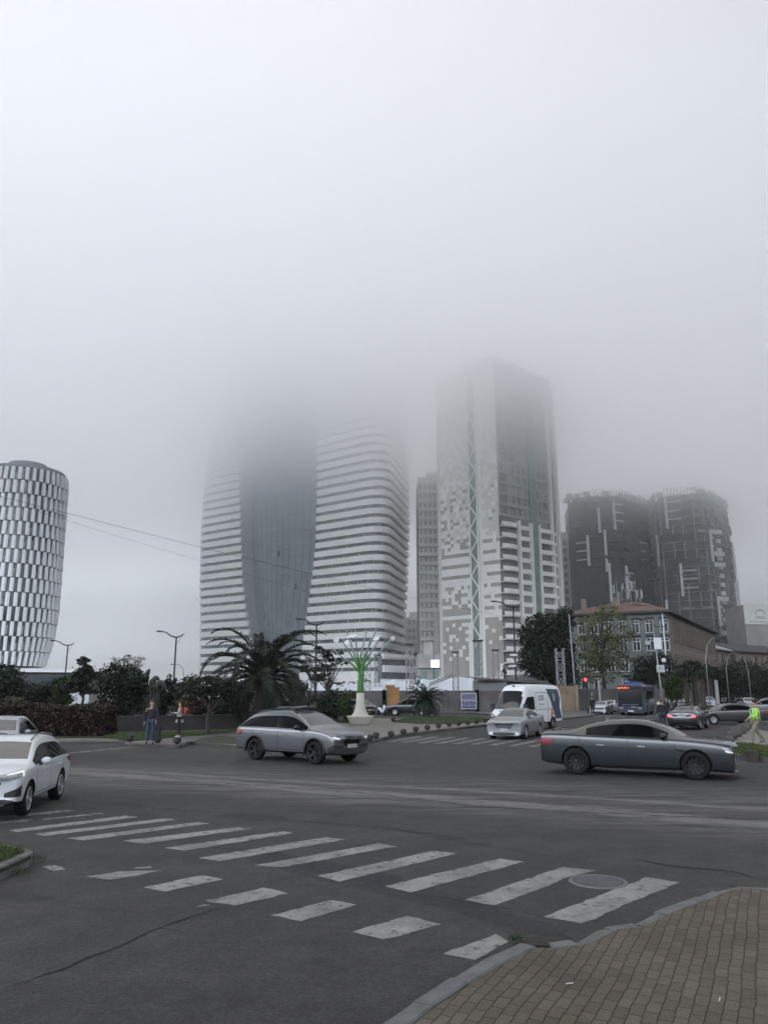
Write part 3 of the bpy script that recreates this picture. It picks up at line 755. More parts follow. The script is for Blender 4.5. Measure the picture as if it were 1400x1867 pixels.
for j in range(int(H / 3.3)):
    z = j * 3.3
    if z < 4: continue
    mb = MB(); m_ = 0 if z < 50 else 1
    if z < 50:
        pts = [Vector(f(t * (fins[1] - .4), 0, .25 + 1.5 * math.sin(math.pi * min(1, t * .85 + .15)) ** .5)[:2]) for t in [k / 8 for k in range(9)]]
        band(mb, pts, z, z + 1.45, .3); mb.prism([tuple(p) for p in pts] + [f(fins[1] - .4, 0, 0)[:2], f(0, 0, 0)[:2]], z, z + .3); mb.build('balcony', CPN, C)
        for (ua, ub, hh, oo) in ((fins[1], fins[2], 1.3, .5), (fins[3], fins[4], 1.25, 1.1), (fins[4] + .4, L, .9, .4)):
            mb = MB(); slab(mb, f, ua, ub, z, z + hh, 0, oo); mb.build('balcony', CPN, C)
    else:
        slab(mb, f, 0, L, z, z + .9, 0, .35)
        for u in [0, L * .13, L * .26, L * .36, L * .46, L * .62, L * .72, L * .82, L * .93]: slab(mb, f, u, u + .5 + .5 * (rt.random() < .4), z + .9, z + 3.3, 0, .3)
        for q in range(5):
            if rt.random() < .6: u = rt.random() * L * .9; quad(mb, f, u, u + L * .1, z + .9, z + 3.3, .18)
        mb.build('concrete_frame', CON, C)
for u, w in ((fins[1] - .35, .7), (fins[2] - .2, .5), (fins[3] - .4, .5), (fins[4], .5), (fins[5], .7), (L - .7, .7)):
    mb = MB(); slab(mb, f, u, u + w, 4, 52 if u < fins[4] else H - 4, 0, 1.25); mb.build('fin', CPN, C)
mb = MB(); slab(mb, f, fins[2] + .3, fins[3] - .4, 4, H - 8, 0, .5); mb.build('green_strip', GRNG, C)
mb = MB(); f1, L1 = plane_xf(K1, K0); slab(mb, f1, L1 * .45, L1, H, H + 2.5, -9, -.5); slab(mb, f, 0, L * .6, H, H + 1.6, -8, -.6); mb.build('roof', CON, C)

def plain_block(name, label, px0, px1, Y, H, depth, wm, bm_, fh=3.2, cols=6, cat='apartment building', skew=0.0, py=1230):
    E_ = empty(name, (0, 0, 0), 0, label, cat)
    a, c = at(px0, py, Y).xy, at(px1, py, Y + skew).xy
    mb = MB(); mb.prism([tuple(a), tuple(c), (c[0], c[1] + depth), (a[0], a[1] + depth)], 0, H); mb.build('wall', wm, E_)
    f, L = plane_xf(a, c); mb = MB(); cwid = L / cols
    for j in range(int(H / fh) - 0):
        for i in range(cols): quad(mb, f, (i + .22) * cwid, (i + .78) * cwid, j * fh + 1.1, j * fh + 2.7, .05)
    mb.build('window', bm_, E_)
    mb = MB()
    for j in range(1, int(H / fh) + 1): slab(mb, f, 0, L, j * fh - .25, j * fh, 0, .5)
    mb.build('ledge', wm, E_)
    mb = MB(); mb.prism([(a[0] + 3, a[1] + 2), (c[0] - 3, c[1] + 2), (c[0] - 3, c[1] + depth - 2), (a[0] + 3, a[1] + depth - 2)], H, H + 2.4); mb.build('roof', wm, E_)
    return E_
plain_block('apartment_block', 'plain beige apartment block half hidden behind the left edge of the pixel tower', 766, 828, 262, 76, 20, BEI, GRW, cols=7)
plain_block('apartment_block', 'pale apartment block in the gap between the pixel tower and the dark construction tower', 1010, 1072, 300, 62, 20, CPN, GRW, cols=5)
plain_block('office_block', 'low grey block with green band below the beige apartment block', 762, 804, 150, 9.2, 12, CON, GRNG, fh=3.4, cols=2, cat='building')
plain_block('apartment_block', 'faint low block right behind the foot of the striped tower', 735, 775, 330, 33, 15, CPN, GRW, cols=5)

# ---- two towers under construction
NET = mat('dark_netting', (.034, .035, .041), .8, .35, .12); SLB = mat('slab_edge', (.24, .24, .24), .85, .2, .3); WPA = mat('white_trim_panel', (.58, .59, .61), .6, .06, .3); DOP = mat('shell_opening', (.060, .061, .065), .8, .45, .15)
def con_tower(label, plan, H, dense, bars, seed):
    E_ = empty('unfinished_tower', (0, 0, 0), 0, label, 'tower'); r = random.Random(seed)
    P = [Vector(at(px, 1230, Y).xy) for px, Y in plan]
    mb = MB(); q = [tuple(p) for p in inset(P, 1.2)]; mb.prism(q + [(q[-1][0] - 2, q[-1][1] + 20), (q[0][0] + 2, q[0][1] + 20)], 0, H - .4); mb.build('core', DOP if dense < .5 else NET, E_)
    mb = MB(); z = 3.1; cum = [0]
    for a, c in zip(P, P[1:]): cum.append(cum[-1] + (c - a).length)
    def pt(u):
        u = max(0, min(cum[-1], u))
        for i in range(len(P) - 1):
            if u <= cum[i + 1]: return P[i].lerp(P[i + 1], (u - cum[i]) / (cum[i + 1] - cum[i]))
        return P[-1]
    while z < H:
        band(mb, P, z - .22, z, 1.4, 0)
        for _ in range(7):
            if r.random() < .55:
                a_ = r.uniform(1, cum[-1] - 5); w_ = r.uniform(2, 4.5); p_, q_ = pt(a_), pt(a_ + w_); dd = (q_ - p_).normalized(); oo = Vector((dd.y, -dd.x)) * r.uniform(.7, 1.5)
                mb.prism([tuple(p_ + oo), tuple(q_ + oo), tuple(q_ - oo * .2), tuple(p_ - oo * .2)], z - .26, z + (.7 if r.random() < .3 else .02))
        z += 3.1
    mb.build('floor_slab', SLB if dense < .5 else NET, E_)
    mb = MB(); u = 1
    while u < cum[-1]:
        p = pt(u); mb.box((p.x, p.y + .6, H / 2), (.5, .5, H)); u += r.uniform(3.4, 5)
    mb.build('column', SLB if dense < .5 else NET, E_)
    if dense > 0:       # infill panels, netting
        mb = MB(); z = 0
        while z < H - 3:
            u = 0
            while u < cum[-1] - 1:
                w = r.uniform(2.5, 5)
                if r.random() < dense:
                    a, c = pt(u), pt(u + w); mb.add([(a.x, a.y, z), (c.x, c.y, z), (c.x, c.y, z + 3.1), (a.x, a.y, z + 3.1)], [(0, 1, 2, 3)])
                u += w
            z += 3.1
        mb.build('netting', NET, E_)
    for (u, z0, z1, arms) in bars:
        mb = MB(); U_ = u * cum[-1]; a, c = pt(U_), pt(U_ + .9); d = (c - a).normalized(); o = Vector((d.y, -d.x)) * .45
        mb.bar((a.x + o.x, a.y + o.y, z0), (a.x + o.x, a.y + o.y, z1), .9, .5)
        for zz, du in arms:
            e1, e2 = pt(U_), pt(U_ + du * .5); e3 = pt(U_ + du)
            mb.bar((e1.x + o.x, e1.y + o.y, zz), (e2.x + o.x, e2.y + o.y, zz), .5, .45); mb.bar((e2.x + o.x, e2.y + o.y, zz), (e3.x + o.x, e3.y + o.y, zz), .5, .45)
        mb.build('white_trim', WPA, E_)
    mb = MB(); u = 0
    while u < cum[-1]:
        p = pt(u); h = r.uniform(.6, 3.2); mb.bar((p.x, p.y + .8, H - 1), (p.x, p.y + .8, H + h), .22)
        if r.random() < .4: q = pt(u + r.uniform(1.5, 4)); mb.bar((p.x, p.y + .8, H + h * .7), (q.x, q.y + .8, H + h * .7), .2)
        if r.random() < .25: mb.box((p.x, p.y + 2, H + .6), (r.uniform(1, 3), 1.5, r.uniform(1, 3)))
        u += r.uniform(.5, 1.4)
    mb.build('scaffolding', SLB, E_)
    return E_, pt, cum[-1]
zpx = lambda py, Y=280, px=1100: at(px, py, Y).z
def bar_px(py0, py1, arms, Y=280): return zpx(py1, Y), zpx(py0, Y), [(zpx(a, Y), d) for a, d in arms]
TOPH = at(1100, 903, 278).z
t1, pt1, L1 = con_tower('dark netted concrete tower under construction beside the pixel tower, white trim pieces on it',
    [(1053, 287), (1056, 281), (1090, 277), (1150, 276), (1160, 279), (1200, 290), (1206, 300)], TOPH, .62,
    [(.22, *bar_px(979, 1034, [(991, -4.5), (1006, -4.5), (1022, -4.5)])), (.40, *bar_px(914, 970, [(924, 4.5), (939, 4.5), (954, 4.5)])),
     (.46, *bar_px(1034, 1094, [(1046, 4.8), (1062, 4.8), (1077, 4.8)])), (.30, *bar_px(930, 975, [])), (.33, *bar_px(970, 1045, [])), (.345, *bar_px(1030, 1100, [])),
     (.68, *bar_px(983, 984, [(984, 4), (1000, 4), (1016, 4)])), (.93, *bar_px(1045, 1082, [(1068, 2), (1054, 2)]))] +
    [(.90, zpx(925 + 15 * k), zpx(925 + 15 * k) + .3, [(zpx(925 + 15 * k), 2.6)]) for k in range(11)], 3)
t2, pt2, L2 = con_tower('grey concrete tower shell under construction with open floors, the one behind the brown building',
    [(1206, 302), (1212, 294), (1222, 281), (1262, 277), (1308, 274), (1314, 276), (1340, 286), (1360, 296)], TOPH + .5, .30,
    [(.02, zpx(928 + 14.6 * k), zpx(928 + 14.6 * k) + .3, [(zpx(928 + 14.6 * k), 4.5)]) for k in range(13)] +
    [(.37, *bar_px(905, 965, [(918, 5), (934, 5), (949, 5)])), (.28, *bar_px(972, 1029, [(986, -3), (1001, -3), (1016, -3)])), (.42, *bar_px(1030, 1089, [(1043, 5.5), (1058, 5.5), (1074, 5.5)])),
     (.62, *bar_px(969, 1027, [(982, 2.5), (997, 2.5), (1012, 2.5)])), (.33, *bar_px(1094, 1122, [])), (.64, *bar_px(1092, 1152, [(1107, 3), (1122, 3), (1138, 3)])),
     (.97, *bar_px(985, 1040, [])), (.98, *bar_px(1045, 1098, [])), (.995, *bar_px(1110, 1170, []))], 4)
mb = MB()
for k in range(5): p = pt2(L2 * .68); z = zpx([970, 1030, 1092, 1154, 1010][k]); mb.box((p.x + 1, p.y - .3, z), (5, .6, 1.6), rz=.3)
for k in range(10): p = pt2(L2 * .72); mb.box((p.x + .5, p.y - .3, zpx(985 + 16 * k)), (2.0, .6, 1.5), rz=.3)
mb.build('balcony_panel', WPA, t2)

# ---- grey-green four storey building with red hip roof
GGR = mat('grey_green_render', (.095, .108, .104), .85, .14, .5, .2, 20); BRR = mat('brown_render', (.135, .112, .095), .85, .16, .5, .2, 20)
RED = mat('red_roof', (.105, .062, .050), .85, .25, 1.2, .3, 12); WFR = mat('white_window_frame', (.27, .28, .28), .5); PANE = mat('window_pane', (.02, .024, .028), .12, .5, .6)
DKR = mat('dark_roof_edge', (.04, .038, .036), .8)
F = empty('school_building', (0, 0, 0), 0, 'old four storey grey green building with white framed windows and a red hip roof', 'building')
Q0 = at(1226, 1283, 131).xy; Q1 = at(1040, 1283, 138).xy; Q2 = at(1313, 1275, 182).xy; HE = at(1226, 1113, 131).z
Q3 = Vector(Q1) + (Vector(Q2) - Vector(Q0)) * .32
mb = MB(); f, L = plane_xf(Q1, Q0)
mb.prism([tuple(Q1), tuple(Q0), tuple(Vector(Q0) + Vector((.8, 7))), tuple(Q3)], 0, HE); mb.build('wall', GGR, F)
mb = MB(); mb.prism([tuple(Vector(Q0) + Vector((.05, .0))), tuple(Q2), tuple(Vector(Q2) + Vector((-12, 5))), tuple(Vector(Q0) + Vector((-4, 6.0)))], 0, HE - .03); mb.build('side_wall', BRR, F)
cols = [1060, 1083, 1109, 1134, 1157.5, 1183, 1210]; zr = [at(1200, y, 131).z for y in (1140, 1173, 1211, 1247)]
for r_, zc in enumerate(zr):
    for c_, px in enumerate(cols):
        u = on_line(px, 1140, Q1, Q0)[1] * L; w = .66
        if r_ == 3 and c_ > 4: continue
        if (r_, c_) in ((2, 4), (3, 2)): continue
        W_ = MB(); slab(W_, f, u - w, u - w + .14, zc - .95, zc + .9, -.05, .10); slab(W_, f, u + w - .14, u + w, zc - .95, zc + .9, -.05, .10)
        slab(W_, f, u - .08, u + .08, zc - .95, zc + .9, -.05, .09); slab(W_, f, u - w, u + w, zc + .38, zc + .52, -.05, .095); slab(W_, f, u - w - .1, u + w + .1, zc - 1.2, zc - 1.05, -.05, .25); slab(W_, f, u - w + .14, u + w - .14, zc + .9, zc + 1.0, -.05, .10)
        wo = W_.build('window', WFR, F)
        W_ = MB(); quad(W_, f, u - w + .1, u + w - .1, zc - 1.0, zc + .95, .03); quad(W_, f, u - w - .1, u + w + .1, zc + 1.05, zc + 1.5, .02); W_.build('pane', PANE, wo)
mb = MB(); u = on_line(1176, 1170, Q1, Q0)[1] * L; slab(mb, f, u, u + .9, zr[1] - .2, zr[1] + .5, .1, .55); mb.build('air_conditioner', WFR, F)
mb = MB(); mb.bar(f(L - .5, .5, .2), f(L - .5, HE, .2), .16); mb.bar(f(.6, .5, .2), f(.6, HE, .2), .16); mb.build('drainpipe', WPA, F)
f2, L2_ = plane_xf(Q0, Q2); W_ = MB(); D_ = MB(); Sl = MB()
for (z0, z1) in ((10.6, 14.2), (4.8, 8.6)):
    for k in range(22):
        u = L2_ * (.10 + .040 * k)
        if u < L2_ * .98: slab(W_, f2, u, u + .75, z0, z1, .0, .30)
    quad(D_, f2, L2_ * .09, L2_ * .97, z0, z1, .03)
for zc in (9.3, 3.6):
    for k in range(24): quad(Sl, f2, L2_ * (.09 + .037 * k), L2_ * (.09 + .037 * k) + .6, zc, zc + .45, .03)
W_.build('fin', BRR, F); D_.build('side_window', PANE, F); Sl.build('vent', DKO, F)
# hip roof over the front wing, lean roof along the side
ov = .9; z0 = HE; z1 = HE + 2.3
c1, c2 = Vector(f(-ov, 0, ov)[:2]), Vector(f(L + ov, 0, ov)[:2]); inward = (Vector(f(0, 0, -1)[:2]) - Vector(f(0, 0, 0)[:2]))
along = (Vector(f(1, 0, 0)[:2]) - Vector(f(0, 0, 0)[:2])); b1, b2 = c1 + inward * 14, c2 + inward * 14; m1, m2 = c1 + inward * 6.5 + along * 8.5, c2 + inward * 6.5 - along * 5.5
mb = MB(); mb.add([(*c1, z0), (*c2, z0), (*b2, z0), (*b1, z0), (*m1, z1), (*m2, z1)], [(0, 1, 5, 4), (1, 2, 5), (2, 3, 4, 5), (3, 0, 4), (0, 3, 2, 1)]); ro = mb.build('roof', RED, F)
mb = MB(); slab(mb, f, -ov, L + ov, z0 - .35, z0 - .02, -2, ov); slab(mb, f2, -.4, L2_ + .5, z0 - .35, z0 - .03, -6, 1.0); mb.build('eave', DKR, F)
mb = MB(); e0, e1 = Vector(f2(0, 0, .9)[:2]), Vector(f2(L2_, 0, .9)[:2]); n2 = (Vector(f2(0, 0, -7)[:2]) - Vector(f2(0, 0, 0)[:2]))
mb.add([(*e0, z0), (*e1, z0), (*(e1 + n2), z0 + 1.8), (*(e0 + n2 + (e1 - e0) * .05), z0 + 1.8)], [(0, 1, 2, 3)]); mb.build('side_roof', DKR, F)
mb = MB(); p = Vector(m1) * .5 + Vector(m2) * .5
for k in range(7): q = p + along * (k - 3) * .8; mb.bar((q.x, q.y, z1 - .8), (q.x, q.y, z1 + rt.uniform(1.2, 5.6)), .08); mb.box((q.x + .2, q.y - .3, z1 + rt.uniform(1, 3)), (.24, .2, 1.0 + rt.random() * .6))
mb.build('antenna', SLB, F)
mb = MB()
for k in (.18, .5): q = c1.lerp(c2, k) + inward * 5; mb.box((q.x, q.y, z1 - .3), (.9, .9, 2.0))
mb.build('chimney', BRR, F)

# ---- further buildings down the right hand street
def old_block(label, px0, Y0, px1, Y1, ptop, wm, fl, nb, roofm, seed=0, gable=False):
    E_ = empty('old_building', (0, 0, 0), 0, label, 'building'); a, c = at(px0, 1270, Y0).xy, at(px1, 1270, Y1).xy; Hh = at(px0, ptop, Y0).z
    d = (Vector(c) - Vector(a)).normalized(); n_ = Vector((-d.y, d.x)) * 12
    mb = MB(); mb.prism([tuple(a), tuple(c), tuple(Vector(c) + n_), tuple(Vector(a) + n_)], 0, Hh); mb.build('wall', wm, E_)
    f, L = plane_xf(a, c); r = random.Random(seed)
    for j in range(fl):
        for i in range(nb):
            u = L * (i + .5) / nb; z = Hh * (j + .55) / fl
            W_ = MB(); slab(W_, f, u - .75, u + .75, z - 1.1, z - .95, 0, .2); slab(W_, f, u - .75, u - .62, z - 1, z + 1, 0, .1); slab(W_, f, u + .62, u + .75, z - 1, z + 1, 0, .1); wo = W_.build('window', wm, E_)
            W_ = MB(); quad(W_, f, u - .62, u + .62, z - .95, z + 1, .04); W_.build('pane', PANE, wo)
    mb = MB()
    for k in range(nb + 1):
        if k % 2 == 0: slab(mb, f, L * k / nb - .25, L * k / nb + .25, Hh * .3, Hh * .95, 0, .35)
    mb.build('pilaster', wm, E_)
    mb = MB(); slab(mb, f, -.8, L + .8, Hh, Hh + .35, -12.5, 1.0)
    A_, B_ = Vector(f(-.8, 0, 1)[:2]), Vector(f(L + .8, 0, 1)[:2]); nn = n_ * 1.1
    mb.add([(*A_, Hh + .35), (*B_, Hh + .35), (*(B_ + nn * .5), Hh + 2.6), (*(A_ + nn * .5), Hh + 2.6), (*(A_ + nn), Hh + .35), (*(B_ + nn), Hh + .35)], [(0, 1, 2, 3), (3, 2, 5, 4), (0, 3, 4), (1, 5, 2)])
    mb.build('roof', roofm, E_); return E_
PRF = mat('pale_sheet_roof', (.30, .30, .29), .7, .15, 1)
old_block('low brown building with pale sheet roof next to the four storey building', 1308, 186, 1345, 200, 1184, BRR, 3, 4, PRF, 1)
old_block('dark brown building with small windows and pilasters at the far right', 1347, 196, 1560, 232, 1189, BRR, 3, 10, DKR, 2)
BB = empty('billboard_block', (0, 0, 0), 0, 'pale building end with a big faint white poster above the far right roofs', 'building')
a, c = at(1362, 1180, 250).xy, at(1560, 1180, 262).xy; f, L = plane_xf(a, c); zt, zm = at(1362, 1101, 250).z, at(1362, 1138, 250).z
mb = MB(); mb.prism([tuple(a), tuple(c), (c[0], c[1] + 14), (a[0], a[1] + 14)], 0, zt - .3); mb.build('wall', CON, BB)
mb = MB(); u1 = 11.5; slab(mb, f, -.2, u1, zm, zt, .05, .4); slab(mb, f, u1 + .4, L, zm + 3, zt - 1, .05, .3); mb.build('poster', CPN, BB)
mb = MB()
for z_, w_ in ((.36, 3.2), (.30, 4.4), (.12, 8.6)): slab(mb, f, u1 * .52 - w_ / 2, u1 * .52 + w_ / 2, zm + (zt - zm) * z_, zm + (zt - zm) * (z_ + .035), .4, .42)
for t in range(9): an = R(20 + 17.5 * t); slab(mb, f, u1 * .52 + 1.9 * math.cos(an) - .25, u1 * .52 + 1.9 * math.cos(an) + .25, zm + (zt - zm) * .44 + 1.6 * math.sin(an), zm + (zt - zm) * .44 + 1.6 * math.sin(an) + .5, .4, .42)
mb.build('print', GRW, BB)

# ---- boundary wall, tents, shed between the plaza and the towers
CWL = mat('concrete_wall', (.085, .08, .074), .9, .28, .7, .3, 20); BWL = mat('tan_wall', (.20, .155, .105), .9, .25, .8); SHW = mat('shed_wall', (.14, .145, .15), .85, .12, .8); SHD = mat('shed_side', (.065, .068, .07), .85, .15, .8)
SRF = mat('sheet_roof', (.055, .058, .06), .7, .2, 1); TEN = mat('tent_fabric', (.52, .55, .58), .7, .06, .3); GAB = mat('grey_roofing', (.10, .108, .108), .8, .12, 1)
def wall_line(label, pts, h, th, m, name='boundary_wall', cap=None, cat='wall'):
    E_ = empty(name, (0, 0, 0), 0, label, cat); mb = MB(); P = [Vector(p) for p in pts]
    band(mb, P, 0, h, th); mb.build('panel', m, E_)
    mb = MB(); r = random.Random(len(pts) + int(h * 10))
    for a, c in zip(P, P[1:]):
        n = max(1, int((c - a).length / 3.2))
        for k in range(n + 1): p = a.lerp(c, k / n); mb.box((p.x, p.y - .05, (h + .08) / 2), (.32, .3, h + .08))
    mb.build('post', m, E_); return E_
wall_line('long weathered concrete boundary wall behind the plaza, from the sculpture to the van', [at(560, 1297, 88).xy, at(700, 1297, 88).xy, at(870, 1297, 87.5).xy, at(935, 1297, 87).xy], 2.35, .25, CWL)
wall_line('tan plastered wall between the van and the traffic light', [at(935, 1297, 87.6).xy, at(1052, 1297, 90).xy], 2.9, .25, BWL)
wall_line('grey wall in front of the grey green building', [at(1052, 1290, 105).xy, at(1210, 1290, 108).xy], 2.6, .25, CWL)
TN = empty('tent', (0, 0, 0), 0, 'long white tent roof standing behind the boundary wall', 'tent')
mb = MB()
for (x0, x1, Y, yt, ye) in ((560, 700, 104, 1243, 1262), (690, 800, 110, 1237, 1262), (796, 945, 108, 1232, 1262)):
    a, c = at(x0, ye, Y), at(x1, ye, Y); d, e_ = at(x0 + 4, yt + 2, Y + 7), at(x1 - 2, yt, Y + 7); g, h = Vector((a.x, Y + 14, a.z)), Vector((c.x, Y + 14, c.z))
    N_ = 8; vs = []
    for k in range(N_ + 1):
        t = k / N_; sag = -.25 * math.sin(math.pi * ((t * 4) % 1))
        for p, q, s_ in ((a, c, 0), (d, e_, sag), (g, h, 0)): w = p.lerp(q, t); vs.append((w.x, w.y, w.z + s_))
    mb.add(vs, [(3 * i, 3 * i + 3, 3 * i + 4, 3 * i + 1) for i in range(N_)] + [(3 * i + 1, 3 * i + 4, 3 * i + 5, 3 * i + 2) for i in range(N_)])
    for p in (a, c, g, h): mb.bar((p.x, p.y, 0), p, .12)
    mb.add([(a.x, a.y, 0), (c.x, c.y, 0), tuple(c), tuple(a)], [(0, 1, 2, 3)])
mb.build('fabric', TEN, TN)
S_ = empty('shed', (0, 0, 0), 0, 'grey shed with a thin corrugated roof just behind the boundary wall', 'shed')
a, c, d = at(871, 1262, 90), at(924, 1262, 89.6), at(1000, 1262, 92); zt = at(871, 1240, 90).z
mb = MB(); mb.prism([(a.x, a.y), (c.x, c.y), (c.x + .2, c.y + 5), (a.x, a.y + 5)], 0, zt); mb.build('wall', SHW, S_)
mb = MB(); mb.prism([(c.x + .02, c.y + .3), (d.x, d.y), (d.x, d.y + 5), (c.x + .02, c.y + 5)], 0, zt - .02); mb.build('side_wall', SHD, S_)
mb = MB(); A_, B_ = at(863, 1237, 88.6), at(990, 1245, 90.5); n_ = 60; vs = []
for k in range(n_ + 1):
    p = A_.lerp(B_, k / n_); h = .06 * (k % 2); vs += [(p.x, p.y, p.z + h), (p.x, p.y + 7, p.z + h + .3), (p.x, p.y, p.z + h - .14)]
mb.add(vs, [(3 * k, 3 * k + 3, 3 * k + 4, 3 * k + 1) for k in range(n_)] + [(3 * k + 2, 3 * k + 5, 3 * k + 3, 3 * k) for k in range(n_)]); mb.build('roof', SRF, S_)
ROOFZ = at(921, 1241, 91).z
G_ = empty('gabled_shed', (0, 0, 0), 0, 'shed with a low grey gable roof behind the street lamp by the dark tree', 'shed')
a, c, p = at(918, 1243, 98), at(1012, 1249, 98), at(958, 1229, 101); mb = MB()
mb.add([tuple(a), tuple(c), tuple(p), (a.x, 110, a.z), (c.x, 110, c.z), (p.x, 112, p.z)], [(0, 1, 2), (1, 4, 5, 2), (0, 2, 5, 3)]); mb.build('roof', GAB, G_)
mb = MB(); mb.prism([(a.x + .5, 98.6), (c.x - .5, 98.6), (c.x - .5, 110), (a.x + .5, 110)], 0, a.z - .35); mb.build('wall', SHD, G_)
# terrace wall of the park at the left
TW = mat('terrace_wall', (.045, .042, .039), .9, .25, .8, .3, 20)
E_ = empty('terrace_wall', (0, 0, 0), 0, 'low dark brown terrace wall across the park lawn', 'wall')
a, c = gr(150, 1343, ZP), gr(452, 1334, ZP); mb = MB(); band(mb, [Vector((a.x, a.y + 4.6)), Vector((c.x, c.y + 4.0))], 0, .88, .4); band(mb, [Vector((a.x, a.y + 4.55)), Vector((c.x, c.y + 3.95))], .88, .94, .5); mb.build('panel', TW, E_)
# ------------------------------------------------------------------ vehicles
def paint(name, col, metal=.0, rough=.32, coat=.9):
    return mat(name, col, rough, .04, 1.5, coat=coat, metal=metal)
GLASS = mat('car_glass', (.008, .010, .012), .06, .1, 1, coat=.6); GLASSD = mat('tinted_glass', (.002, .002, .003), .07, .1, 1, spec=.14); GLASSR = mat('rear_glass', (.006, .007, .009), .06, .1, 1, spec=.5); PILM = mat('pillar_black', (.002, .002, .003), .2, .1, 2, spec=.14)
RUB = mat('tyre_rubber', (.007, .007, .007), .8, .2, 8, spec=.25); RIMD = mat('dark_rim', (.014, .014, .016), .35, .1, 3, metal=.3); RIMS = mat('silver_rim', (.36, .37, .38), .35, .1, 3, metal=.7)
TRIM = mat('black_trim', (.012, .012, .013), .6, .2, 4); BLK = mat('gloss_black', (.006, .006, .007), .2, .1, 2); CHR = mat('chrome', (.34, .35, .37), .22, .05, 2, metal=1.0)
LENS = mat('lamp_lens', (.17, .18, .19), .12, .25, 14, coat=.8); LED = mat('daytime_lamp', (.45, .46, .47), .2, emit=(1, .98, .95), es=.28); REDL = mat('tail_lens', (.16, .006, .010), .15, .2, 9, coat=.8)
REDON = mat('brake_lamp', (.5, .02, .02), .3, emit=(1, .05, .06), es=1.6); PLT = mat('plate_white', (.46, .46, .45), .5); PLK = mat('plate_black', (.03, .03, .03), .5); GAP = mat('panel_gap', (.004, .004, .004), .9)
AMB = mat('amber_lens', (.35, .10, .01), .3)

def S(x, wb, zb, zs, zt, wt=None, bow=0.0, z6=None, w6=None, w5=None):
    return dict(x=x, wb=wb, zb=zb, zs=zs, zt=zt, wt=wt if wt else wb * .80, bow=bow, z6=z6, w6=w6, w5=w5)
def ring(s):
    wb, zb, zs, zt, wt = s['wb'], s['zb'], s['zs'], s['zt'], s['wt']
    cab = zt - zs > .25
    w5 = s['w5'] or wb * .955
    w6 = s['w6'] or (wt * 1.03 if cab else wb * .90); z6 = s['z6'] or (zt - .10 if cab else zs + (zt - zs) * .55)
    w7 = wt * .93 if cab else wt; z7 = zt - .035 if cab else zs + (zt - zs) * .85
    P = [(0, zb), (wb * .80, zb), (wb * .965, zb + .09), (wb, zb + (zs - zb) * .42), (wb * .992, zb + (zs - zb) * .76), (wb * .975, zs - .035), (w5, zs), (w6, z6), (w7, z7), (wt * .5, zt - .008), (0, zt)]
    return [(s['x'] - s['bow'] * (abs(y) / wb) ** 2.2, y, z) for y, z in P]
NJ = 11
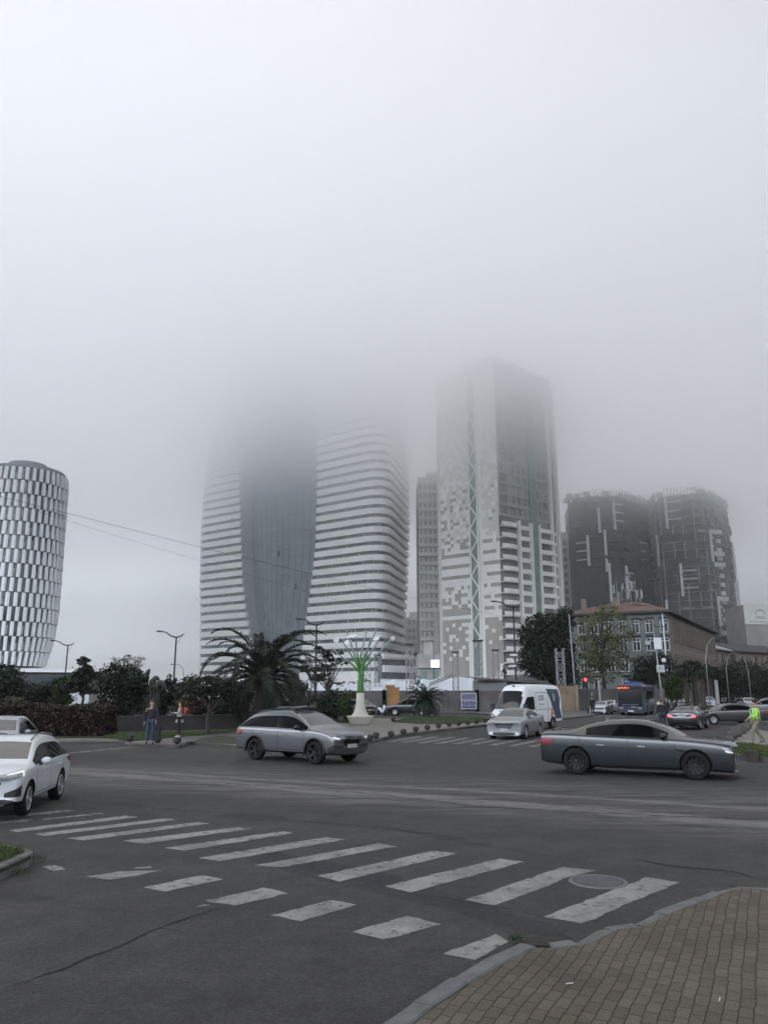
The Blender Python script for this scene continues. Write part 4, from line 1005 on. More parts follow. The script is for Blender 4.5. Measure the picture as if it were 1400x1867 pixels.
def car_body(st, cabin, wheels, r, paint_m, low=TRIM, lowj=1, glass=(GLASS, GLASSD), arch=.055, wy=None, sub=2, closed_side=()):
    """st: stations rear to front; cabin: (rear window seg, first cabin seg, windscreen seg, pillar segs); returns evaluated mesh pieces"""
    n = len(st); V = []; F = []; M = []
    for s in st:
        h = ring(s); V += h + [(x, -y, z) for x, y, z in h[1:-1][::-1]]
    K = 2 * NJ - 2
    rws, s0, s1, wss, pil = cabin          # rear window segs, first and last side window seg, windscreen segs, pillar segs
    for i in range(n - 1):
        for j in range(K):
            a, b_ = i * K + j, i * K + (j + 1) % K; F.append((a, b_, b_ + K, a + K))
            q = j if j < NJ - 1 else K - 1 - j       # 0..9 half strip index
            m = 0
            if q < lowj: m = 1
            if q == 6 and s0 <= i <= s1: m = 3 if i not in pil else 4
            if i in wss and q >= 8: m = 2
            if i in rws and q >= 8: m = 5
            M.append(m)
    for e_, base in ((0, 0), (1, (n - 1) * K)):
        for j in range(NJ - 1):
            l0, l1 = base + j, base + j + 1; r0, r1 = base + (K - j) % K, base + (K - j - 1) % K
            f = [l0, l1, r1, r0]; f = list(dict.fromkeys(f))
            F.append(tuple(f[::-1]) if e_ == 0 else tuple(f)); M.append(1 if j < lowj else 0)
    me = bpy.data.meshes.new('body'); me.from_pydata(V, [], F)
    mats = [paint_m, low, glass[0], glass[1], PILM, GLASSR]; MI = {m.name: i for i, m in enumerate(mats)}
    for m in mats: me.materials.append(m)
    me.polygons.foreach_set('material_index', M); me.polygons.foreach_set('use_smooth', [True] * len(F)); me.update()
    bm = bmesh.new(); bm.from_mesh(me); cl_ = bm.edges.layers.float.new('crease_edge')
    for e_ in bm.edges:
        a_, c_ = e_.verts[0].index, e_.verts[1].index
        if a_ % K == c_ % K:
            q = a_ % K; q = q if q < NJ else K - q; e_[cl_] = {2: .5, 4: .62, 6: .35, 8: .25}.get(q, 0)
    bmesh.ops.recalc_face_normals(bm, faces=bm.faces); bm.to_mesh(me); bm.free()
    o = bpy.data.objects.new('tmp', me); COL.objects.link(o)
    sb = o.modifiers.new('s', 'SUBSURF'); sb.levels = sub; sb.render_levels = sub
    cutm = MB(); wmax = max(s['wb'] for s in st)
    for wx in wheels:
        for sy in (-1, 1):
            A = Matrix.Translation((wx, sy * (wmax + .25), r + .01)) @ Matrix.Rotation(math.pi / 2 * sy, 4, 'X')
            prof = [(.001, 0), (r + arch, 0), (r + arch, .55), (.001, .55)]
            cutm.lathe(prof, n=40, M=A)
    cme = cutm.mesh('cut', low); cb = bmesh.new(); cb.from_mesh(cme); bmesh.ops.remove_doubles(cb, verts=cb.verts, dist=.003); bmesh.ops.recalc_face_normals(cb, faces=cb.faces); cb.to_mesh(cme); cb.free()
    for p in cme.polygons: p.material_index = 0
    co_ = bpy.data.objects.new('cut', cme); COL.objects.link(co_)
    bo = o.modifiers.new('b', 'BOOLEAN'); bo.operation = 'DIFFERENCE'; bo.solver = 'EXACT'; bo.object = co_
    try: bo.material_mode = 'TRANSFER'
    except Exception: pass
    dg = bpy.context.evaluated_depsgraph_get(); ev = o.evaluated_get(dg); res = bpy.data.meshes.new_from_object(ev)
    bvh = BVHTree.FromObject(o, dg)
    bpy.data.objects.remove(o); bpy.data.objects.remove(co_)
    mp = [MI.get(m.name, 1) if m else 1 for m in res.materials]
    mi = [mp[p.material_index] if p.material_index < len(mp) else 1 for p in res.polygons]
    res.materials.clear()
    for m in mats: res.materials.append(m)
    res.polygons.foreach_set('material_index', mi)
    return res, bvh
def islands(me, faces):
    par = {}
    def fd(a):
        while par.setdefault(a, a) != a: par[a] = par[par[a]]; a = par[a]
        return a
    for f in faces:
        vs = me.polygons[f].vertices
        for v in vs[1:]: par[fd(v)] = fd(vs[0])
    g = {}
    for f in faces: g.setdefault(fd(me.polygons[f].vertices[0]), []).append(f)
    return list(g.values())
def sub_mesh(me, faces, m, name, push=0.0):
    idx = {}; V = []; F = []
    for f in faces:
        q = []
        for v in me.polygons[f].vertices:
            if v not in idx: idx[v] = len(V); V.append(tuple(me.vertices[v].co))
            q.append(idx[v])
        F.append(q)
    r = bpy.data.meshes.new(name); r.from_pydata(V, [], F); r.materials.append(m); r.polygons.foreach_set('use_smooth', [True] * len(F)); r.update(); return r
def split_body(me, root):
    mats = list(me.materials); by = {}
    for p in me.polygons:
        mm = me.materials[p.material_index]
        by.setdefault((p.material_index), []).append(p.index)
    names = {0: 'body', 1: 'underbody', 2: 'windscreen', 3: 'side_window', 4: 'pillar', 5: 'rear_window'}
    body = [f for k, v in by.items() if k not in (2, 3, 4, 5) for f in v]
    # body keeps its own materials
    idx = {}; V = []; F = []; Mi = []
    for f in body:
        q = []
        for v in me.polygons[f].vertices:
            if v not in idx: idx[v] = len(V); V.append(tuple(me.vertices[v].co))
            q.append(idx[v])
        F.append(q); Mi.append(me.polygons[f].material_index)
    r = bpy.data.meshes.new('body'); r.from_pydata(V, [], F)
    for m in mats: r.materials.append(m)
    r.polygons.foreach_set('material_index', Mi); r.polygons.foreach_set('use_smooth', [True] * len(F)); r.update()
    try: r.set_sharp_from_angle(angle=R(38))
    except Exception: pass
    b_ = link('body', r, root)
    for k in (2, 3, 4, 5):
        if k in by:
            for isl in islands(me, by[k]):
                if len(isl) > 3: link(names[k], sub_mesh(me, isl, mats[k], names[k]), root)
    return b_
def patch(bvh, pts, d, m, name, parent, off=.004, th=.012, cell=.05, both=False, smooth=True):
    """a piece of trim whose outline pts (3D, rough) is laid onto the body along direction d"""
    d = Vector(d).normalized(); u = d.cross(Vector((0, 0, 1))).normalized(); v = u.cross(d).normalized()
    P2 = [(Vector(p).dot(u), Vector(p).dot(v)) for p in pts]
    far_ = Vector(pts[0]).dot(d)
    bm = bmesh.new(); fs = [bm.verts.new((x, y, 0)) for x, y in P2]
    tr = tessellate_polygon([[Vector((x, y, 0)) for x, y in P2]])
    for t in tr: bm.faces.new([fs[i] for i in t])
    xs = [p[0] for p in P2]; ys = [p[1] for p in P2]
    for ax, lo, hi in ((0, min(xs), max(xs)), (1, min(ys), max(ys))):
        k = math.ceil(lo / cell) * cell
        while k < hi:
            co = Vector((k, 0, 0)) if ax == 0 else Vector((0, k, 0)); no = Vector((1, 0, 0)) if ax == 0 else Vector((0, 1, 0))
            bmesh.ops.bisect_plane(bm, geom=bm.verts[:] + bm.edges[:] + bm.faces[:], plane_co=co, plane_no=no); k += cell
    top = {}; V = []; F = []; bad = set()
    bm.verts.ensure_lookup_table()
    for w in bm.verts:
        o = u * w.co.x + v * w.co.y + d * (far_ * 0 - 6)
        h, nn, _, _ = bvh.ray_cast(o, d, 12)
        if h is None: bad.add(w.index); top[w.index] = None; continue
        if nn.dot(d) > 0: nn = -nn
        top[w.index] = (h, (nn - d).normalized())
    good = [t for t in top.values() if t]
    if not good: bm.free(); return None
    dm = sum((t[0].dot(d) for t in good)) / len(good)
    for w in bm.verts:
        t = top[w.index]
        if t is None or abs(t[0].dot(d) - dm) > .6: t = (u * w.co.x + v * w.co.y + d * dm, -d)
        top[w.index] = t
    n = len(bm.verts)
    V = [tuple(top[i][0] + top[i][1] * off) for i in range(n)] + [tuple(top[i][0] - top[i][1] * th) for i in range(n)]
    for f in bm.faces: F.append([w.index for w in f.verts]); F.append([w.index + n for w in f.verts][::-1])
    for e_ in bm.edges:
        if len(e_.link_faces) == 1: a, c = e_.verts[0].index, e_.verts[1].index; F.append([a, c, c + n, a + n])
    bm.free()
    me = bpy.data.meshes.new(name); me.from_pydata(V, [], F); me.materials.append(m)
    b2 = bmesh.new(); b2.from_mesh(me); bmesh.ops.recalc_face_normals(b2, faces=b2.faces); b2.to_mesh(me); b2.free()
    o = link(name, me, parent)
    if both:
        patch(bvh, [(x, -y, z) for x, y, z in pts], (d.x, -d.y, d.z), m, name, parent, off, th, cell)
    return o
WHEELS = {}
def wheel(root, x, y, r, w, style, rim=RIMD, steer=0.0):
    key = (round(r, 3), round(w, 3), style, rim.name)
    if key not in WHEELS:
        b = MB(); rr = r * (.70 if style != 'steel' else .62)
        prof = [(rr, -w / 2 + .01), (r * .93, -w / 2), (r * .985, -w / 2 + .02), (r, -w * .3), (r, w * .3), (r * .985, w / 2 - .02), (r * .93, w / 2), (rr, w / 2 - .01)]
        b.lathe(prof, n=36); ty = b.mesh('tyre', RUB, True)
        b = MB(); b.lathe([(rr * 1.0, w / 2 - .012), (rr * .955, w / 2 + .003), (rr * .90, w / 2 - .012), (rr * .86, .0), (.001, -.01)], n=36)
        ns = {'five': 5, 'ten': 10, 'twin': 5, 'steel': 0, 'multi': 9}[style]
        for k in range(ns):
            a = 2 * math.pi * k / ns
            for da in ((0,) if style != 'twin' else (-.16, .16)):
                ca, sa = math.cos(a + da), math.sin(a + da); cb, sb_ = math.cos(a + da * .6), math.sin(a + da * .6)
                b.bar((cb * .03, sb_ * .03, w / 2 - .035), (ca * rr * .95, sa * rr * .95, w / 2 - .018), rr * {'five': .26, 'ten': .11, 'twin': .14, 'multi': .12}[style], .025)
        if style == 'steel': b.lathe([(rr * .80, w / 2 - .03), (rr * .5, w / 2 - .05), (rr * .3, w / 2 - .01), (.001, w / 2)], n=24)
        b.lathe([(rr * .22, w / 2 - .04), (rr * .20, w / 2 - .008), (.001, w / 2 - .004)], n=16); ri = b.mesh('rim', rim, False)
        b = MB(); b.lathe([(rr * .90, -.02), (.001, -.02)], n=24); dk = b.mesh('brake_disc', TRIM)
        WHEELS[key] = (ty, ri, dk)
    ty, ri, dk = WHEELS[key]
    sgn = 1 if y > 0 else -1
    e_ = link('wheel', ty, root); e_.location = (x, y, r); e_.rotation_euler = (-math.pi / 2 * sgn, 0, steer)
    link('rim', ri, e_); 
    return e_
def mirror_part(bvh, root, x, z, y, m, L=1.0):
    for sy in (-1, 1):
        b = MB(); M = Matrix.Translation((x, sy * (y + .12), z)) @ Matrix.Diagonal((.10 * L, .125 * L, .085 * L, 1))
        prof = [(math.sin(math.pi * i / 8) * .98 + .001, -math.cos(math.pi * i / 8)) for i in range(9)]
        b.lathe([(r_, z_) for r_, z_ in prof], n=14, M=M)
        o = b.build('mirror', m, root, smooth=True)
        b = MB(); b.bar((x + .02, sy * (y - .06), z - .09), (x, sy * (y + .06), z - .05), .05, .06); b.build('mirror_arm', TRIM, o)
def side_lines(bvh, root, segs, w=.012):
    """door gaps: polylines (x, z)"""
    for L_ in segs:
        for sy in (1, -1):
            for (x0, z0), (x1, z1) in zip(L_, L_[1:]):
                dx, dz = x1 - x0, z1 - z0; l = math.hypot(dx, dz) or 1; nx, nz = -dz / l * w / 2, dx / l * w / 2
                patch(bvh, [(x0 + nx, sy, z0 + nz), (x1 + nx, sy, z1 + nz), (x1 - nx, sy, z1 - nz), (x0 - nx, sy, z0 - nz)], (0, -sy, 0), GAP, 'panel_gap', root, .0015, .004, .08)
def side_gaps(bvh, root, segs, w=.012):
    """all door gaps of one side in one mesh"""
    for sy in (1, -1):
        b = MB()
        for L_ in segs:
            P = []
            for (x0, z0), (x1, z1) in zip(L_, L_[1:]):
                n = max(1, int(math.hypot(x1 - x0, z1 - z0) / .06))
                for k in range(n + 1):
                    if k or not P: P.append((x0 + (x1 - x0) * k / n, z0 + (z1 - z0) * k / n))
            Q = []
            for x, z in P:
                h, nn, _, _ = bvh.ray_cast(Vector((x, sy * 3, z)), Vector((0, -sy, 0)), 4)
                if h: Q.append(h + Vector((0, sy * .002, 0)))
            for a, c in zip(Q, Q[1:]):
                d = (c - a).normalized(); nr = d.cross(Vector((0, sy, 0))).normalized() * w / 2
                b.add([a + nr, c + nr, c - nr, a - nr], [(0, 1, 2, 3)])
        if b.f: b.build('panel_gap', GAP, root)
def plate(bvh, root, x, z, sgn, txt, w=.46, h=.11, y=0.0):
    d = (-sgn, 0, 0)
    hh, nn, _, _ = bvh.ray_cast(Vector((sgn * 5, y, z)), Vector(d), 6)
    X = (hh.x if hh else x) + sgn * .03
    b = MB(); b.box((X, y, z), (.02, w, h)); o = b.build('license_plate', PLT, root)
    b = MB(); b.box((X - sgn * .004, y, z), (.02, w + .03, h + .03)); b.build('plate_frame', PLK, o)
    M = Matrix.Translation((X + sgn * .011, y, z)) @ Matrix.Rotation(math.pi / 2 * sgn, 4, 'Z') @ Matrix.Rotation(math.pi / 2, 4, 'X')
    lettering(txt, h * .78, PLK, o, M, 'plate_characters', .001)

def scale_st(st, kx, ky, kz):
    out = []
    for s in st:
        q = dict(s); q['x'] *= kx; q['wb'] *= ky; q['wt'] *= ky; q['bow'] *= kx
        for k in ('zb', 'zs', 'zt', 'z6'):
            if q[k]: q[k] *= kz
        for k in ('w6', 'w5'):
            if q[k]: q[k] *= ky
        out.append(q)
    return out
SEDAN = [S(-2.47, .76, .36, .72, .84, bow=.10), S(-2.455, .86, .27, .96, 1.06, bow=.10), S(-2.42, .90, .25, 1.03, 1.12, wt=.70, bow=.10), S(-2.0, .935, .21, 1.03, 1.14, wt=.74), S(-1.66, .94, .19, 1.02, 1.155, wt=.76),
         S(-1.30, .94, .19, 1.01, 1.32, wt=.66, z6=1.20), S(-.86, .945, .18, 1.0, 1.43, wt=.61, z6=1.335), S(-.20, .945, .18, .985, 1.468, wt=.625, z6=1.375), S(-.14, .945, .18, .985, 1.468, wt=.625, z6=1.375), S(.36, .945, .18, .97, 1.45, wt=.62, z6=1.36),
         S(.90, .945, .18, .965, 1.225, wt=.70, bow=.05, z6=1.12), S(1.24, .945, .18, .955, 1.03, wt=.76, bow=.12), S(1.60, .945, .19, .93, .995, wt=.75, bow=.08), S(2.12, .935, .17, .885, .945, wt=.70, bow=.08), S(2.38, .91, .16, .83, .885, wt=.68, bow=.14), S(2.455, .88, .16, .78, .84, wt=.66, bow=.15), S(2.475, .83, .19, .70, .77, wt=.62, bow=.15)]
WAGON = [S(-2.42, .80, .44, .82, .92, bow=.08), S(-2.40, .88, .33, 1.0, 1.07, wt=.74, bow=.08), S(-2.32, .91, .30, 1.06, 1.13, wt=.74, bow=.06), S(-1.90, .93, .27, 1.07, 1.585, wt=.60, z6=1.44), S(-1.15, .935, .26, 1.06, 1.65, wt=.655, z6=1.52),
         S(-.32, .94, .26, 1.05, 1.665, wt=.665, z6=1.54), S(-.25, .94, .26, 1.05, 1.665, wt=.665, z6=1.54), S(.42, .94, .26, 1.04, 1.62, wt=.65, z6=1.50),
         S(1.18, .94, .26, 1.04, 1.12, wt=.78, bow=.10), S(1.60, .94, .27, 1.02, 1.085, wt=.76, bow=.08), S(2.08, .93, .27, .96, 1.02, wt=.72, bow=.10), S(2.34, .90, .28, .86, .94, wt=.68, bow=.15), S(2.42, .86, .30, .76, .84, wt=.62, bow=.17), S(2.44, .80, .36, .68, .75, wt=.58, bow=.18)]
SEDAN_C = ((4, 5), 5, 9, (9, 10), (7,)); WAGON_C = ((2,), 2, 7, (7,), (5,))
def roof(bvh, x, y, up=0.0):
    h = bvh.ray_cast(Vector((x, y, 4)), Vector((0, 0, -1)), 6)[0]
    return (x, y, (h.z if h else 1.4) + up)
def build_car(kind, L, Wd, Hh, wb, over, r, pm, name, loc, rz, label, cat, group=None, scale=1.0, **o):
    """kind 'sedan' | 'wagon'; returns the root empty; x forward"""
    base, cab, L0, W0, H0 = (SEDAN, SEDAN_C, 4.94, 1.89, 1.468) if kind == 'sedan' else (WAGON, WAGON_C, 4.84, 1.88, 1.665)
    kx, ky, kz = L / L0, Wd / W0, Hh / H0
    st = scale_st(base, kx, ky, kz)
    if 'st_fn' in o: st = o['st_fn'](st)
    root = empty(name, loc, rz, label, cat, group, scale)
    xf = L / 2 - over; xr = xf - wb
    me, bvh = car_body(st, cab, (xf, xr), r, pm, lowj=o.get('lowj', 1), arch=o.get('arch', .05), glass=o.get('glass', (GLASS, GLASSD)), closed_side=o.get('closed', ()))
    split_body(me, root)
    tw = .225; ty = Wd / 2 - tw / 2 - .015
    for x in (xf, xr):
        for sy in (1, -1): wheel(root, x, sy * ty, r, tw, o.get('style', 'five'), o.get('rim', RIMD), o.get('steer', 0) if x == xf else 0)
    X = lambda v: v * kx
    Z = lambda v: v * kz
    hd = o.get('handles', [(-1.0, .80), (.05, .79)] if kind == 'sedan' else [(-1.25, .93), (-.05, .90)])
    for x, z in hd:
        patch(bvh, [(X(x), 1, Z(z)), (X(x + .2), 1, Z(z) - .005), (X(x + .2), 1, Z(z) - .035), (X(x), 1, Z(z) - .03)], (0, -1, 0), o.get('handle_m', pm), 'door_handle', root, .03, .005, .05, both=True)
    zs = .97 if kind == 'sedan' else 1.04
    b0, b1, b2 = (-1.42, -.20, .95) if kind == 'sedan' else (-1.50, -.29, .92)
    zl = .32 if kind == 'sedan' else .42
    side_gaps(bvh, root, [[(X(b1), Z(zs)), (X(b1 + .01), Z(zl)), (X(b2 - .10), Z(zl - .01)), (X(b2), Z(zl + .15)), (X(b2 + .02), Z(zs - .12))], [(X(b1), Z(zl)), (X(b0 + .45), Z(zl)), (X(b0 + .18), Z(zl + .25)), (X(b0 - .02), Z(zs - .22)), (X(b0 - .05), Z(zs))]])
    mirror_part(bvh, root, X(.72), Z(zs + .075), Wd / 2 - .02, o.get('mirror_m', pm), .95)
    # trim round the side windows
    return root, bvh, X, Z
def place(px_f, py_f, px_r, py_r): return gr(px_f, py_f), gr(px_r, py_r)
WHITEP = paint('pearl_white_paint', (.52, .54, .56), 0, .3); SILP = paint('grey_silver_paint', (.098, .100, .108), .35, .34); BGREY = paint('slate_blue_paint', (.020, .025, .030), .35, .28)
SIL = paint('silver_paint', (.23, .245, .26), .4, .32); BLKP = paint('black_paint', (.008, .008, .010), 0, .22); DKP = paint('graphite_paint', (.030, .029, .030), .2, .28); NAVY = paint('dark_navy_paint', (.012, .013, .020), .1, .28)
GRYP = paint('grey_paint', (.10, .105, .11), .3, .35); WVAN = paint('van_white_paint', (.60, .61, .62), 0, .4, .5)

def front_face(bvh, root, X, Z, Wd, kind, lens=True, drl=LED, grille=None, plate_txt='QE-888-QE', pz=.42, lamp=None, lowgrille=None, grille_m=BLK, logo=None):
    hw = Wd / 2
    if lamp:
        for pts, d in lamp: patch(bvh, [(X(x), y * hw, Z(z)) for x, y, z in pts], d, LENS, 'headlight', root, .006, .02, .045, both=True)
    if grille: patch(bvh, [(2, y * hw, Z(z)) for y, z in grille], (-1, 0, 0), grille_m, 'grille', root, .010, .02, .05)
    if lowgrille:
        for g in lowgrille: patch(bvh, [(2, y * hw, Z(z)) for y, z in g], (-1, 0, 0), TRIM, 'air_intake', root, .008, .02, .05)
    if plate_txt: plate(bvh, root, X(2.4), Z(pz), 1, plate_txt)

# ---- slate saloon crossing in front
a, c = gr(1255, 1420.5), gr(1047, 1413)
hd = math.atan2(a.y - c.y, a.x - c.x) - R(5); mid = (a + c) / 2 + Vector((.16, .02, 0))
wbm = 2.98; h = Vector((math.cos(hd), math.sin(hd), 0)); r = .345
# wheel contact points seen are those of the near side
near = Vector((h.y, -h.x, 0)) * .84
L = 4.86; over = 1.0; xf = L / 2 - over; cen_ = mid - near - h * (xf - wbm / 2)
root, bvh, X, Z = build_car('sedan', L, 1.90, 1.47, wbm, over, r, BGREY, 'saloon_car', cen_, hd, 'slate blue sporty saloon car turning across the junction in front', 'car', scale=1.06, style='ten', rim=RIMD, mirror_m=BLK, steer=-.12, arch=.045, handle_m=CHR)
front_face(bvh, root, X, Z, 1.9, 'sedan', grille=[(-.30, .72), (.30, .72), (.36, .58), (.30, .50), (-.30, .50), (-.36, .58)], plate_txt='BB-200-MM', pz=.40,
           lamp=[([(2.1, .97, .79), (2.42, .44, .70), (2.44, .42, .60), (2.35, .70, .59), (2.2, .93, .66)], (-1, -.75, 0))],
           lowgrille=[[(-.46, .40), (.46, .40), (.40, .22), (-.40, .22)], [(.54, .46), (.86, .50), (.82, .26), (.60, .24)], [(-.54, .46), (-.86, .50), (-.82, .26), (-.60, .24)]])
patch(bvh, [(X(2.2), .93, Z(.72)), (X(2.4), .5, Z(.655)), (X(2.4), .5, Z(.625)), (X(2.2), .93, Z(.69))], (-1, -.75, 0), LED, 'daytime_light', root, .010, .002, .04, both=True)
for s_ in (1, -1):
    patch(bvh, [(X(-2.45), s_ * .50, .90), (X(-2.35), s_ * .94, .94), (X(-2.2), s_ * .94, .90), (X(-2.25), s_ * .93, .76), (X(-2.45), s_ * .48, .76)], (1, -s_ * .9, 0), REDL, 'taillight', root, .008, .015, .045)
    patch(bvh, [(.98, s_, .74), (1.35, s_, .70), (1.32, s_, .655), (1.22, s_, .58), (1.20, s_, .64), (.98, s_, .70)], (0, -s_, 0), BLK, 'side_vent', root, .006, .01, .05)
    patch(bvh, [(-.9, s_, .235), (.95, s_, .225), (.95, s_, .20), (-.9, s_, .21)], (0, -s_, 0), TRIM, 'side_skirt', root, .02, .01, .08)
plate(bvh, root, -2.4, .62, -1, 'BB-200-MM')
b = MB(); b.tube([roof(bvh, X(-2.27), y, .02) for y in (-.62, -.3, 0, .3, .62)], .02); b.build('spoiler', BGREY, root, True)
b = MB(); b.ball(roof(bvh, X(-.82), 0, .0), .09, 10, sz=(1.2, .35, .5)); b.build('roof_antenna', BGREY, root, True)
patch(bvh, [(X(-.30), -.42, 1.4), (X(-.30), .42, 1.4), (X(.28), .42, 1.4), (X(.28), -.42, 1.4)], (.001, 0, -1), BLK, 'sunroof', root, .004, .01, .08)

# ---- grey silver estate
a, c = gr(576, 1391.5), gr(466, 1387)
hd = R(-37); h = Vector((math.cos(hd), math.sin(hd), 0)); near = Vector((h.y, -h.x, 0)) * .82; wbm = 2.745
mid = (a + c) / 2; L = 4.66; over = .95; xf = L / 2 - over; cen_ = mid - near - h * (xf - wbm / 2)
root, bvh, X, Z = build_car('wagon', L, 1.88, 1.68, wbm, over, .365, SILP, 'estate_car', cen_, hd, 'grey silver estate car with roof rails and dark wheels driving in front of the palm', 'car', style='five', rim=RIMD, mirror_m=BLK, arch=.06, lowj=2, scale=1.0, steer=-.05)
front_face(bvh, root, X, Z, 1.88, 'wagon', grille=[(-.42, .86), (.42, .86), (.48, .74), (.36, .58), (-.36, .58), (-.48, .74)], plate_txt='ST-842-SR', pz=.56,
           lamp=[([(2.05, 1.0, .93), (2.40, .52, .86), (2.42, .50, .74), (2.3, .74, .73), (2.15, .98, .82)], (-1, -.7, 0))],
           lowgrille=[[(-.72, .50), (.72, .50), (.66, .30), (-.66, .30)]])
patch(bvh, [(X(2.3), .90, Z(.87)), (X(2.38), .66, Z(.80)), (X(2.35), .70, Z(.765)), (X(2.28), .93, Z(.83))], (-1, -.7, 0), LED, 'daytime_light', root, .010, .002, .04, both=True)
for s_ in (1, -1):
    patch(bvh, [(X(2.38), s_ * .95, Z(.62)), (X(2.4), s_ * .50, Z(.58)), (X(2.4), s_ * .48, Z(.30)), (X(2.2), s_ * .98, Z(.30)), (X(2.1), s_ * .98, Z(.50))], (-1, -s_ * .7, 0), TRIM, 'bumper_cladding', root, .012, .015, .06)
    patch(bvh, [(X(-2.42), s_ * .62, .98), (X(-2.2), s_ * .95, 1.0), (X(-2.1), s_ * .95, .93), (X(-2.2), s_ * .95, .84), (X(-2.42), s_ * .62, .86)], (1, -s_ * .9, 0), REDL, 'taillight', root, .008, .015, .05)
    b = MB(); b.tube([roof(bvh, X(x), s_ * .57, u) for x, u in ((-1.75, .0), (-1.6, .055), (-.6, .07), (.1, .06), (.35, .0))], .024, 8); b.build('roof_rail', TRIM, root, True)
    b = MB()
    for x in (xf, xf - wbm):
        P = [(x + math.cos(t) * .445, s_ * (.928 + .004), .365 + math.sin(t) * .445) for t in [R(-12 + 17 * k) for k in range(13)]]
        b.tube(P, .035, 6)
    b.build('wheel_arch_trim', TRIM, root, True)
b = MB(); zr_ = roof(bvh, X(-.6), 0, .055)[2]; b.box((X(-.7), .0, zr_), (.05, 1.15, .03)); b.box((X(.05), .0, zr_), (.05, 1.15, .03)); b.box((X(-.4), .10, zr_ + .03), (1.1, .75, .03)); b.box((X(.0), .2, zr_ + .06), (.45, .6, .02), rz=.1); b.build('roof_carrier', GRYP, root)
b = MB(); b.tube([(X(2.44) , .06 * math.cos(t), Z(.80) + .035 * math.sin(t)) for t in [k * .7 for k in range(10)]], .008, 5); b.build('badge', CHR, root)

# ---- white crossover at the left edge
def crossover(st):
    for s in st:
        if s['x'] < -1.8 and s['zt'] > 1.4: s['zt'] -= .05; s['wt'] *= .93
    st[-2]['zt'] += .05; st[-1]['zt'] += .08; st[-1]['zs'] += .08; st[-2]['zs'] += .04
    return st
a, c = gr(50, 1484), gr(113, 1459)
hd = R(-90 + 8); h = Vector((math.cos(hd), math.sin(hd), 0)); near = Vector((-h.y, h.x, 0)) * .80; wbm = 2.57
mid = (a + c) / 2; L = 4.35; over = .90; xf = L / 2 - over; cen_ = mid - near - h * (xf - wbm / 2) * .95
root, bvh, X, Z = build_car('wagon', L, 1.81, 1.60, wbm, over, .345, WHITEP, 'crossover_car', cen_, hd, 'white crossover car with lit headlight waiting at the left edge before the stripes', 'car', style='twin', rim=RIMS, arch=.05, lowj=2, scale=.885, st_fn=crossover, steer=.08)
front_face(bvh, root, X, Z, 1.81, 'wagon', grille=[(-.52, .86), (.52, .86), (.58, .76), (.42, .56), (-.42, .56), (-.58, .76)], plate_txt='GG-611-LG', pz=.52,
           lamp=[([(1.95, 1.0, 1.02), (2.40, .58, .93), (2.42, .50, .85), (2.3, .74, .82), (2.1, .98, .87)], (-1, -.7, 0))],
           lowgrille=[[(-.70, .44), (.70, .44), (.66, .28), (-.66, .28)]])
for s_ in (1, -1):
    patch(bvh, [(X(2.05), s_ * .97, Z(1.01)), (X(2.3), s_ * .66, Z(.945)), (X(2.32), s_ * .66, Z(.925)), (X(2.12), s_ * .93, Z(.965)), (X(2.14), s_ * .95, Z(.88)), (X(2.08), s_ * .99, Z(.88))], (-1, -s_ * .7, 0), LED, 'daytime_light', root, .010, .002, .04)
    patch(bvh, [(X(2.2), s_ * .97, Z(.72)), (X(2.36), s_ * .66, Z(.56)), (X(2.36), s_ * .66, Z(.48)), (X(2.2), s_ * .97, Z(.48))], (-1, -s_ * .7, 0), TRIM, 'air_intake', root, .008, .015, .05)
    patch(bvh, [(X(-2.4), s_ * .60, Z(1.02)), (X(-2.1), s_ * .95, Z(1.02)), (X(-2.05), s_ * .95, Z(.95)), (X(-2.3), s_ * .9, Z(.88)), (X(-2.4), s_ * .60, Z(.94))], (1, -s_ * .8, 0), REDL, 'taillight', root, .008, .015, .05)
    b = MB(); b.tube([roof(bvh, X(x), s_ * .53, u) for x, u in ((-1.65, .0), (-1.5, .045), (-.6, .055), (.1, .05), (.35, .0))], .02, 8); b.build('roof_rail', CHR, root, True)
b = MB(); b.box((X(2.34), 0, Z(.33)), (.10, 1.3, .025)); b.build('bumper_trim', CHR, root)

# ---- silver saloon on the far crossing
a = gr(930, 1344); 
root, bvh, X, Z = build_car('sedan', 4.82, 1.835, 1.47, 2.795, .95, .335, SIL, 'saloon_car', gr(934, 1347) + Vector((.44, 1.35, 0)), R(-90 - 25), 'silver saloon car with chrome grille on the far crossing in front of the white van', 'car', style='five', rim=RIMS, handle_m=CHR)
front_face(bvh, root, X, Z, 1.835, 'sedan', grille=[(-.48, .74), (.48, .74), (.52, .68), (.36, .52), (-.36, .52), (-.52, .68)], plate_txt='WW-307-TT', pz=.46, grille_m=CHR,
           lamp=[([(1.9, .98, .86), (2.36, .58, .74), (2.38, .50, .62), (2.25, .74, .62), (2.1, .96, .70)], (-1, -.8, 0))],
           lowgrille=[[(-.62, .34), (.62, .34), (.56, .22), (-.56, .22)], [(-.46, .71), (.46, .71), (.50, .685), (-.50, .685)], [(-.48, .66), (.48, .66), (.46, .635), (-.46, .635)], [(-.42, .61), (.42, .61), (.38, .585), (-.38, .585)]])
for s_ in (1, -1):
    patch(bvh, [(X(2.3), s_ * .92, Z(.40)), (X(2.38), s_ * .60, Z(.34)), (X(2.38), s_ * .60, Z(.30)), (X(2.3), s_ * .92, Z(.34))], (-1, -s_ * .7, 0), CHR, 'fog_light', root, .012, .01, .05)

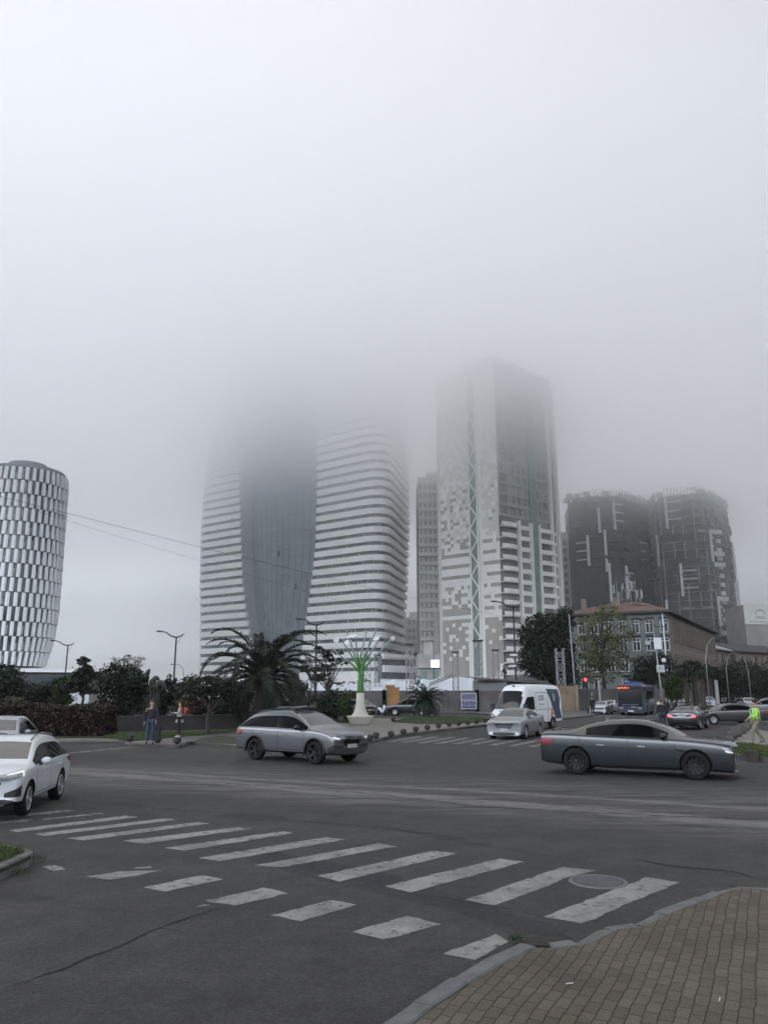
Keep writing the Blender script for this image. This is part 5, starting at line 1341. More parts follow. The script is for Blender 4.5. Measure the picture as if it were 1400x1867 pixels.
# ---- silver car partly hidden behind the white crossover
root, bvh, X, Z = build_car('wagon', 4.5, 1.80, 1.50, 2.65, .9, .33, SIL, 'estate_car', at(22, 1385, 26.5) * Vector((1, 1, 0)) if False else Vector((at(-6, 1385, 26.5).x, 26.5, 0)), R(-90 + 14), 'silver car seen over the roof of the white crossover', 'car', style='five', rim=RIMS)
front_face(bvh, root, X, Z, 1.80, 'wagon', grille=[(-.4, .8), (.4, .8), (.3, .6), (-.3, .6)], plate_txt='AB-114-BA', pz=.5,
           lamp=[([(2.05, 1.0, .93), (2.40, .52, .86), (2.42, .50, .74), (2.15, .98, .82)], (-1, -.7, 0))])

# ---- black saloon seen from behind, brake lights on
root, bvh, X, Z = build_car('sedan', 4.52, 1.80, 1.42, 2.76, .80, .33, BLKP, 'saloon_car', gr(1259, 1331) + Vector((.65, 1.9, 0)), R(90 - 31), 'black saloon car seen from behind with its brake lights on', 'car', style='five', rim=RIMS)
for s_ in (1, -1):
    patch(bvh, [(X(-2.45), s_ * .42, Z(.88)), (X(-2.35), s_ * .88, Z(.90)), (X(-2.35), s_ * .88, Z(.76)), (X(-2.45), s_ * .42, Z(.76))], (1, -s_ * .3, 0), REDL, 'taillight', root, .008, .015, .05)
    patch(bvh, [(X(-2.45), s_ * .56, Z(.87)), (X(-2.35), s_ * .76, Z(.88)), (X(-2.35), s_ * .76, Z(.78)), (X(-2.45), s_ * .56, Z(.78))], (1, -s_ * .3, 0), REDON, 'brake_light', root, .014, .002, .05)
plate(bvh, root, -2.3, Z(.80), -1, 'QE-888-QE', .52, .115)
b = MB(); b.tube([(X(-2.3), -.35, .27), (X(-2.45), -.35, .26)], .04); b.build('exhaust', CHR, root)

# ---- long dark saloon crossing behind
root, bvh, X, Z = build_car('sedan', 4.95, 1.83, 1.46, 2.80, .98, .335, DKP, 'saloon_car', gr(1338, 1321) + Vector((0, .9, 0)), R(180 + 3), 'long dark grey saloon car side on behind the black saloon', 'car', style='multi', rim=RIMS)
LONG = root
for s_ in (1, -1):
    patch(bvh, [(X(-2.45), s_ * .50, .92), (X(-2.3), s_ * .92, .94), (X(-2.2), s_ * .92, .84), (X(-2.45), s_ * .48, .80)], (1, -s_ * .9, 0), REDL, 'taillight', root, .008, .015, .05)
    P = [(1.02, .985), (.42, 1.31), (-.15, 1.36), (-.95, 1.31), (-1.5, 1.03)]
    b = MB(); L_ = []
    for (x0, z0), (x1, z1) in zip(P, P[1:]):
        for k in range(6):
            x, z = x0 + (x1 - x0) * k / 6, z0 + (z1 - z0) * k / 6; hh = bvh.ray_cast(Vector((X(x), s_ * 3, Z(z))), Vector((0, -s_, 0)), 4)[0]
            if hh: L_.append(hh)
    if len(L_) > 2: b.tube(L_, .013, 5); b.build('window_chrome', CHR, root)
    patch(bvh, [(X(1.2), s_, .27), (X(-1.3), s_, .27), (X(-1.3), s_, .24), (X(1.2), s_, .24)], (0, -s_, 0), CHR, 'sill_chrome', root, .01, .01, .08)

# ---- white saloons waiting beside the bus, small cars beyond: one build, copied
root, bvh, X, Z = build_car('sedan', 4.9, 1.86, 1.47, 2.85, .98, .33, WHITEP, 'saloon_car', gr(1095, 1303) + Vector((.7, 2, 0)), R(-90 - 27), 'white saloon car waiting on the left of the blue bus, front one of two', 'car', group='white saloon cars by the bus', scale=.9, style='multi', rim=RIMS)
front_face(bvh, root, X, Z, 1.86, 'sedan', grille=[(-.75, .72), (.75, .72), (.6, .56), (-.6, .56)], plate_txt='FF-520-FF', pz=.40, grille_m=CHR,
           lamp=[([(2.1, .97, .79), (2.42, .64, .70), (2.42, .62, .62), (2.2, .93, .66)], (-1, -.75, 0))], lowgrille=[[(-.7, .32), (.7, .32), (.6, .2), (-.6, .2)]])
WSED = root
k = copy_tree(root); k.location = gr(1122, 1299.5) + Vector((.6, 4, 0)); k['label'] = 'white saloon car waiting half hidden between the front white saloon and the bus'
# silver grey hatchback by the scooter, dark navy crossover behind the small palm
root, bvh, X, Z = build_car('wagon', 4.3, 1.75, 1.52, 2.55, .88, .31, GRYP, 'hatchback_car', gr(662, 1303) + Vector((-.3, 2.2, 0)), R(-90 + 28), 'grey hatchback car standing by the road just right of the sculpture', 'car', style='five', rim=RIMS)
front_face(bvh, root, X, Z, 1.75, 'wagon', grille=[(-.4, .8), (.4, .8), (.3, .62), (-.3, .62)], plate_txt='CC-045-AC', pz=.5, lamp=[([(2.05, 1.0, .93), (2.40, .52, .86), (2.42, .50, .74), (2.15, .98, .82)], (-1, -.7, 0))])
HATCH = root
root, bvh, X, Z = build_car('wagon', 4.45, 1.82, 1.64, 2.62, .90, .35, NAVY, 'crossover_car', gr(746, 1305) + Vector((0, .9, 0)), R(180 - 4), 'dark navy crossover car parked in front of the wall behind the small palm', 'car', style='five', rim=RIMS, lowj=2)
front_face(bvh, root, X, Z, 1.82, 'wagon', plate_txt=None, lamp=[([(2.05, 1.0, .93), (2.40, .52, .86), (2.42, .50, .74), (2.15, .98, .82)], (-1, -.7, 0))])
NAV = root
far_cars = [(HATCH, 1289, 1292, 126, -90, 'pale hatchback car far down the right hand street, between the palm trunks', 'pale'), ]
def far_copy(src, px, Y, rz, label, pm=None, group=None, s=1.0):
    o = copy_tree(src); o.location = foot(px, Y); o.rotation_euler = (0, 0, R(rz)); o['label'] = label; o.scale = (s, s, s)
    if group: o['group'] = group
    elif 'group' in o: del o['group']
    if pm:
        for ch in o.children:
            if ch.name.startswith('body') or ch.name.startswith('mirror'):
                ch.data = ch.data.copy()
                for i, m in enumerate(ch.data.materials):
                    if m and 'paint' in m.name: ch.data.materials[i] = pm
    return o
far_copy(HATCH, 1290, 116, -112, 'white hatchback car facing us down the right hand street between tree trunks', WHITEP)
far_copy(WSED, 1243, 118, -112, 'white saloon car behind the standing people, right of the bus', None)
far_copy(NAV, 1392, 78, 168, 'dark crossover car behind the person in the yellow vest', GRYP)
far_copy(HATCH, 1361, 100, -100, 'silver hatchback car in the right hand street beyond the long dark saloon', SIL)
far_copy(NAV, 1322, 150, -115, 'white crossover car far down the right hand street', WHITEP)
far_copy(WSED, 1345, 165, -115, 'distant white saloon car in the row down the right hand street', None)

# ---- high roof delivery van
def van(label, loc, rz):
    root = empty('delivery_van', loc, rz, label, 'van')
    st = [S(-2.95, .93, .45, 1.30, 2.52, wt=.82, z6=1.95, w6=.90, w5=.92, bow=.03), S(-2.90, .985, .38, 1.30, 2.64, wt=.86, z6=1.97, w6=.945, w5=.975), S(-2.6, .995, .36, 1.28, 2.70, wt=.88, z6=1.98, w6=.955, w5=.985),
          S(-1.2, .995, .36, 1.26, 2.73, wt=.88, z6=1.99, w6=.955, w5=.985), S(.42, .995, .36, 1.24, 2.73, wt=.88, z6=1.98, w6=.95, w5=.985), S(.52, .995, .36, 1.24, 2.73, wt=.88, z6=1.98, w6=.95, w5=.985),
          S(1.30, .995, .35, 1.20, 2.66, wt=.84, z6=1.93, w6=.93, w5=.98), S(1.62, .99, .35, 1.18, 2.32, wt=.82, z6=1.80, w6=.91, w5=.97, bow=.06), S(1.78, .985, .35, 1.16, 2.02, wt=.82, z6=1.66, w6=.905, w5=.965, bow=.08),
          S(2.36, .97, .34, 1.12, 1.24, wt=.80, bow=.14), S(2.70, .94, .33, 1.03, 1.10, wt=.74, bow=.16), S(2.90, .89, .33, .86, .93, wt=.68, bow=.20), S(2.96, .82, .40, .66, .74, wt=.6, bow=.22)]
    me, bvh = car_body(st, ((), 99, 99, (7, 8), ()), (2.0, -1.66), .35, WVAN, lowj=2, glass=(GLASS, GLASS), arch=.06)
    for p in me.polygons: pass
    # windscreen: strip of segment 8 (roof edge to centre)
    split_body(me, root)
    for isl_x in (): pass
    for x in (2.0, -1.66):
        for sy in (1, -1): wheel(root, x, sy * .87, .35, .23, 'steel', GRYP)
    patch(bvh, [(1.8, -.80, 1.98), (1.8, .80, 1.98), (2.4, .84, 1.24), (2.4, -.84, 1.24)], (-1, 0, 0), GLASS, 'windscreen', root, .008, .01, .08)
    patch(bvh, [(2.9, -.55, .86), (2.9, .55, .86), (2.9, .5, .62), (2.9, -.5, .62)], (-1, 0, 0), BLK, 'grille', root, .008, .01, .08)
    patch(bvh, [(2.6, -.35, 1.16), (2.6, .35, 1.16), (2.6, .35, 1.12), (2.6, -.35, 1.12)], (-1, 0, 0), TRIM, 'bonnet_vent', root, .006, .01, .08)
    patch(bvh, [(2.9, -.9, .52), (2.9, .9, .52), (2.9, .86, .36), (2.9, -.86, .36)], (-1, 0, 0), TRIM, 'bumper', root, .02, .02, .08)
    for s_ in (1, -1):
        patch(bvh, [(.60, s_, 1.98), (1.35, s_, 1.95), (1.95, s_, 1.30), (1.95, s_, 1.22), (.60, s_, 1.20)], (0, -s_, 0), GLASSD, 'side_window', root, .008, .01, .08)
        patch(bvh, [(2.6, s_ * .9, 1.06), (2.9, s_ * .62, .94), (2.9, s_ * .62, .70), (2.7, s_ * .92, .72)], (-1, -s_ * .8, 0), LENS, 'headlight', root, .01, .01, .06)
        patch(bvh, [(-2.62, s_, 2.42), (-1.05, s_, 2.44), (-1.35, s_, 1.9), (-1.80, s_, .95), (-2.0, s_, .62), (-2.82, s_, .62), (-2.55, s_, 1.3), (-2.72, s_, 1.9)][::1], (0, -s_, 0), VTEAL, 'painted_panel', root, .003, .003, .12)
        patch(bvh, [(-1.52, s_, 1.35), (-1.30, s_, .72), (-1.85, s_, .72)], (0, -s_, 0), VORG, 'orange_triangle', root, .005, .004, .12)
        for i in range(3):
            z = 2.06 - i * .15; patch(bvh, [(-2.0, s_, z), (-1.82, s_, z + .10), (-1.82, s_, z + .02), (-2.0, s_, z - .08)], (0, -s_, 0), PLT, 'logo_bar', root, .006, .004, .2)
        Lx = -1.05
        for (t_, z, sz) in (('EXPRESS', 1.98, .19), ('DELIVERY', 1.80, .19), ('577 11 44', 1.50, .17), ('. . . . . . .', 1.15, .14), ('. . . . . .', 1.02, .14), ('. . . . .', .90, .14)):
            M = Matrix.Translation((-.20 if s_ > 0 else -.20, s_ * 1.004, z)) @ Matrix.Rotation(math.pi if s_ > 0 else 0, 4, 'Z') @ Matrix.Rotation(math.pi / 2, 4, 'X')
            lettering(t_, sz, PLK2, root, M, 'lettering', .002)
        b = MB()
        for x, z, z2 in ((.50, .5, 2.1), (-1.02, .5, 2.3), ): b.box((x, s_ * .998, (z + z2) / 2), (.014, .01, z2 - z))
        b.box((-1.2, s_ * 1.0, 1.18), (3.2, .012, .02)); b.box((-1.0, s_ * .975, 2.22), (3.0, .012, .02)); b.build('panel_gap', GRYP, root)
        b = MB(); b.box((2.0, s_ * 1.14, 1.38), (.12, .22, .34)); b.build('mirror', TRIM, root)
        b = MB(); b.box((-2.97, s_ * .86, 1.1), (.03, .12, .5)); b.build('taillight', REDL, root)
    b = MB(); b.box((2.03, .25, 1.30), (.3, .22, .03), rz=.4); b.box((2.1, -.1, 1.28), (.25, .4, .02)); b.build('paper', PLT, root)
    plate(bvh, root, 2.9, .47, 1, 'JJ-660-KJ', .5, .11)
    b = MB(); b.ball((1.35, .0, 2.60), .07, 10); b.build('roof_sensor', TRIM, root)
    return root
VTEAL = mat('van_teal', (.022, .052, .075), .4, .05); VORG = mat('van_orange', (.50, .13, .03), .4, .05); PLK2 = mat('van_letters', (.10, .11, .13), .5)
van('white high roof delivery van with dark teal panel, orange triangle and white stripes', gr(931, 1333) + Vector((1.32, 2.2, 0)), R(-90 - 40))

# ---- blue city bus
BUSB = paint('bus_blue_paint', (.007, .012, .050), .0, .3, .5); BUSD = mat('bus_dark_side', (.012, .03, .04), .4, .2); BTEAL = mat('bus_teal', (.04, .12, .13), .4, .1); LEDO = mat('destination_lights', (.4, .1, .02), .4, emit=(1, .16, .02), es=1.5)
def bus(label, loc, rz):
    root = empty('city_bus', loc, rz, label, 'bus'); L, w, H = 9.5, 1.23, 2.95
    b = MB(); sec = [(-w, .32), (w, .32), (w, H - .25), (w - .12, H - .04), (w - .3, H), (-w + .3, H), (-w + .12, H - .04), (-w, H - .25)]
    vs = []; xs = [(-L / 2, .97), (-L / 2 + .1, 1), (L / 2 - .18, 1), (L / 2 - .02, .96)]
    for x, k in xs: vs += [(x, y * k, .32 + (z - .32) * (k + (1 - k) * .3)) for y, z in sec]
    b.add(vs, [(i * 8 + j, i * 8 + (j + 1) % 8, (i + 1) * 8 + (j + 1) % 8, (i + 1) * 8 + j) for i in range(3) for j in range(8)] + [tuple(range(8))[::-1], tuple(24 + j for j in range(8))]); b.build('body', BUSB, root)
    x = L / 2 + .0
    b = MB(); b.box((x, 0, 1.62), (.03, 2.16, 1.45)); b.build('windscreen', GLASS, root)
    b = MB(); b.box((x + .012, 0, 2.58), (.03, 2.2, .34)); b.build('destination_box', BLK, root)
    b = MB(); rr = random.Random(3)
    M = Matrix.Translation((x + .03, -.55, 2.58)) @ Matrix.Rotation(math.pi / 2, 4, 'Z') @ Matrix.Rotation(math.pi / 2, 4, 'X')
    lettering('BATUMI 1', .25, LEDO, root, M, 'destination_text', .004)
    for s_ in (1, -1):
        b = MB(); b.box((-.2, s_ * (w + .004), 1.75), (L - 2.6, .02, 1.05)); b.build('side_window', GLASSD, root)
        b = MB(); b.box((L / 2 - .85, s_ * (w + .006), 1.35), (1.1, .025, 1.95)); b.build('door', BTEAL, root)
        b = MB(); b.box((x + .01, s_ * .85, .72), (.04, .38, .2)); b.build('headlight', LENS, root)
        b = MB(); b.bar((x - .1, s_ * w, 2.5), (x + .25, s_ * (w + .2), 2.4), .05); b.box((x + .25, s_ * (w + .2), 2.1), (.1, .2, .5)); b.build('mirror', TRIM, root)
        for xw in (L / 2 - 2.4, -L / 2 + 2.6):
            wheel(root, xw, s_ * (w - .13), .46, .28, 'steel', GRYP)
            b = MB(); b.lathe([(.001, 0), (.56, 0), (.56, .02)], n=28, M=Matrix.Translation((xw, s_ * (w + .001), .46)) @ Matrix.Rotation(-math.pi / 2 * s_, 4, 'X')); b.build('wheel_well', TRIM, root)
    b = MB(); b.box((x, 0, .42), (.06, 2.3, .2)); b.build('bumper', TRIM, root)
    b = MB(); b.box((.9, 0, H + .13), (3.6, 1.5, .26), top=.92); b.build('roof_unit', mat('bus_roof_blue', (.018, .028, .13), .5), root)
    b = MB(); b.box((x + .05, 0, .45), (.02, .5, .12)); pl = b.build('license_plate', PLT, root)
    b = MB(); b.box((x + .03, 0, 1.02), (.02, 1.6, .04)); b.box((x + .03, .3, .80), (.02, .5, .1)); b.build('front_trim', CHR, root)
    return root
bus('dark blue city bus with orange destination lights waiting at the far crossing', gr(1149, 1305) + Vector((2.0, 4.1, 0)), R(-90 - 25))
# ------------------------------------------------------------------ trees, palms, shrubs
BARK = mat('bark', (.040, .034, .028), .95, .35, 4, .8, 30, stretch=(1, 1, .3)); BARKG = mat('grey_bark', (.11, .10, .09), .9, .3, 4, .6, 30)
def leafmats(nm, c): return [mat(nm + k, tuple(v * f for v in c), .6, .25, .8, spec=.3) for k, f in (('_dark', .55), ('_mid', 1.0), ('_light', 1.6))]
LDK = leafmats('dark_leaf', (0.0129, 0.0184, 0.0109)); LOL = leafmats('spring_leaf', (0.0640, 0.0720, 0.0256)); LRD = leafmats('hedge_leaf', (0.0255, 0.0150, 0.0112)); LGR = leafmats('green_leaf', (0.0225, 0.0390, 0.0105))
LBL = leafmats('palm_leaf', (0.0136, 0.0198, 0.0118)); LBR = leafmats('dry_leaf', (.045, .040, .024)); LYL = leafmats('yellow_leaf', (.10, .09, .03))
def leaf_cloud(mb, blobs, n, size, r, sparse=.0):
    """n leaves spread in clumps through the ellipsoids blobs = [(centre, (rx, ry, rz))]"""
    vol = [b_[1][0] * b_[1][1] * b_[1][2] for b_ in blobs]; tot = sum(vol)
    for (c, rd), v in zip(blobs, vol):
        k = max(4, int(n * v / tot)); nc = max(3, int(k / 34)); cl = []
        for _ in range(nc):
            while True:
                p = Vector((r.uniform(-1, 1), r.uniform(-1, 1), r.uniform(-1, 1)))
                if p.length < 1 and p.length > .25 + .3 * r.random(): break
            cl.append((p, r.choice((0, 1, 1, 2)), r.uniform(.10, .26)))
        for _ in range(k):
            p, sh, w = r.choice(cl); q = p + Vector((r.gauss(0, w), r.gauss(0, w), r.gauss(0, w * .7)))
            w_ = Vector((c[0] + q.x * rd[0], c[1] + q.y * rd[1], c[2] + q.z * rd[2]))
            if w_.z < .08: continue
            a = Vector((r.gauss(0, 1), r.gauss(0, 1), r.gauss(0, .7))).normalized(); b_ = a.cross(Vector((r.gauss(0, 1), r.gauss(0, 1), r.gauss(0, 1)))).normalized()
            s = size * r.uniform(.6, 1.4); t = s * r.uniform(.45, .7)
            mb.add([w_ - a * s, w_ + b_ * t, w_ + a * s, w_ - b_ * t], [(0, 1, 2, 3)], sh)
def tree(label, loc, h, blobs, n, leaf, mats, name='tree', cat='tree', trunk=.14, bark=BARK, seed=0, limbs=6, group=None, crown='crown', lean=0, thin=True):
    r = random.Random(seed); t = empty(name, loc, 0, label, cat, group)
    mb = MB(); base = Vector((0, 0, -.05)); top = Vector((lean, 0, h * .55)); P = [base.lerp(top, k / 5) + Vector((r.gauss(0, trunk * .3), r.gauss(0, trunk * .3), 0)) * (k > 0) for k in range(6)]
    mb.tube(P, [trunk * (1.25 - .12 * k) for k in range(6)], 8)
    for k in range(limbs):
        c, rd = blobs[k % len(blobs)]; e_ = Vector((c[0] + r.uniform(-.6, .6) * rd[0], c[1] + r.uniform(-.6, .6) * rd[1], c[2] + r.uniform(-.2, .8) * rd[2])); s = P[r.choice((3, 4, 5))]
        m_ = s.lerp(e_, .5) + Vector((r.gauss(0, .1), r.gauss(0, .1), r.uniform(0, .2))) * h * .15; L_ = [s, s.lerp(m_, .6), m_, m_.lerp(e_, .6), e_]
        mb.tube(L_, [trunk * .6, trunk * .45, trunk * .35, trunk * .2, trunk * .08], 6)
        for q in range(3):
            a = L_[r.choice((2, 3))]; w = a + Vector((r.uniform(-1, 1) * rd[0], r.uniform(-1, 1) * rd[1], r.uniform(0, 1) * rd[2])) * .6; mb.tube([a, a.lerp(w, .5) + Vector((0, 0, .05)), w], [trunk * .2, trunk * .12, trunk * .05], 5)
    mb.build('trunk', bark, t, True)
    mb = MB(); leaf_cloud(mb, blobs, n, leaf, r); mb.build(crown, mats, t)
    return t
def blob_px(px, py, Y, wpx, hpx, dep=None, base=None):
    """ellipsoid that fills wpx x hpx pixels round px, py at distance Y (relative to base)"""
    c = at(px, py, Y); k = 1400 / (Y * CP); rd = (wpx / 2 / k, (dep or wpx / 2 / k), hpx / 2 / k)
    b_ = base or Vector((0, 0, 0)); return ((c.x - b_.x, c.y - b_.y, c.z - b_.z), rd)
def tree_px(label, px, Y, z0, bl, n, leaf, mats, **k):
    base = foot(px, Y, z0); bb = [blob_px(a, b_, Y, c, d, base=base) for a, b_, c, d in bl]; h = max(b_[0][2] + b_[1][2] for b_ in bb)
    return tree(label, base, h, bb, n, leaf, mats, **k)
def frond(L, droop, nl, ll, rise, r, up=.35, w=.022):
    mb = MB(); P = []; a = rise; p = Vector((0, 0, 0)); st = L / 14
    for k in range(15): P.append(p.copy()); p = p + Vector((math.cos(a), 0, math.sin(a))) * st; a -= droop * (k + 3) / 60
    mb.tube(P, [.035 - .002 * k for k in range(15)], 4, 1)
    for k in range(nl):
        t = .12 + .86 * k / nl; i = min(13, int(t * 14)); f = t * 14 - i; q = P[i].lerp(P[i + 1], f); d = (P[min(i + 1, 14)] - P[i]).normalized(); nrm = Vector((-d.z, 0, d.x))
        l = ll * (math.sin(math.pi * min(1, t * .92 + .08)) ** .6) * r.uniform(.85, 1.1) + .05
        for s in (-1, 1):
            v = (d * r.uniform(.45, .75) + Vector((0, s, 0)) * .85 + nrm * (up + r.uniform(-.25, .2))).normalized(); e_ = q + v * l; m_ = q + v * l * .5; e_.z -= l * .18; sd = d * w
            mb.add([q - sd * .5, q + sd * .5, m_ + sd, e_, m_ - sd], [(0, 1, 2, 3, 4)], 0 if r.random() < .6 else 2)
    return mb.mesh('frond', LBL)
def palm(label, loc, h, nf, L, name, cat, seed, trunk=.3, elev=(-.35, 1.35), nl=46, ll=.5, droop=1.0, skirt=0, bark=BARK, w=.022):
    r = random.Random(seed); t = empty(name, loc, 0, label, cat)
    mb = MB(); P = [(r.gauss(0, .02), r.gauss(0, .02), h * k / 8 - .05) for k in range(9)]; mb.tube(P, [trunk * (1.15 - .03 * k + .10 * (k % 2)) for k in range(9)], 12); mb.ball((0, 0, h), trunk * 1.15, 12, sz=(1, 1, .9)); mb.build('trunk', bark, t, True)
    ms = [frond(L * f, droop * d_, nl, ll, e_, r, w=w) for f, d_, e_ in ((1, .9, 1.15), (.97, 1.2, .85), (1.0, 1.5, .55), (.92, 1.6, .2), (.8, 1.3, -.2))]
    for k in range(nf):
        q = k / nf; i = min(4, int(q * 5)); o = link('frond', ms[i], t); o.location = (0, 0, h + .05); o.rotation_euler = (r.uniform(-.15, .15), r.uniform(-.18, .12), k * 2.39996 + r.uniform(-.2, .2)); s = r.uniform(.85, 1.08); o.scale = (s, s, s)
    if skirt:
        mb = MB(); leaf_cloud(mb, [((0, 0, h - skirt * .5), (trunk * 2.2, trunk * 2.2, skirt))], 500, .12, r); mb.build('dead_fronds', LBR, t)
    return t
palm('big spreading date palm with a short thick trunk on the park lawn', foot(478, 45, ZP), 2.75, 54, 4.9, 'date_palm', 'palm', 3, .36, nl=70, ll=.46, droop=1.0, w=.030)
palm('small bushy cycad palm on the oval lawn in front of the navy crossover', foot(776, 67, ZP + .04), 1.15, 46, 2.15, 'cycad_palm', 'palm', 4, .30, nl=44, ll=.28, droop=.7, w=.02)
tree_px('small flat crowned tree on a thin trunk beside the park path', 383, 41, ZP, [(385, 1252, 105, 34), (350, 1262, 60, 24), (415, 1258, 70, 30)], 5200, .075, LDK, seed=1, trunk=.10, limbs=9)
tree_px('dark dense tree with low hanging crown on the lawn behind the hedge', 227, 46, ZP, [(222, 1243, 84, 58), (206, 1268, 44, 60), (240, 1276, 52, 62), (224, 1296, 34, 36)], 9500, .085, LDK, seed=2, trunk=.16)
tree_px('slim dark tree rising to a ragged tip left of the dense tree', 152, 60, ZP, [(153, 1208, 26, 26), (152, 1234, 40, 30), (136, 1252, 40, 26), (162, 1225, 26, 22), (160, 1256, 30, 20)], 3600, .13, LDK, seed=3, trunk=.12)
tree_px('almost bare pale tree showing above the dense dark tree', 226, 78, ZP, [(216, 1206, 50, 32), (248, 1212, 44, 36)], 420, .09, LBR, seed=4, trunk=.14, limbs=26, bark=BARKG, name='bare_tree')
tree_px('dark bushy tree at the left edge in front of the barrel tower', 14, 58, ZP, [(5, 1250, 70, 70), (-20, 1235, 60, 70), (28, 1262, 46, 50)], 5200, .12, LDK, seed=5)
tree_px('low dark tree in front of the podium building', 62, 64, ZP, [(66, 1268, 70, 40), (95, 1262, 50, 50), (45, 1275, 50, 36)], 4200, .12, LDK, seed=6)
tree_px('loose green tree between the podium building and the slim tree', 118, 62, ZP, [(118, 1250, 34, 34), (110, 1276, 40, 22)], 2600, .12, LGR, seed=16)
tree_px('tall loose tree with few leaves in front of the striped tower right wing', 598, 74, ZP, [(592, 1190, 60, 26), (605, 1212, 64, 26), (575, 1222, 56, 26), (600, 1238, 64, 22), (622, 1205, 26, 20)], 760, .17, LDK, seed=7, trunk=.12, limbs=18)
for i, (px, py, w, h, Y, m, lb) in enumerate([(612, 1284, 56, 52, 60, LDK, 'dark shrub right of the date palm'), (640, 1288, 46, 50, 57, LGR, 'greenish shrub left of the sculpture'), (575, 1290, 60, 50, 58, LDK, 'dark round shrub behind the estate car roof'), (548, 1296, 50, 40, 55, LBR, 'brownish shrub behind the estate car'),
        (404, 1291, 54, 40, 53, LDK, 'dark round clipped bush left of the date palm'), (366, 1290, 38, 32, 53, LRD, 'reddish round bush behind the flat crowned tree'), (336, 1289, 30, 30, 54, LYL, 'yellowish bush behind the standing woman'),
        (303, 1268, 26, 60, 53, LDK, 'dark conifer shrub behind the standing man'), (320, 1268, 24, 54, 56, LDK, 'second dark conifer shrub nearer the street lamp'), (284, 1284, 46, 40, 53, LDK, 'dark wide shrub under the curved cactus'), (440, 1294, 30, 30, 50, LGR, 'small green shrub at the palm foot'),
        (345, 1250, 34, 34, 66, LDK, 'dark tree right of the street lamp behind the park'), (25, 1283, 60, 22, 56, LBR, 'low brown shrub behind the hedge at the left'), (196, 1290, 40, 22, 53, LRD, 'low reddish shrub at the right end of the hedge'), (490, 1294, 80, 40, 52, LDK, 'dense undergrowth shrub around the date palm trunk')]):
    base = foot(px, Y, ZP); r = random.Random(40 + i); t = empty('shrub', base, 0, lb, 'shrub'); mb = MB()
    leaf_cloud(mb, [blob_px(px, py, Y, w, h, base=base)], int(w * h * .9), .085 if Y < 52 else .10, r); mb.build('foliage', m, t)
    mb = MB()
    for k in range(6): mb.tube([(r.gauss(0, .08), r.gauss(0, .08), -.03), (r.gauss(0, .2), r.gauss(0, .2), .5), (r.gauss(0, .4), r.gauss(0, .4), (1260 - py) / 28 + 2.1)], [.04, .03, .01], 5)
    mb.build('stem', BARK, t)
# curved thick stemmed cactus
CAC = mat('cactus', (.032, .042, .032), .7, .2, 3); t = empty('cactus', foot(272, 49, ZP), 0, 'tall cactus with thick arched grey green stems among the shrubs', 'cactus')
for (a, b_, c, d) in [((272, 1300), (266, 1250), (262, 1232), (274, 1220)), ((276, 1300), (274, 1245), (280, 1229), (291, 1240)), ((280, 1300), (284, 1250), (291, 1226), (303, 1262)), ((268, 1300), (258, 1255), (252, 1240), (268, 1226)), ((264, 1300), (248, 1262), (246, 1250), (258, 1244)), ((284, 1300), (290, 1262), (284, 1240), (272, 1252))]:
    P = [at(*q, 49) - t.location for q in (a, b_, c, d)]; L_ = []
    for k in range(13): s = k / 12; L_.append(P[0] * (1 - s) ** 3 + P[1] * 3 * s * (1 - s) ** 2 + P[2] * 3 * s * s * (1 - s) + P[3] * s ** 3)
    mb = MB(); mb.tube([L_[0] * 1.0 + Vector((0, 0, -1.0))] + L_, [.17] * 11 + [.16, .12, .05], 9); mb.build('stem', CAC, t, True)
# hedge
def hedge(label, a, c, w, h, n, mats, seed):
    t = empty('hedge', a, 0, label, 'hedge'); r = random.Random(seed); d = c - a; L = d.length; d.normalize(); nn = Vector((-d.y, d.x, 0)); mb = MB()
    q = [Vector((0, 0, 0)), d * L, d * L + nn * w, nn * w]; mb.prism([tuple((p + nn * .12).xy) for p in q], 0, h - .15, 0)
    mb.build('core', mats[0], t); mb = MB()
    for _ in range(n):
        u = r.uniform(0, L); f = r.random()
        if f < .6: p = d * u + nn * r.gauss(.02, .06) + Vector((0, 0, r.uniform(.0, h)))
        elif f < .95: p = d * u + nn * r.uniform(0, w) + Vector((0, 0, h + r.gauss(-.03, .06) + .06 * math.sin(u * 2.1)))
        else: p = d * (L + r.gauss(0, .07)) + nn * r.uniform(0, w) + Vector((0, 0, r.uniform(0, h)))
        a_ = Vector((r.gauss(0, 1), r.gauss(0, 1), r.gauss(0, 1))).normalized(); b_ = a_.cross(Vector((r.gauss(0, 1), r.gauss(0, 1), r.gauss(0, 1)))).normalized(); s = r.uniform(.05, .11)
        mb.add([p - a_ * s, p + b_ * s * .6, p + a_ * s, p - b_ * s * .6], [(0, 1, 2, 3)], r.choice((0, 0, 1, 1, 2)))
    mb.build('foliage', mats, t); return t
a, c = gr(-330, 1344, ZP), gr(187, 1343, ZP); hedge('long clipped reddish brown hedge along the left pavement', a, c, 2.0, 1.42, 15000, LRD, 7)
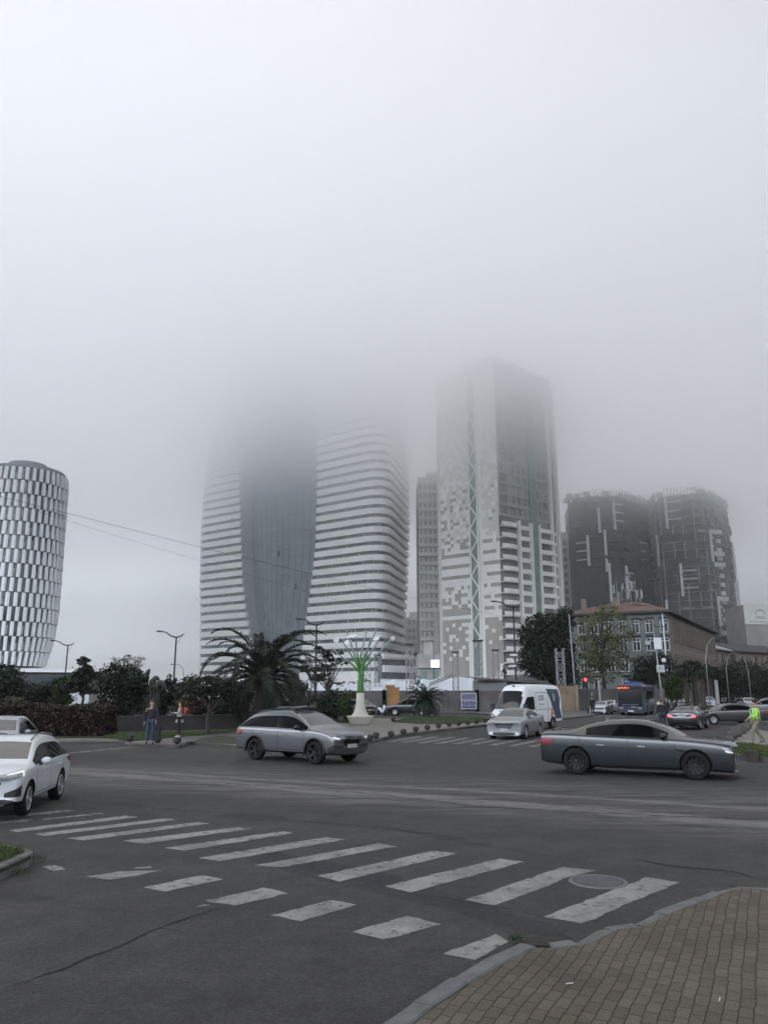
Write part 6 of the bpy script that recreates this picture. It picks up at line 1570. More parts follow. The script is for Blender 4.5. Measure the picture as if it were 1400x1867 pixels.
# right hand side
tree_px('tall dark tree with small gaps left of the grey green building', 1003, 101, 0, [(1000, 1150, 60, 60), (1028, 1128, 36, 50), (968, 1158, 44, 60), (985, 1200, 70, 80), (1025, 1190, 46, 100), (1010, 1235, 80, 50), (975, 1128, 26, 24)], 26000, .17, LDK, seed=21, trunk=.35, limbs=12)
tree_px('tall spring green tree with thin foliage in front of the grey green building', 1101, 112, 0, [(1112, 1118, 60, 44), (1082, 1140, 64, 60), (1128, 1150, 62, 56), (1100, 1185, 90, 70), (1065, 1180, 40, 60), (1140, 1195, 40, 60), (1090, 1225, 80, 44)], 8000, .14, LOL, seed=22, trunk=.26, limbs=22)
tree_px('dark tree behind the bus roof', 1180, 116, 0, [(1180, 1222, 54, 60), (1205, 1215, 44, 50), (1168, 1250, 46, 50)], 7000, .15, LDK, seed=23, trunk=.2)
tree_px('bright green low tree behind the standing people', 1230, 110, 0, [(1230, 1250, 46, 50), (1215, 1262, 36, 40), (1246, 1242, 30, 40)], 5000, .13, LGR, seed=24, trunk=.15)
for i, (px, Y, py) in enumerate([(1251, 106, 1222), (1266, 112, 1216), (1281, 102, 1224), (1296, 120, 1226), (1268, 128, 1226)]):
    b0 = foot(px, Y); h = at(px, py, Y).z
    lb = ['fan palm nearest the standing people, shaggy crown', 'tallest shaggy fan palm of the street row', 'fan palm with the thickest trunk in the street row', 'fan palm right of the brown building corner', 'thin far fan palm half hidden in the street row'][i]
    palm(lb, b0, h, 30, 1.9, 'fan_palm', 'palm', 60 + i, .26, nl=16, ll=.55, droop=1.6, skirt=1.7, w=.06)
for i, (px, Y, bl, lb) in enumerate([(1325, 142, [(1322, 1240, 50, 60), (1338, 1262, 40, 40)], 'dark street tree under the double arm lamp'), (1352, 150, [(1352, 1232, 50, 62), (1365, 1258, 50, 50)], 'dark street tree before the pilastered building'), (1388, 138, [(1388, 1238, 48, 64), (1400, 1262, 60, 50)], 'dark street tree at the right edge'), (1450, 130, [(1450, 1230, 70, 90)], 'dark street tree beyond the right edge'), (1310, 160, [(1308, 1250, 40, 50)], 'small dark street tree behind the palms')]):
    tree_px(lb, px, Y, 0, bl, 6000, .16, LDK, seed=70 + i, trunk=.22)
for i, (px, Y) in enumerate([(640, 130), (560, 140), (460, 150), (-60, 120)]):
    tree_px(['low far tree behind the tents', 'far tree behind the date palm', 'far tree left of the date palm', 'far tree beyond the left edge'][i], px, Y, 0, [(px, 1262, 110, 34), (px + 30, 1254, 60, 26), (px - 36, 1260, 60, 26)], 5000, .18, LDK, seed=80 + i, trunk=.2)
# grass blades on the lawns that show
def grass_on(polys, n, seed, h=.10):
    r = random.Random(seed); mb = MB()
    for poly, z, k in polys:
        tr = tessellate_polygon([[Vector((x, y, 0)) for x, y in poly]]); A = []
        for t in tr: a, b_, c = [Vector((*poly[i], z)) for i in t]; A.append(((b_ - a).cross(c - a).length, a, b_, c))
        tot = sum(q[0] for q in A)
        for ar, a, b_, c in A:
            for _ in range(int(n * k * ar / tot)):
                u, v = r.random(), r.random()
                if u + v > 1: u, v = 1 - u, 1 - v
                p = a + (b_ - a) * u + (c - a) * v; t = r.uniform(0, 6.28); w = Vector((math.cos(t), math.sin(t), 0)) * .012; hh = h * r.uniform(.4, 1.3); e_ = p + Vector((r.gauss(0, .04), r.gauss(0, .04), hh))
                mb.add([p - w, p + w, e_], [(0, 1, 2)], r.choice((0, 1, 1, 2)))
    return tag(mb.build('grass', leafmats('grass_blade', (.045, .065, .018))), kind='stuff')
grass_on([([(p.x, p.y) for p in offset(LI, -.12)], .135, .35), ([tuple(gr(x, y, .16).xy) for x, y in [(1326, 1369), (1345, 1375), (1400, 1379), (1440, 1382), (1440, 1364), (1400, 1362), (1345, 1356)]], .17, .3),
          (gpoly([(716, 1316), (760, 1319), (830, 1319.6), (905, 1314), (880, 1309), (800, 1307), (745, 1309)], ZP), ZP + .04, .2), (gpoly([(190, 1347), (232, 1351), (300, 1347), (440, 1331), (440, 1335), (190, 1342)], ZP), ZP + .02, .3)], 26000, 5)
# weeds in the kerb joint
mb = MB(); r = random.Random(9)
for (px, py, n, s) in [(937, 1713, 45, .04), (833, 1792, 16, .03), (50, 1566, 120, .10), (38, 1590, 60, .08), ]:
    c = gr(px, py, .03)
    for _ in range(n):
        t = r.uniform(0, 6.28); w = Vector((math.cos(t), math.sin(t), 0)) * .006; p = c + Vector((r.gauss(0, s), r.gauss(0, s * .6), 0)); mb.add([p - w, p + w, p + Vector((r.gauss(0, .05), r.gauss(0, .05), r.uniform(.02, .08)))], [(0, 1, 2)], r.choice((0, 1, 2)))
tag(mb.build('weeds', LGR), kind='stuff')
# ------------------------------------------------------------------ street furniture
POLE = mat('dark_pole_paint', (.010, .012, .014), .5, .15, 3); GALV = mat('galvanised_steel', (.22, .22, .22), .5, .15, 3, metal=.4); LHEAD = mat('lamp_head', (.025, .028, .03), .5)
def street_lamp(label, px, Y, ytop, arm=2.3, left=True, back=.9, z0=0.0, m=POLE):
    b0 = foot(px, Y, z0); h = at(px, ytop, Y).z - z0; t = empty('street_lamp', b0, 0, label, 'street lamp', 'street lamps with curved wing arms'); s = -1 if left else 1
    mb = MB(); mb.tube([(0, 0, -.05), (0, 0, .8), (0, 0, .82), (0, 0, h)], [.16, .16, .12, .085], 10); mb.build('pole', m, t, True)
    P = [(-s * back, 0, h + .42), (-s * back * .5, 0, h + .12), (0, 0, h), (s * arm * .35, 0, h + .12), (s * arm * .7, 0, h + .55), (s * arm, 0, h + .70)]
    mb = MB(); mb.tube(P, [.05, .07, .09, .08, .07, .06], 8); mb.bar((0, 0, h - .9), (-s * back * .9, 0, h + .35), .03); mb.build('arm', m, t, True)
    mb = MB(); M = Matrix.Translation((s * (arm + .32), 0, h + .70)) @ Matrix.Rotation(-s * .05, 4, 'Y') @ Matrix.Diagonal((.45, .16, .10, 1)); mb.lathe([(math.sin(math.pi * i / 8) + .001, -math.cos(math.pi * i / 8)) for i in range(9)], n=12, M=M); mb.build('lamp_head', LHEAD, t, True)
    return t
street_lamp('street lamp with its post rising behind the grey shed roof', 941, 93, 1107, 2.0)
street_lamp('street lamp in front of the striped tower right wing', 575, 88, 1140, 1.7, m=POLE)
street_lamp('street lamp standing alone against the sky left of the striped tower', 316, 92, 1162, 1.7)
street_lamp('smaller street lamp beside the barrel tower', 117, 112, 1177, 1.9)
def hook_lamp(label, px, Y, ytop, arm, s): 
    b0 = foot(px, Y); h = at(px, ytop, Y).z; t = empty('street_lamp', b0, 0, label, 'street lamp'); mb = MB(); mb.tube([(0, 0, -.05), (0, 0, h * .7), (s * arm * .2, 0, h * .9), (s * arm * .55, 0, h * .99), (s * arm, 0, h)], [.08, .06, .05, .04, .03], 8); mb.build('pole', GALV, t, True)
    mb = MB(); mb.box((s * (arm + .25), 0, h - .02), (.6, .2, .1)); mb.build('lamp_head', LHEAD, t); return t
hook_lamp('thin hook shaped lamp right of the lone street lamp', 335, 96, 1211, 1.2, -1)
hook_lamp('grey street lamp bending left over the brown building facade', 1291, 96, 1163, 1.8, 1)
hook_lamp('second grey street pole further down the right hand street', 1327, 112, 1190, 1.6, 1)
hook_lamp('third grey street pole in front of the pilastered building', 1367, 118, 1196, 1.4, -1)
# cctv on the lamp by the shed
CAMW = mat('camera_white', (.5, .5, .5), .5)
def camera_unit(label, px, py, Y, s=-1, kind='box'):
    c = at(px, py, Y); t = empty('security_camera', c, 0, label, 'camera'); mb = MB()
    if kind == 'box': mb.box((0, 0, 0), (.85, .3, .22)); mb.build('housing', CAMW, t); mb = MB(); mb.bar((.4 * -s, 0, 0), (1.0 * -s, 0, -.25), .06)
    else: mb.ball((0, 0, 0), .22, 12); mb.build('housing', CAMW, t); mb = MB(); mb.bar((0, 0, .2), (-.5 * s, 0, .35), .06)
    mb.build('bracket', POLE, t)
camera_unit('upper white camera on the lamp post above the shed roof', 936, 1194, 92.6); camera_unit('lower white camera on the lamp post above the shed roof', 934, 1214, 92.6)
# pole with signs and boxes in front of the brown corner
t = empty('sign_pole', foot(1204, 74), 0, 'tall grey pole with white boxes and twin arms in front of the brown corner', 'pole'); h = at(1196, 1136, 74).z
mb = MB(); mb.tube([(.12, 0, -.05), (0, 0, 3), (-.25, 0, h)], [.10, .08, .05], 10); mb.build('pole', GALV, t, True)
mb = MB(); P = at(1196, 1143, 74) - t.location; mb.tube([P, P + Vector((-.7, 0, .55)), P + Vector((-1.35, 0, .70))], .04, 6); mb.tube([P, P + Vector((.7, 0, .05)), P + Vector((1.4, 0, .8))], .04, 6); mb.box(P + Vector((-1.55, 0, .72)), (.55, .2, .1)); mb.build('arm', POLE, t, True)
mb = MB(); mb.box(at(1198, 1173, 73.8) - t.location, (.62, .25, 1.05)); mb.build('upper_box', WPA, t)
q = at(1203.5, 1219, 73.7) - t.location; mb = MB(); mb.box(q, (.72, .12, .68)); so = mb.build('sign', mat('sign_panel', (.36, .38, .38), .6), t)
mb = MB(); mb.bar(q + Vector((-.18, -.07, 0)), q + Vector((.12, -.07, 0)), .05, .02); mb.bar(q + Vector((-.18, -.07, 0)), q + Vector((-.06, -.07, .1)), .05, .02); mb.bar(q + Vector((-.18, -.07, 0)), q + Vector((-.06, -.07, -.1)), .05, .02); mb.build('arrow', POLE, so)
camera_unit('white dome camera beside the sign pole', 1209.5, 1204, 73.9, 1, 'dome')
# traffic light
def traffic_light(label, px, Y, yl):
    t = empty('traffic_light', foot(px, Y, .1), 0, label, 'traffic light'); q = at(px, yl, Y) - t.location
    mb = MB(); mb.tube([(.1, 0, 0), (.05, 0, q.z)], [.07, .06], 8); mb.bar((-.2, 0, q.z - .5), (-1.6, 0, q.z - .42), .12); mb.build('pole', POLE, t)
    mb = MB(); mb.box((0, -.05, q.z - .28), (.36, .25, 1.0)); hb = mb.build('housing', BLK, t)
    mb = MB(); mb.lathe([(.001, 0), (.15, 0), (.15, .02)], n=20, M=Matrix.Translation((0, -.19, q.z)) @ Matrix.Rotation(math.pi / 2, 4, 'X')); mb.build('red_lamp', mat('red_signal', (.8, .02, .02), .3, emit=(1, .03, .04), es=4.0), hb)
    mb = MB()
    for z in (-.3, -.6): mb.lathe([(.001, 0), (.12, 0), (.12, .02)], n=16, M=Matrix.Translation((0, -.19, q.z + z)) @ Matrix.Rotation(math.pi / 2, 4, 'X'))
    mb.build('lens', TRIM, hb)
    mb = MB(); mb.box((.9, -.02, q.z - .03), (.75, .05, .08)); mb.build('side_arm', POLE, t)
traffic_light('traffic light showing red in front of the grey green building', 1067, 80, 1239)
t = empty('utility_pole', foot(1049, 96), 0, 'slender pale pole at the left corner of the grey green building', 'pole'); mb = MB(); mb.tube([(0, 0, 0), (-.3, 0, at(1045, 1120, 96).z)], [.12, .08], 8); mb.build('pole', GALV, t)
for i, (px, Y, yt, lb) in enumerate([(1078, 98, 1262, 'thin metal post on the far pavement right of the tan wall'), (1092, 101, 1240, 'pale concrete post standing in front of the spring green tree'), (1306, 104, 1240, 'thick pale trunk like post among the fan palms')]):
    t = empty('post', foot(px, Y), 0, lb, 'post'); mb = MB(); mb.tube([(0, 0, 0), (0, 0, at(px, yt, Y).z)], [.1 + .08 * i, .08 + .07 * i], 8); mb.build('shaft', GALV if i == 0 else CON, t)
# faceted ball bollards
BOL = mat('bollard_stone', (.026, .024, .020), .85, .3, 8, .5, 40)
bo = MB(); bmx = bmesh.new(); bmesh.ops.create_icosphere(bmx, subdivisions=1, radius=.19); bmx.verts.ensure_lookup_table()
# flattened facets on top and bottom
vs = [(v.co.x, v.co.y, max(-.155, min(.155, v.co.z)) + .165) for v in bmx.verts]; fs = [tuple(v.index for v in f.verts) for f in bmx.faces]; bmx.free(); bo.add(vs, fs); bo.lathe([(.10, 0), (.10, .03), (.001, .03)], n=10)
BME = bo.mesh('bollard_ball', BOL)
bp = [(685.5, 1347, 'first on the left'), (713, 1344.5, ''), (735.5, 1340, ''), (758, 1335, ''), (779, 1331.5, ''), (799.5, 1328, ''), (818.5, 1325, ''), (836, 1323.5, ''), (852.5, 1322, ''), (868.5, 1320, ''), (884, 1317.5, '')]
ordn = ['first', 'second', 'third', 'fourth', 'fifth', 'sixth', 'seventh', 'eighth', 'ninth', 'tenth', 'eleventh']
for i, (x, y, _) in enumerate(bp):
    p = gr(x, y, ZP); o = link('bollard', BME, loc=p); o.rotation_euler = (0, 0, i * .7); tag(o, ordn[i] + ' dark stone ball bollard, counted from the estate car, on the curved plaza kerb', 'bollard', 'ball bollards along the kerb')
for i, (x, y, lb) in enumerate([(237, 1352, 'dark stone ball bollard on the lawn edge left of the standing man'), (288, 1355, 'dark stone ball bollard right beside the standing man'), (323, 1357.5, 'dark stone ball bollard in front of the standing woman'), (674, 1352, 'dark stone ball bollard half hidden by the estate car bonnet'), (716.5, 1316, 'dark stone ball bollard at the tip of the oval lawn')]):
    o = link('bollard', BME, loc=gr(x, y, ZP)); o.rotation_euler = (0, 0, i + .4); tag(o, lb, 'bollard', 'ball bollards along the kerb')
# plaza sculpture: white cone base, green pipes, mirror discs
CRM = mat('cream_concrete', (.46, .44, .38), .6, .06, 2); GPI = mat('green_pipe', (.035, .15, .022), .35, .12, 2, coat=.4); SPI = mat('grey_pipe', (.17, .21, .19), .35, .15, 1.5, coat=.3); DSC = mat('white_disc', (.55, .55, .56), .35, .08, 3)
SB = foot(657, 53, ZP); t = empty('plaza_sculpture', SB, 0, 'sculpture of green pipes fanning from a cream cone bench with white discs on their tips', 'sculpture')
mb = MB(); mb.lathe([(.001, 0), (.62, .0), (.66, .06), (.86, .46), (.9, .50), (.9, .56), (.62, .56), (.46, .74), (.34, 1.05), (.28, 1.45), (.255, 2.05), (.001, 2.05)], n=48)
mb.v = [(x * 1.0, y, z) for x, y, z in mb.v]; mb.build('base', CRM, t, True)
tips = [(606, 1181), (622, 1163), (631, 1146), (648, 1160), (668, 1152), (686, 1148), (694, 1160), (715, 1163), (640, 1172), (676, 1163)]
mids = [(641, 1225), (645, 1215), (646, 1205), (652, 1210), (655, 1205), (664, 1205), (668, 1212), (672, 1222), (648, 1215), (665, 1215)]
r = random.Random(2)
for i, ((tx, ty), (mx, my)) in enumerate(zip(tips, mids)):
    dy = [.5, -.6, .9, -.9, .2, 1.0, -.7, .4, 1.3, -1.2][i]; a = 2 * math.pi * i / 10
    P0 = Vector((math.cos(a) * .16, math.sin(a) * .16, 1.9)); P3 = at(tx, ty, 53 + dy) - SB; P1 = P0 + Vector((0, 0, 2.3)); P2 = at(mx, my, 53 + dy * .4) - SB; P2 = P2 + (P3 - P2) * .22
    L_ = [P0 * (1 - s) ** 3 + P1 * 3 * s * (1 - s) ** 2 + P2 * 3 * s * s * (1 - s) + P3 * s ** 3 for s in [k / 22 for k in range(23)]]
    mb = MB(); mb.tube(L_[:14], .065, 8); pi = mb.build('pipe', GPI, t, True); mb = MB(); mb.tube(L_[13:], [.062 - .002 * k for k in range(10)], 8); mb.build('pipe_tip', SPI, pi, True)
for (dx, dy_, dpy, s, rx) in [(642, 1160, .2, .40, -.5), (690, 1160, -.4, .32, -.35), (634, 1172, .9, .30, -1.0), (686, 1165, .6, .24, -.8), (613, 1166, -.3, .22, 1.2), (716, 1164, .3, .16, 1.0), (668, 1152, .5, .20, -.2)]:
    c = at(dx, dy_, 53 + dpy) - SB; mb = MB(); mb.lathe([(.001, -.02), (s, -.02), (s, .02), (.001, .02)], n=28, M=Matrix.Translation(c) @ Matrix.Rotation(-rx - .2, 4, 'X') @ Matrix.Rotation(rx * .3, 4, 'Y')); mb.build('disc', DSC, t)
# truss towers for the stage lights
def truss(label, px, Y, yt, w=.45, yb=1290, cap=True, m=GALV):
    a = foot(px, Y); h = at(px, yt, Y).z; t = empty('truss_tower', a, 0, label, 'truss tower', 'aluminium truss towers behind the boundary wall'); mb = MB(); c = [(-w, -w), (w, -w), (w, w), (-w, w)]
    for x, y in c: mb.bar((x, y, 0), (x, y, h), .09)
    mb.build('chord', m, t); mb = MB(); z = 0; k = 0
    while z < h - w * 2:
        for i in range(4):
            (x0, y0), (x1, y1) = c[i], c[(i + 1) % 4]
            if k % 2: x0, y0, x1, y1 = x1, y1, x0, y0
            mb.bar((x0, y0, z), (x1, y1, z + w * 2), .055); mb.bar((x0, y0, z + w * 2), (x1, y1, z + w * 2), .05)
        z += w * 2; k += 1
    mb.build('lacing', m, t)
    if cap: mb = MB(); mb.box((0, 0, h + .1), (w * 2.6, w * 2.6, .22)); mb.build('head_block', POLE, t)
truss('truss tower behind the sculpture pipes', 669, 100, 1185, .42); truss('thin truss tower right of the sculpture', 688, 108, 1196, .38)
truss('tall truss tower, nearer of the pair by the podium block', 747, 96, 1177, .42); truss('truss tower, lower of the pair by the podium block', 754, 99, 1194, .42)
truss('short truss tower before the beige block', 831, 104, 1191, .34); truss('tall truss tower below the green lattice strip', 873, 97, 1170, .46); truss('short truss tower left of the man on the roof', 905, 103, 1187, .34)
truss('truss tower without a head block in front of the dark tree', 1023, 93, 1182, .42, cap=False)
t = empty('truss_boom', (0, 0, 0), 0, 'slanting lattice boom above the small palm', 'boom'); mb = MB(); a, c = at(783, 1248, 99), at(832, 1229, 100)
for o in (Vector((0, 0, .2)), Vector((0, .3, -.15)), Vector((0, -.3, -.15))): mb.bar(a + o, c + o, .09)
for k in range(12): p, q = a.lerp(c, k / 12), a.lerp(c, (k + 1) / 12); mb.bar(p + Vector((0, 0, .2)), q + Vector((0, -.3, -.15)), .06); mb.bar(p + Vector((0, .3, -.15)), q + Vector((0, 0, .2)), .06)
mb.bar((a.x, a.y, 0), a, .12); mb.build('lattice', GALV, t)
# signs
def sign(label, px, py, Y, w, h, m, txt=None, tm=None, ts=.4, post=True, name='sign', sub='lettering'):
    c = at(px, py, Y); t = empty(name, (c.x, c.y, 0), 0, label, 'sign'); mb = MB(); mb.box((0, 0, c.z), (w, .08, h)); p = mb.build('panel', m, t)
    if post: mb = MB(); mb.tube([(0, .08, 0), (0, .08, c.z + h * .4)], .045, 8); mb.build('post', GALV, t)
    if txt: lettering(txt, ts, tm, p, Matrix.Translation((0, -.05, c.z)) @ Matrix.Rotation(math.pi / 2, 4, 'X'), sub, .004)
    return t, c
sign('small parking sign with the letter P above the small palm', 761, 1240, 82, .56, .82, mat('sign_dark', (.03, .04, .06), .5), 'P', LW, .75)
t, c = sign('lit white advertising panel with a blue mark on a building front', 793, 1210, 135, 1.45, 1.3, mat('lit_panel', (.8, .85, .9), .4, emit=(.82, .92, 1), es=.42), post=False, name='lit_sign')
mb = MB(); mb.bar((-.35, -.06, c.z - .3), (.05, -.06, c.z + .05), .16, .02); mb.bar((-.05, -.06, c.z), (.35, -.06, c.z + .35), .16, .02); mb.bar((-.1, -.06, c.z + .25), (.2, -.06, c.z - .2), .12, .02); mb.build('mark', mat('sign_blue', (.03, .10, .25), .5), t)
mb = MB(); mb.bar((-.2, .1, 0), (-.2, .1, c.z + 1.6), .1); mb.build('post', POLE, t)
# poster on the wall
PB_ = mat('poster_blue', (.028, .030, .085), .5, .2, 3); PW_ = mat('poster_print', (.22, .20, .30), .6, .5, 6)
a = at(840, 1264, 87.2); c = at(868, 1292, 87.2); t = empty('banner', (a.x, 86.9, 0), 0, 'dark blue banner full of small writing in a white frame on the boundary wall', 'banner'); w = c.x - a.x; z0, z1 = c.z, a.z
mb = MB(); mb.box((w / 2, 0, (z0 + z1) / 2), (w, .04, z1 - z0)); mb.build('sheet', PB_, t)
mb = MB()
for x in (0, w): mb.box((x, -.01, (z0 + z1) / 2), (.05, .06, z1 - z0))
for z in (z0, z1, z0 + (z1 - z0) * .55): mb.box((w / 2, -.012, z), (w + .05, .06, .05))
mb.build('frame', LW, t); mb = MB(); r = random.Random(4)
for i in range(11):
    z = z1 - .12 - i * (z1 - z0 - .2) / 11
    if i == 5: continue
    x = .08
    while x < w - .2: l = r.uniform(.08, .3); mb.box((x + l / 2, -.025, z), (l, .01, .055 if i % 3 else .09)); x += l + .06
mb.build('writing', PW_, t)
# kiosk column, scooter, lorries
ORG = mat('orange_board', (.26, .135, .045), .8, .25, .8); a, c = at(706, 1290, 78), at(728, 1290, 78); t = empty('advertising_column', (a.x, 78, 0), 0, 'tall orange brown board column left of the navy crossover', 'column')
mb = MB(); mb.box(((c.x - a.x) / 2, .2, 1.3), (c.x - a.x, .5, 2.6)); mb.build('board', ORG, t); mb = MB(); mb.box(((c.x - a.x) / 2, .2, 2.62), ((c.x - a.x) + .15, .6, .08)); mb.box((.0, -.08, 1.3), (.06, .1, 2.6)); mb.build('frame', BRR, t)
mb = MB(); mb.box(((c.x - a.x) / 2 - .3, .6, 2.75), (.9, .4, .3)); mb.build('top_box', ORG, t)
t = empty('scooter', foot(696, 76), R(-60), 'white scooter parked between the grey hatchback and the orange column', 'scooter')
for x in (-.62, .62):
    mb = MB(); mb.lathe([(.14, -.05), (.24, -.05), (.26, 0), (.24, .05), (.14, .05)], n=20, M=Matrix.Translation((x, 0, .26)) @ Matrix.Rotation(math.pi / 2, 4, 'X')); mb.build('wheel', RUB, t, True)
mb = MB(); mb.tube([(-.75, 0, .62), (-.4, 0, .70), (-.1, 0, .52), (.12, 0, .34), (.40, 0, .40), (.50, 0, .75), (.46, 0, 1.0)], [.10, .18, .16, .10, .11, .16, .09], 10); mb.build('fairing', WHITEP, t, True)
mb = MB(); mb.box((-.32, 0, .86), (.75, .26, .12), top=.8); mb.build('seat', TRIM, t, True)
mb = MB(); mb.tube([(.44, -.32, 1.06), (.50, 0, 1.08), (.44, .32, 1.06)], .02, 6); mb.tube([(.50, 0, 1.05), (.62, 0, .26)], .03, 6); mb.box((.55, 0, 1.25), (.04, .42, .35)); mb.build('handlebar', BLK, t)
def lorry(label, px, Y, w, rz):
    t = empty('box_truck', foot(px, Y), rz, label, 'truck', 'white box trucks behind the park'); mb = MB(); mb.box((0, 0, 1.72), (2.2, 4.2, 2.1)); mb.build('cargo_box', WHITEP, t)
    mb = MB(); mb.box((0, 0, 2.79), (2.26, 4.26, .06)); mb.box((-1.08, -2.11, 1.7), (.05, .04, 2.1)); mb.box((0, -2.11, 1.7), (.04, .03, 2.0)); mb.box((0, 0, .64), (2.0, 5.8, .16)); mb.build('frame', GRYP, t)
    mb = MB(); mb.box((0, 2.8, 1.3), (2.0, 1.4, 1.5), top=.86); mb.build('cab', WHITEP, t)
    for x in (-.9, .9):
        for y in (-1.4, 2.7): mb = MB(); mb.lathe([(.001, -.12), (.38, -.12), (.38, .12), (.001, .12)], n=20, M=Matrix.Translation((x, y, .38)) @ Matrix.Rotation(math.pi / 2, 4, 'Y')); mb.build('wheel', RUB, t)
lorry('white box truck seen between the trees, nearer the slim tree', 151, 77, 2, .15); lorry('white box truck seen between the trees, nearer the dense tree', 178, 82, 2, -.1)
# overhead wires
WIR = mat('cable', (.05, .05, .05), .7)
def wire(label, pts, rad):
    t = MB(); L_ = []
    for (a, c) in zip(pts, pts[1:]):
        for k in range(24): L_.append(a.lerp(c, k / 24))
    t.tube(L_ + [pts[-1]], rad, 5); return tag(t.build('overhead_wire', WIR), label, 'wire', 'overhead wires across the junction')
wire('upper overhead wire crossing the barrel tower and the blue glass front', [at(-260, 840, 34), at(0, 905, 42), at(120, 935, 47), at(363, 997, 58), at(563, 1045, 72), at(760, 1092, 86), at(938, 1128, 92)], .012)
wire('lower overhead wire crossing the barrel tower and the blue glass front', [at(-260, 845, 36), at(0, 911, 44), at(115, 946, 49), at(190, 970, 53), at(360, 1021, 62), at(480, 1056, 70), at(570, 1082, 76), at(780, 1140, 88), at(938, 1180, 92)], .008)
# rocks edging the right island
RCK = mat('rock', (.062, .056, .05), .9, .35, 2.5, .8, 12)
for i, (px, py, s) in enumerate([(1338, 1349, .42), (1345, 1344, .45), (1353, 1338, .46), (1361, 1333, .44), (1369, 1329, .4), (1332, 1354, .30), (1376, 1326, .36)]):
    bmx = bmesh.new(); s *= .78; bmesh.ops.create_icosphere(bmx, subdivisions=3, radius=s); r = random.Random(30 + i); f1 = [Vector((r.gauss(0, 1), r.gauss(0, 1), r.gauss(0, 1))).normalized() for _ in range(9)]
    for v in bmx.verts:
        for f in f1: d = v.co.dot(f); v.co -= f * max(0, d - s * .72) * .9
        v.co.z *= .8
    me = bpy.data.meshes.new('rock'); bmx.to_mesh(me); bmx.free(); me.materials.append(RCK); o = link('rock', me, loc=gr(px, py, .14) + Vector((0, .2, s * .55)))
    tag(o, ['brown boulder near the low end of the rock row', 'brown boulder second from the low end of the rock row', 'large brown boulder in the middle of the rock row', 'brown boulder beside the walking person', 'brown boulder behind the knee of the walking person', 'pale small boulder at the front tip of the rock row', 'brown boulder at the far end of the rock row'][i], 'rock', 'rocks edging the right island')
t = empty('kerb_post', gr(1371, 1389), 0, 'short dark wooden block against the right island kerb', 'block'); mb = MB(); mb.box((0, 0, .17), (.30, .22, .36), top=1.06); mb.build('block', BARK, t)
# cigarette ends on the bricks
FIL = mat('paper_white', (.5, .48, .44), .8)
for i, (px, py) in enumerate([(1039, 1794), (1310, 1823)]):
    c = gr(px, py, .078); mb = MB(); mb.tube([(-.035, 0, .004), (.03, .008 * (1 - 2 * i), .004)], .0045, 8); o = mb.build('cigarette_end', FIL, None, loc=c); o.rotation_euler = (0, 0, .2 + i); tag(o, ['white cigarette end on the brick paving near the kerb corner', 'small white cigarette end at the lower right of the brick paving'][i], 'litter')
# ------------------------------------------------------------------ people
SKIN = mat('skin', (.32, .20, .15), .6, .08, 9); HAIR = mat('dark_hair', (.012, .010, .009), .7, .3, 20)
def skinned(V, E_, RD, root_i, m, name, parent, lv=2):
    me = bpy.data.meshes.new(name); me.from_pydata([tuple(v) for v in V], E_, []); o = bpy.data.objects.new('tmp', me); COL.objects.link(o)
    sk = o.modifiers.new('skin', 'SKIN'); sk.use_smooth_shade = True; sk.branch_smoothing = .6
    for i, r in enumerate(RD): d = me.skin_vertices[0].data[i]; d.radius = (r, r) if isinstance(r, (int, float)) else r; d.use_root = (i == root_i)
    sb = o.modifiers.new('sub', 'SUBSURF'); sb.levels = lv; sb.render_levels = lv
    dg = bpy.context.evaluated_depsgraph_get(); r = bpy.data.meshes.new_from_object(o.evaluated_get(dg)); bpy.data.objects.remove(o)
    r.materials.clear(); r.materials.append(m); r.polygons.foreach_set('use_smooth', [True] * len(r.polygons)); r.name = name
    return link(name, r, parent)
CL = {}
def cloth(nm, c, rough=.85): return mat('cloth_' + nm, c, rough, .18, 9, .3, 60)
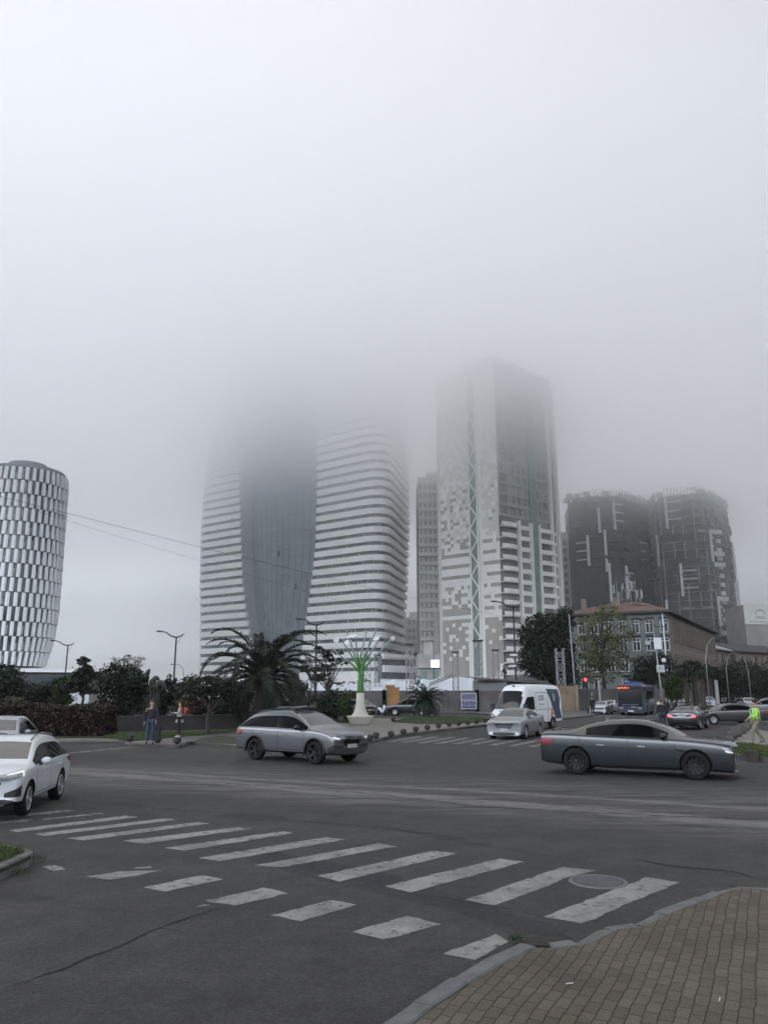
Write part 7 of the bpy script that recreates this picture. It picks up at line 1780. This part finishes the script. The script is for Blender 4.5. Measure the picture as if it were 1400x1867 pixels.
def person(label, loc, rz, h, top, legs, shoes, arms=None, stride=0.0, hair=HAIR, coat=0.0, lean=0.0, cap=None, extra=None, kneel=0.0, group=None, wide=1.0):
    """faces +x before rz; arms = ((elbow, wrist) left, right) offsets from the shoulder"""
    t = empty('person', loc, rz, label, 'person', group, h / 1.76)
    st = stride; w = wide
    hipL, hipR = Vector((0, .10, .90)), Vector((0, -.10, .90))
    anL, anR = Vector((st * .50 - .02, .11, .085 + max(0, -st) * .12)), Vector((-st * .52 - .02, -.11, .085 + abs(st) * .10))
    knL = hipL.lerp(anL, .5) + Vector((.04 + abs(st) * .07, 0, .02)); knR = hipR.lerp(anR, .5) + Vector((.05 + abs(st) * .12, 0, .02))
    toL, toR = anL + Vector((.17, .02, -.05)), anR + Vector((.16, -.02, -.05 - abs(st) * .03))
    pel = Vector((0, 0, .95)); sp = Vector((.01 + lean * .1, 0, 1.12)); ch = Vector((lean * .25, 0, 1.33)); nk = Vector((lean * .36, 0, 1.49)); hd = Vector((lean * .45 + .012, 0, 1.595)); hd2 = Vector((lean * .48 + .0, 0, 1.685))
    shL, shR = ch + Vector((0, .17 * w, .08)), ch + Vector((0, -.17 * w, .08))
    arms = arms or ((Vector((-.02, .07, -.28)), Vector((.05, .09, -.54))), (Vector((-.02, -.07, -.28)), Vector((.05, -.09, -.54))))
    elL, wrL = shL + Vector(arms[0][0]), shL + Vector(arms[0][1]); elR, wrR = shR + Vector(arms[1][0]), shR + Vector(arms[1][1])
    V = [pel, sp, ch, nk, hd, hd2, shL, elL, wrL, shR, elR, wrR, hipL, knL, anL, toL, hipR, knR, anR, toR]
    RD = [(.10, .075), (.09, .07), (.10, .075), .055, .088, .075, .040, .036, .028, .040, .036, .028, .065, .050, .042, .035, .065, .050, .042, .035]
    E_ = [(0, 1), (1, 2), (2, 3), (3, 4), (4, 5), (2, 6), (6, 7), (7, 8), (2, 9), (9, 10), (10, 11), (0, 12), (12, 13), (13, 14), (14, 15), (0, 16), (16, 17), (17, 18), (18, 19)]
    for wi, el, s in ((8, elL, 1), (11, elR, -1)):            # palm, four fingers, thumb
        wr = V[wi]; d = (wr - el).normalized(); side = Vector((1, 0, 0)) - d * d.x; side = side.normalized() if side.length > .2 else Vector((0, 0, 1)); nn = d.cross(side) * s
        pm = wr + d * .055; V.append(pm); RD.append((.032, .018)); pi = len(V) - 1; E_.append((wi, pi))
        for k, L_ in enumerate((.070, .082, .076, .058)):
            o = side * (.030 - .020 * k); a = pm + d * .035 + o; b_ = a + d * L_ * .5 - nn * .008; c_ = b_ + d * L_ * .4 - nn * .022
            V += [a, b_, c_]; RD += [.010, .0085, .007]; n = len(V); E_ += [(pi, n - 3), (n - 3, n - 2), (n - 2, n - 1)]
        a = wr + d * .03 + side * .035; b_ = a + d * .035 + side * .018; V += [a, b_]; RD += [.011, .009]; n = len(V); E_ += [(wi, n - 2), (n - 2, n - 1)]
    skinned(V, E_, RD, 0, SKIN, 'body', t)
    # clothing
    TV = [pel + Vector((0, 0, -.06)), sp, ch, nk + Vector((-.01, 0, -.035)), shL, elL, elL.lerp(wrL, .93), shR, elR, elR.lerp(wrR, .93)]; TR = [(.20, .15), (.19, .15), (.20, .16), .085, .095, .072, .052, .095, .072, .052]; TE = [(0, 1), (1, 2), (2, 3), (2, 4), (4, 5), (5, 6), (2, 7), (7, 8), (8, 9)]
    if coat: TV.append(pel + Vector((0, 0, -coat))); TR.append((.21, .17)); TE.append((0, 10))
    skinned(TV, TE, TR, 0, top, 'jacket', t)
    LV = [pel, hipL, knL, anL + Vector((0, 0, .0)), hipR, knR, anR + Vector((0, 0, .0))]; skinned(LV, [(0, 1), (1, 2), (2, 3), (0, 4), (4, 5), (5, 6)], [(.16, .125), .115, .085, .066, .115, .085, .066], 0, legs, 'trousers', t)
    for a, b_ in ((anL, toL), (anR, toR)): skinned([a + Vector((-.05, 0, -.035)), a.lerp(b_, .6) + Vector((0, 0, -.02)), b_ + Vector((.02, 0, .0))], [(0, 1), (1, 2)], [.048, .046, .034], 1, shoes, 'shoe', t, 1)
    mb = MB(); mb.ball(tuple(hd2 + Vector((-.018, 0, .0))), .104, 14, sz=(1.05, .86, .92)); mb.v = [(x, y, max(z, hd2.z - .085 + max(0, (x - hd2.x + .06)) * 1.1)) for x, y, z in mb.v]; mb.build('cap' if cap else 'hair', cap or hair, t, True)
    mb = MB(); mb.ball(tuple(hd + Vector((.088, 0, .005))), .018, 8, sz=(1, .8, 1.3))
    for s in (1, -1): mb.ball(tuple(hd + Vector((.0, .082 * s, .0))), .024, 8, sz=(.6, .4, 1.2))
    mb.build('nose_and_ears', SKIN, t, True)
    mb = MB()
    for s in (1, -1): mb.ball(tuple(hd + Vector((.078, .032 * s, .03))), .010, 8)
    mb.box(tuple(hd + Vector((.085, 0, -.042))), (.01, .045, .008)); mb.build('eyes_and_mouth', HAIR, t)
    if extra: extra(t, dict(ch=ch, pel=pel, wrL=wrL, wrR=wrR, shL=shL, shR=shR, nk=nk))
    return t
BK = cloth('black', (.010, .010, .012)); NV = cloth('navy', (.018, .020, .030)); JN = cloth('jeans', (.028, .042, .075)); CRE = cloth('cream', (.30, .27, .25)); KH = cloth('khaki', (.17, .14, .10)); HV = mat('high_visibility', (.30, .56, .06), .6, .08, 9, emit=None); SHW_ = cloth('white_shoe', (.5, .5, .5)); REDB = cloth('red_bag', (.28, .05, .045)); WHC = cloth('white', (.42, .42, .43)); GRC = cloth('grey', (.06, .06, .065)); REF = mat('reflective_strip', (.6, .62, .6), .4)
V3 = Vector
def bag(name, m, c, d):
    def f(t, J): mb = MB(); mb.box(tuple(c), d, top=.8); mb.build(name, m, t)
    return f
person('man in dark jacket and blue jeans standing at the kerb with a shopping bag', gr(273, 1356, ZP + .02), R(-80), 1.80, BK, JN, BK, arms=((V3((.02, .06, -.27)), V3((.10, .02, -.5))), (V3((-.02, -.06, -.28)), V3((.03, -.06, -.55)))), cap=GRC, wide=1.15)
tb = empty('shopping_bag', gr(284, 1356, ZP + .02) + Vector((.10, -.05, 0)), 0, 'dark shopping bag held by the man in blue jeans', 'bag'); mb = MB(); mb.box((0, 0, .50), (.16, .26, .42), top=.85); mb.build('sack', BK, tb); mb = MB(); mb.tube([(0, -.08, .70), (0, 0, .84), (0, .08, .70)], .012, 6); mb.build('strap', BK, tb)
person('woman in a cream coat and black trousers with white shoes looking at her phone', gr(326, 1344, ZP + .02), R(190), 1.68, CRE, BK, SHW_, arms=((V3((.05, .05, -.26)), V3((.26, -.06, -.22))), (V3((.05, -.05, -.26)), V3((.26, .06, -.24)))), coat=.16)
tb = empty('backpack', gr(326, 1344, ZP + .02) + Vector((.24, .02, 1.22)), R(10), 'small red backpack on the back of the woman in cream', 'backpack'); mb = MB(); mb.ball((0, 0, 0), .17, 12, sz=(.62, .8, 1.15)); mb.build('pack', REDB, tb, True); mb = MB(); mb.tube([(-.08, .12, .14), (-.22, .14, .18), (-.1, .13, -.14)], .018, 6); mb.tube([(-.08, -.12, .14), (-.22, -.14, .18), (-.1, -.13, -.14)], .018, 6); mb.build('strap', REDB, tb)
person('dark dressed person with a pack bending forward on the grey shed roof', at(921, 1240.5, 91), R(200), 1.66, BK, BK, BK, arms=((V3((.12, .05, -.25)), V3((.34, .02, -.38))), (V3((.05, -.1, -.26)), V3((.28, -.12, -.40)))), lean=.45, stride=.45)
person('person in black standing beside the front white saloon', gr(1080.5, 1304, .0), R(100), 1.80, BK, BK, BK, coat=.1, wide=1.1)
person('person in a long black coat seen from behind in the road', gr(1208, 1328), R(80), 1.78, BK, JN, BK, coat=.25, wide=1.15)
person('person in a white top standing between the bus and the black saloon', gr(1204, 1313), R(-60), 1.74, WHC, BK, BK, arms=((V3((.06, .06, -.26)), V3((.25, .0, -.16))), (V3((.06, -.06, -.26)), V3((.25, .02, -.18)))))
person('person in a black vest with white sleeves facing away from the bus', gr(1216, 1311), R(20), 1.84, BK, BK, BK, arms=((V3((.0, .07, -.28)), V3((.10, .10, -.5))), (V3((.03, -.08, -.27)), V3((.2, -.06, -.42)))))
person('person in dark clothes leaning beside the rear of the black saloon', gr(1229, 1312), R(-30), 1.66, NV, BK, BK, lean=.3)
def vest(t, J):
    mb = MB(); c = J['ch']
    for y in (.10, -.10): mb.tube([c + V3((.125, y, .10)), c + V3((.148, y * 1.05, -.05)), c + V3((.135, y, -.34))], .012, 6); mb.tube([c + V3((-.10, y, .12)), c + V3((-.150, y * 1.05, -.05)), c + V3((-.14, y, -.34))], .014, 6)
    mb.build('reflective_strip', REF, t, True)
    mb = MB(); mb.box(tuple(c + V3((-.02, -.175, -.17))), (.12, .03, .42)); mb.build('side_panel', BK, t)
person('person in a yellow green high visibility jacket and khaki trousers striding left', gr(1381, 1356, .14), R(184), 1.78, HV, KH, GRC, arms=((V3((.06, .07, -.27)), V3((.26, .04, -.34))), (V3((-.02, -.07, -.27)), V3((.18, -.08, -.42)))), stride=.62, cap=BK, extra=vest)
# ------------------------------------------------------------------ haze and the low cloud the towers vanish into
def volume(name, d, g, col=(1, 1, 1)):
    m = bpy.data.materials.new(name); m.use_nodes = True; t = m.node_tree; t.nodes.clear()
    o = t.nodes.new('ShaderNodeOutputMaterial'); p = t.nodes.new('ShaderNodeVolumePrincipled'); t.links.new(p.outputs[0], o.inputs['Volume'])
    p.inputs['Color'].default_value = (*col, 1); p.inputs['Density'].default_value = d; p.inputs['Anisotropy'].default_value = g
    return m
b = MB(); b.box((0, 250, 73.5), (1500, 1100, 149)); tag(b.build('haze', volume('haze', .00013, .5)), kind='stuff')
CLOUD = [(5, 18, .0016), (18, 50, .0032), (50, 58, .0052), (58, 66, .0105), (66, 74, .0175), (74, 82, .0230), (82, 91, .030), (91, 101, .033), (101, 112, .043), (112, 132, .050)]
for z0, z1, d in CLOUD:
    b = MB(); y0 = 186 if z0 < 20 else 90; b.box((0, (470 + y0) / 2, (z0 + z1) / 2), (1100, 470 - y0, z1 - z0 - .01))
    tag(b.build('low_cloud', volume('cloud', d, .8)), kind='stuff')
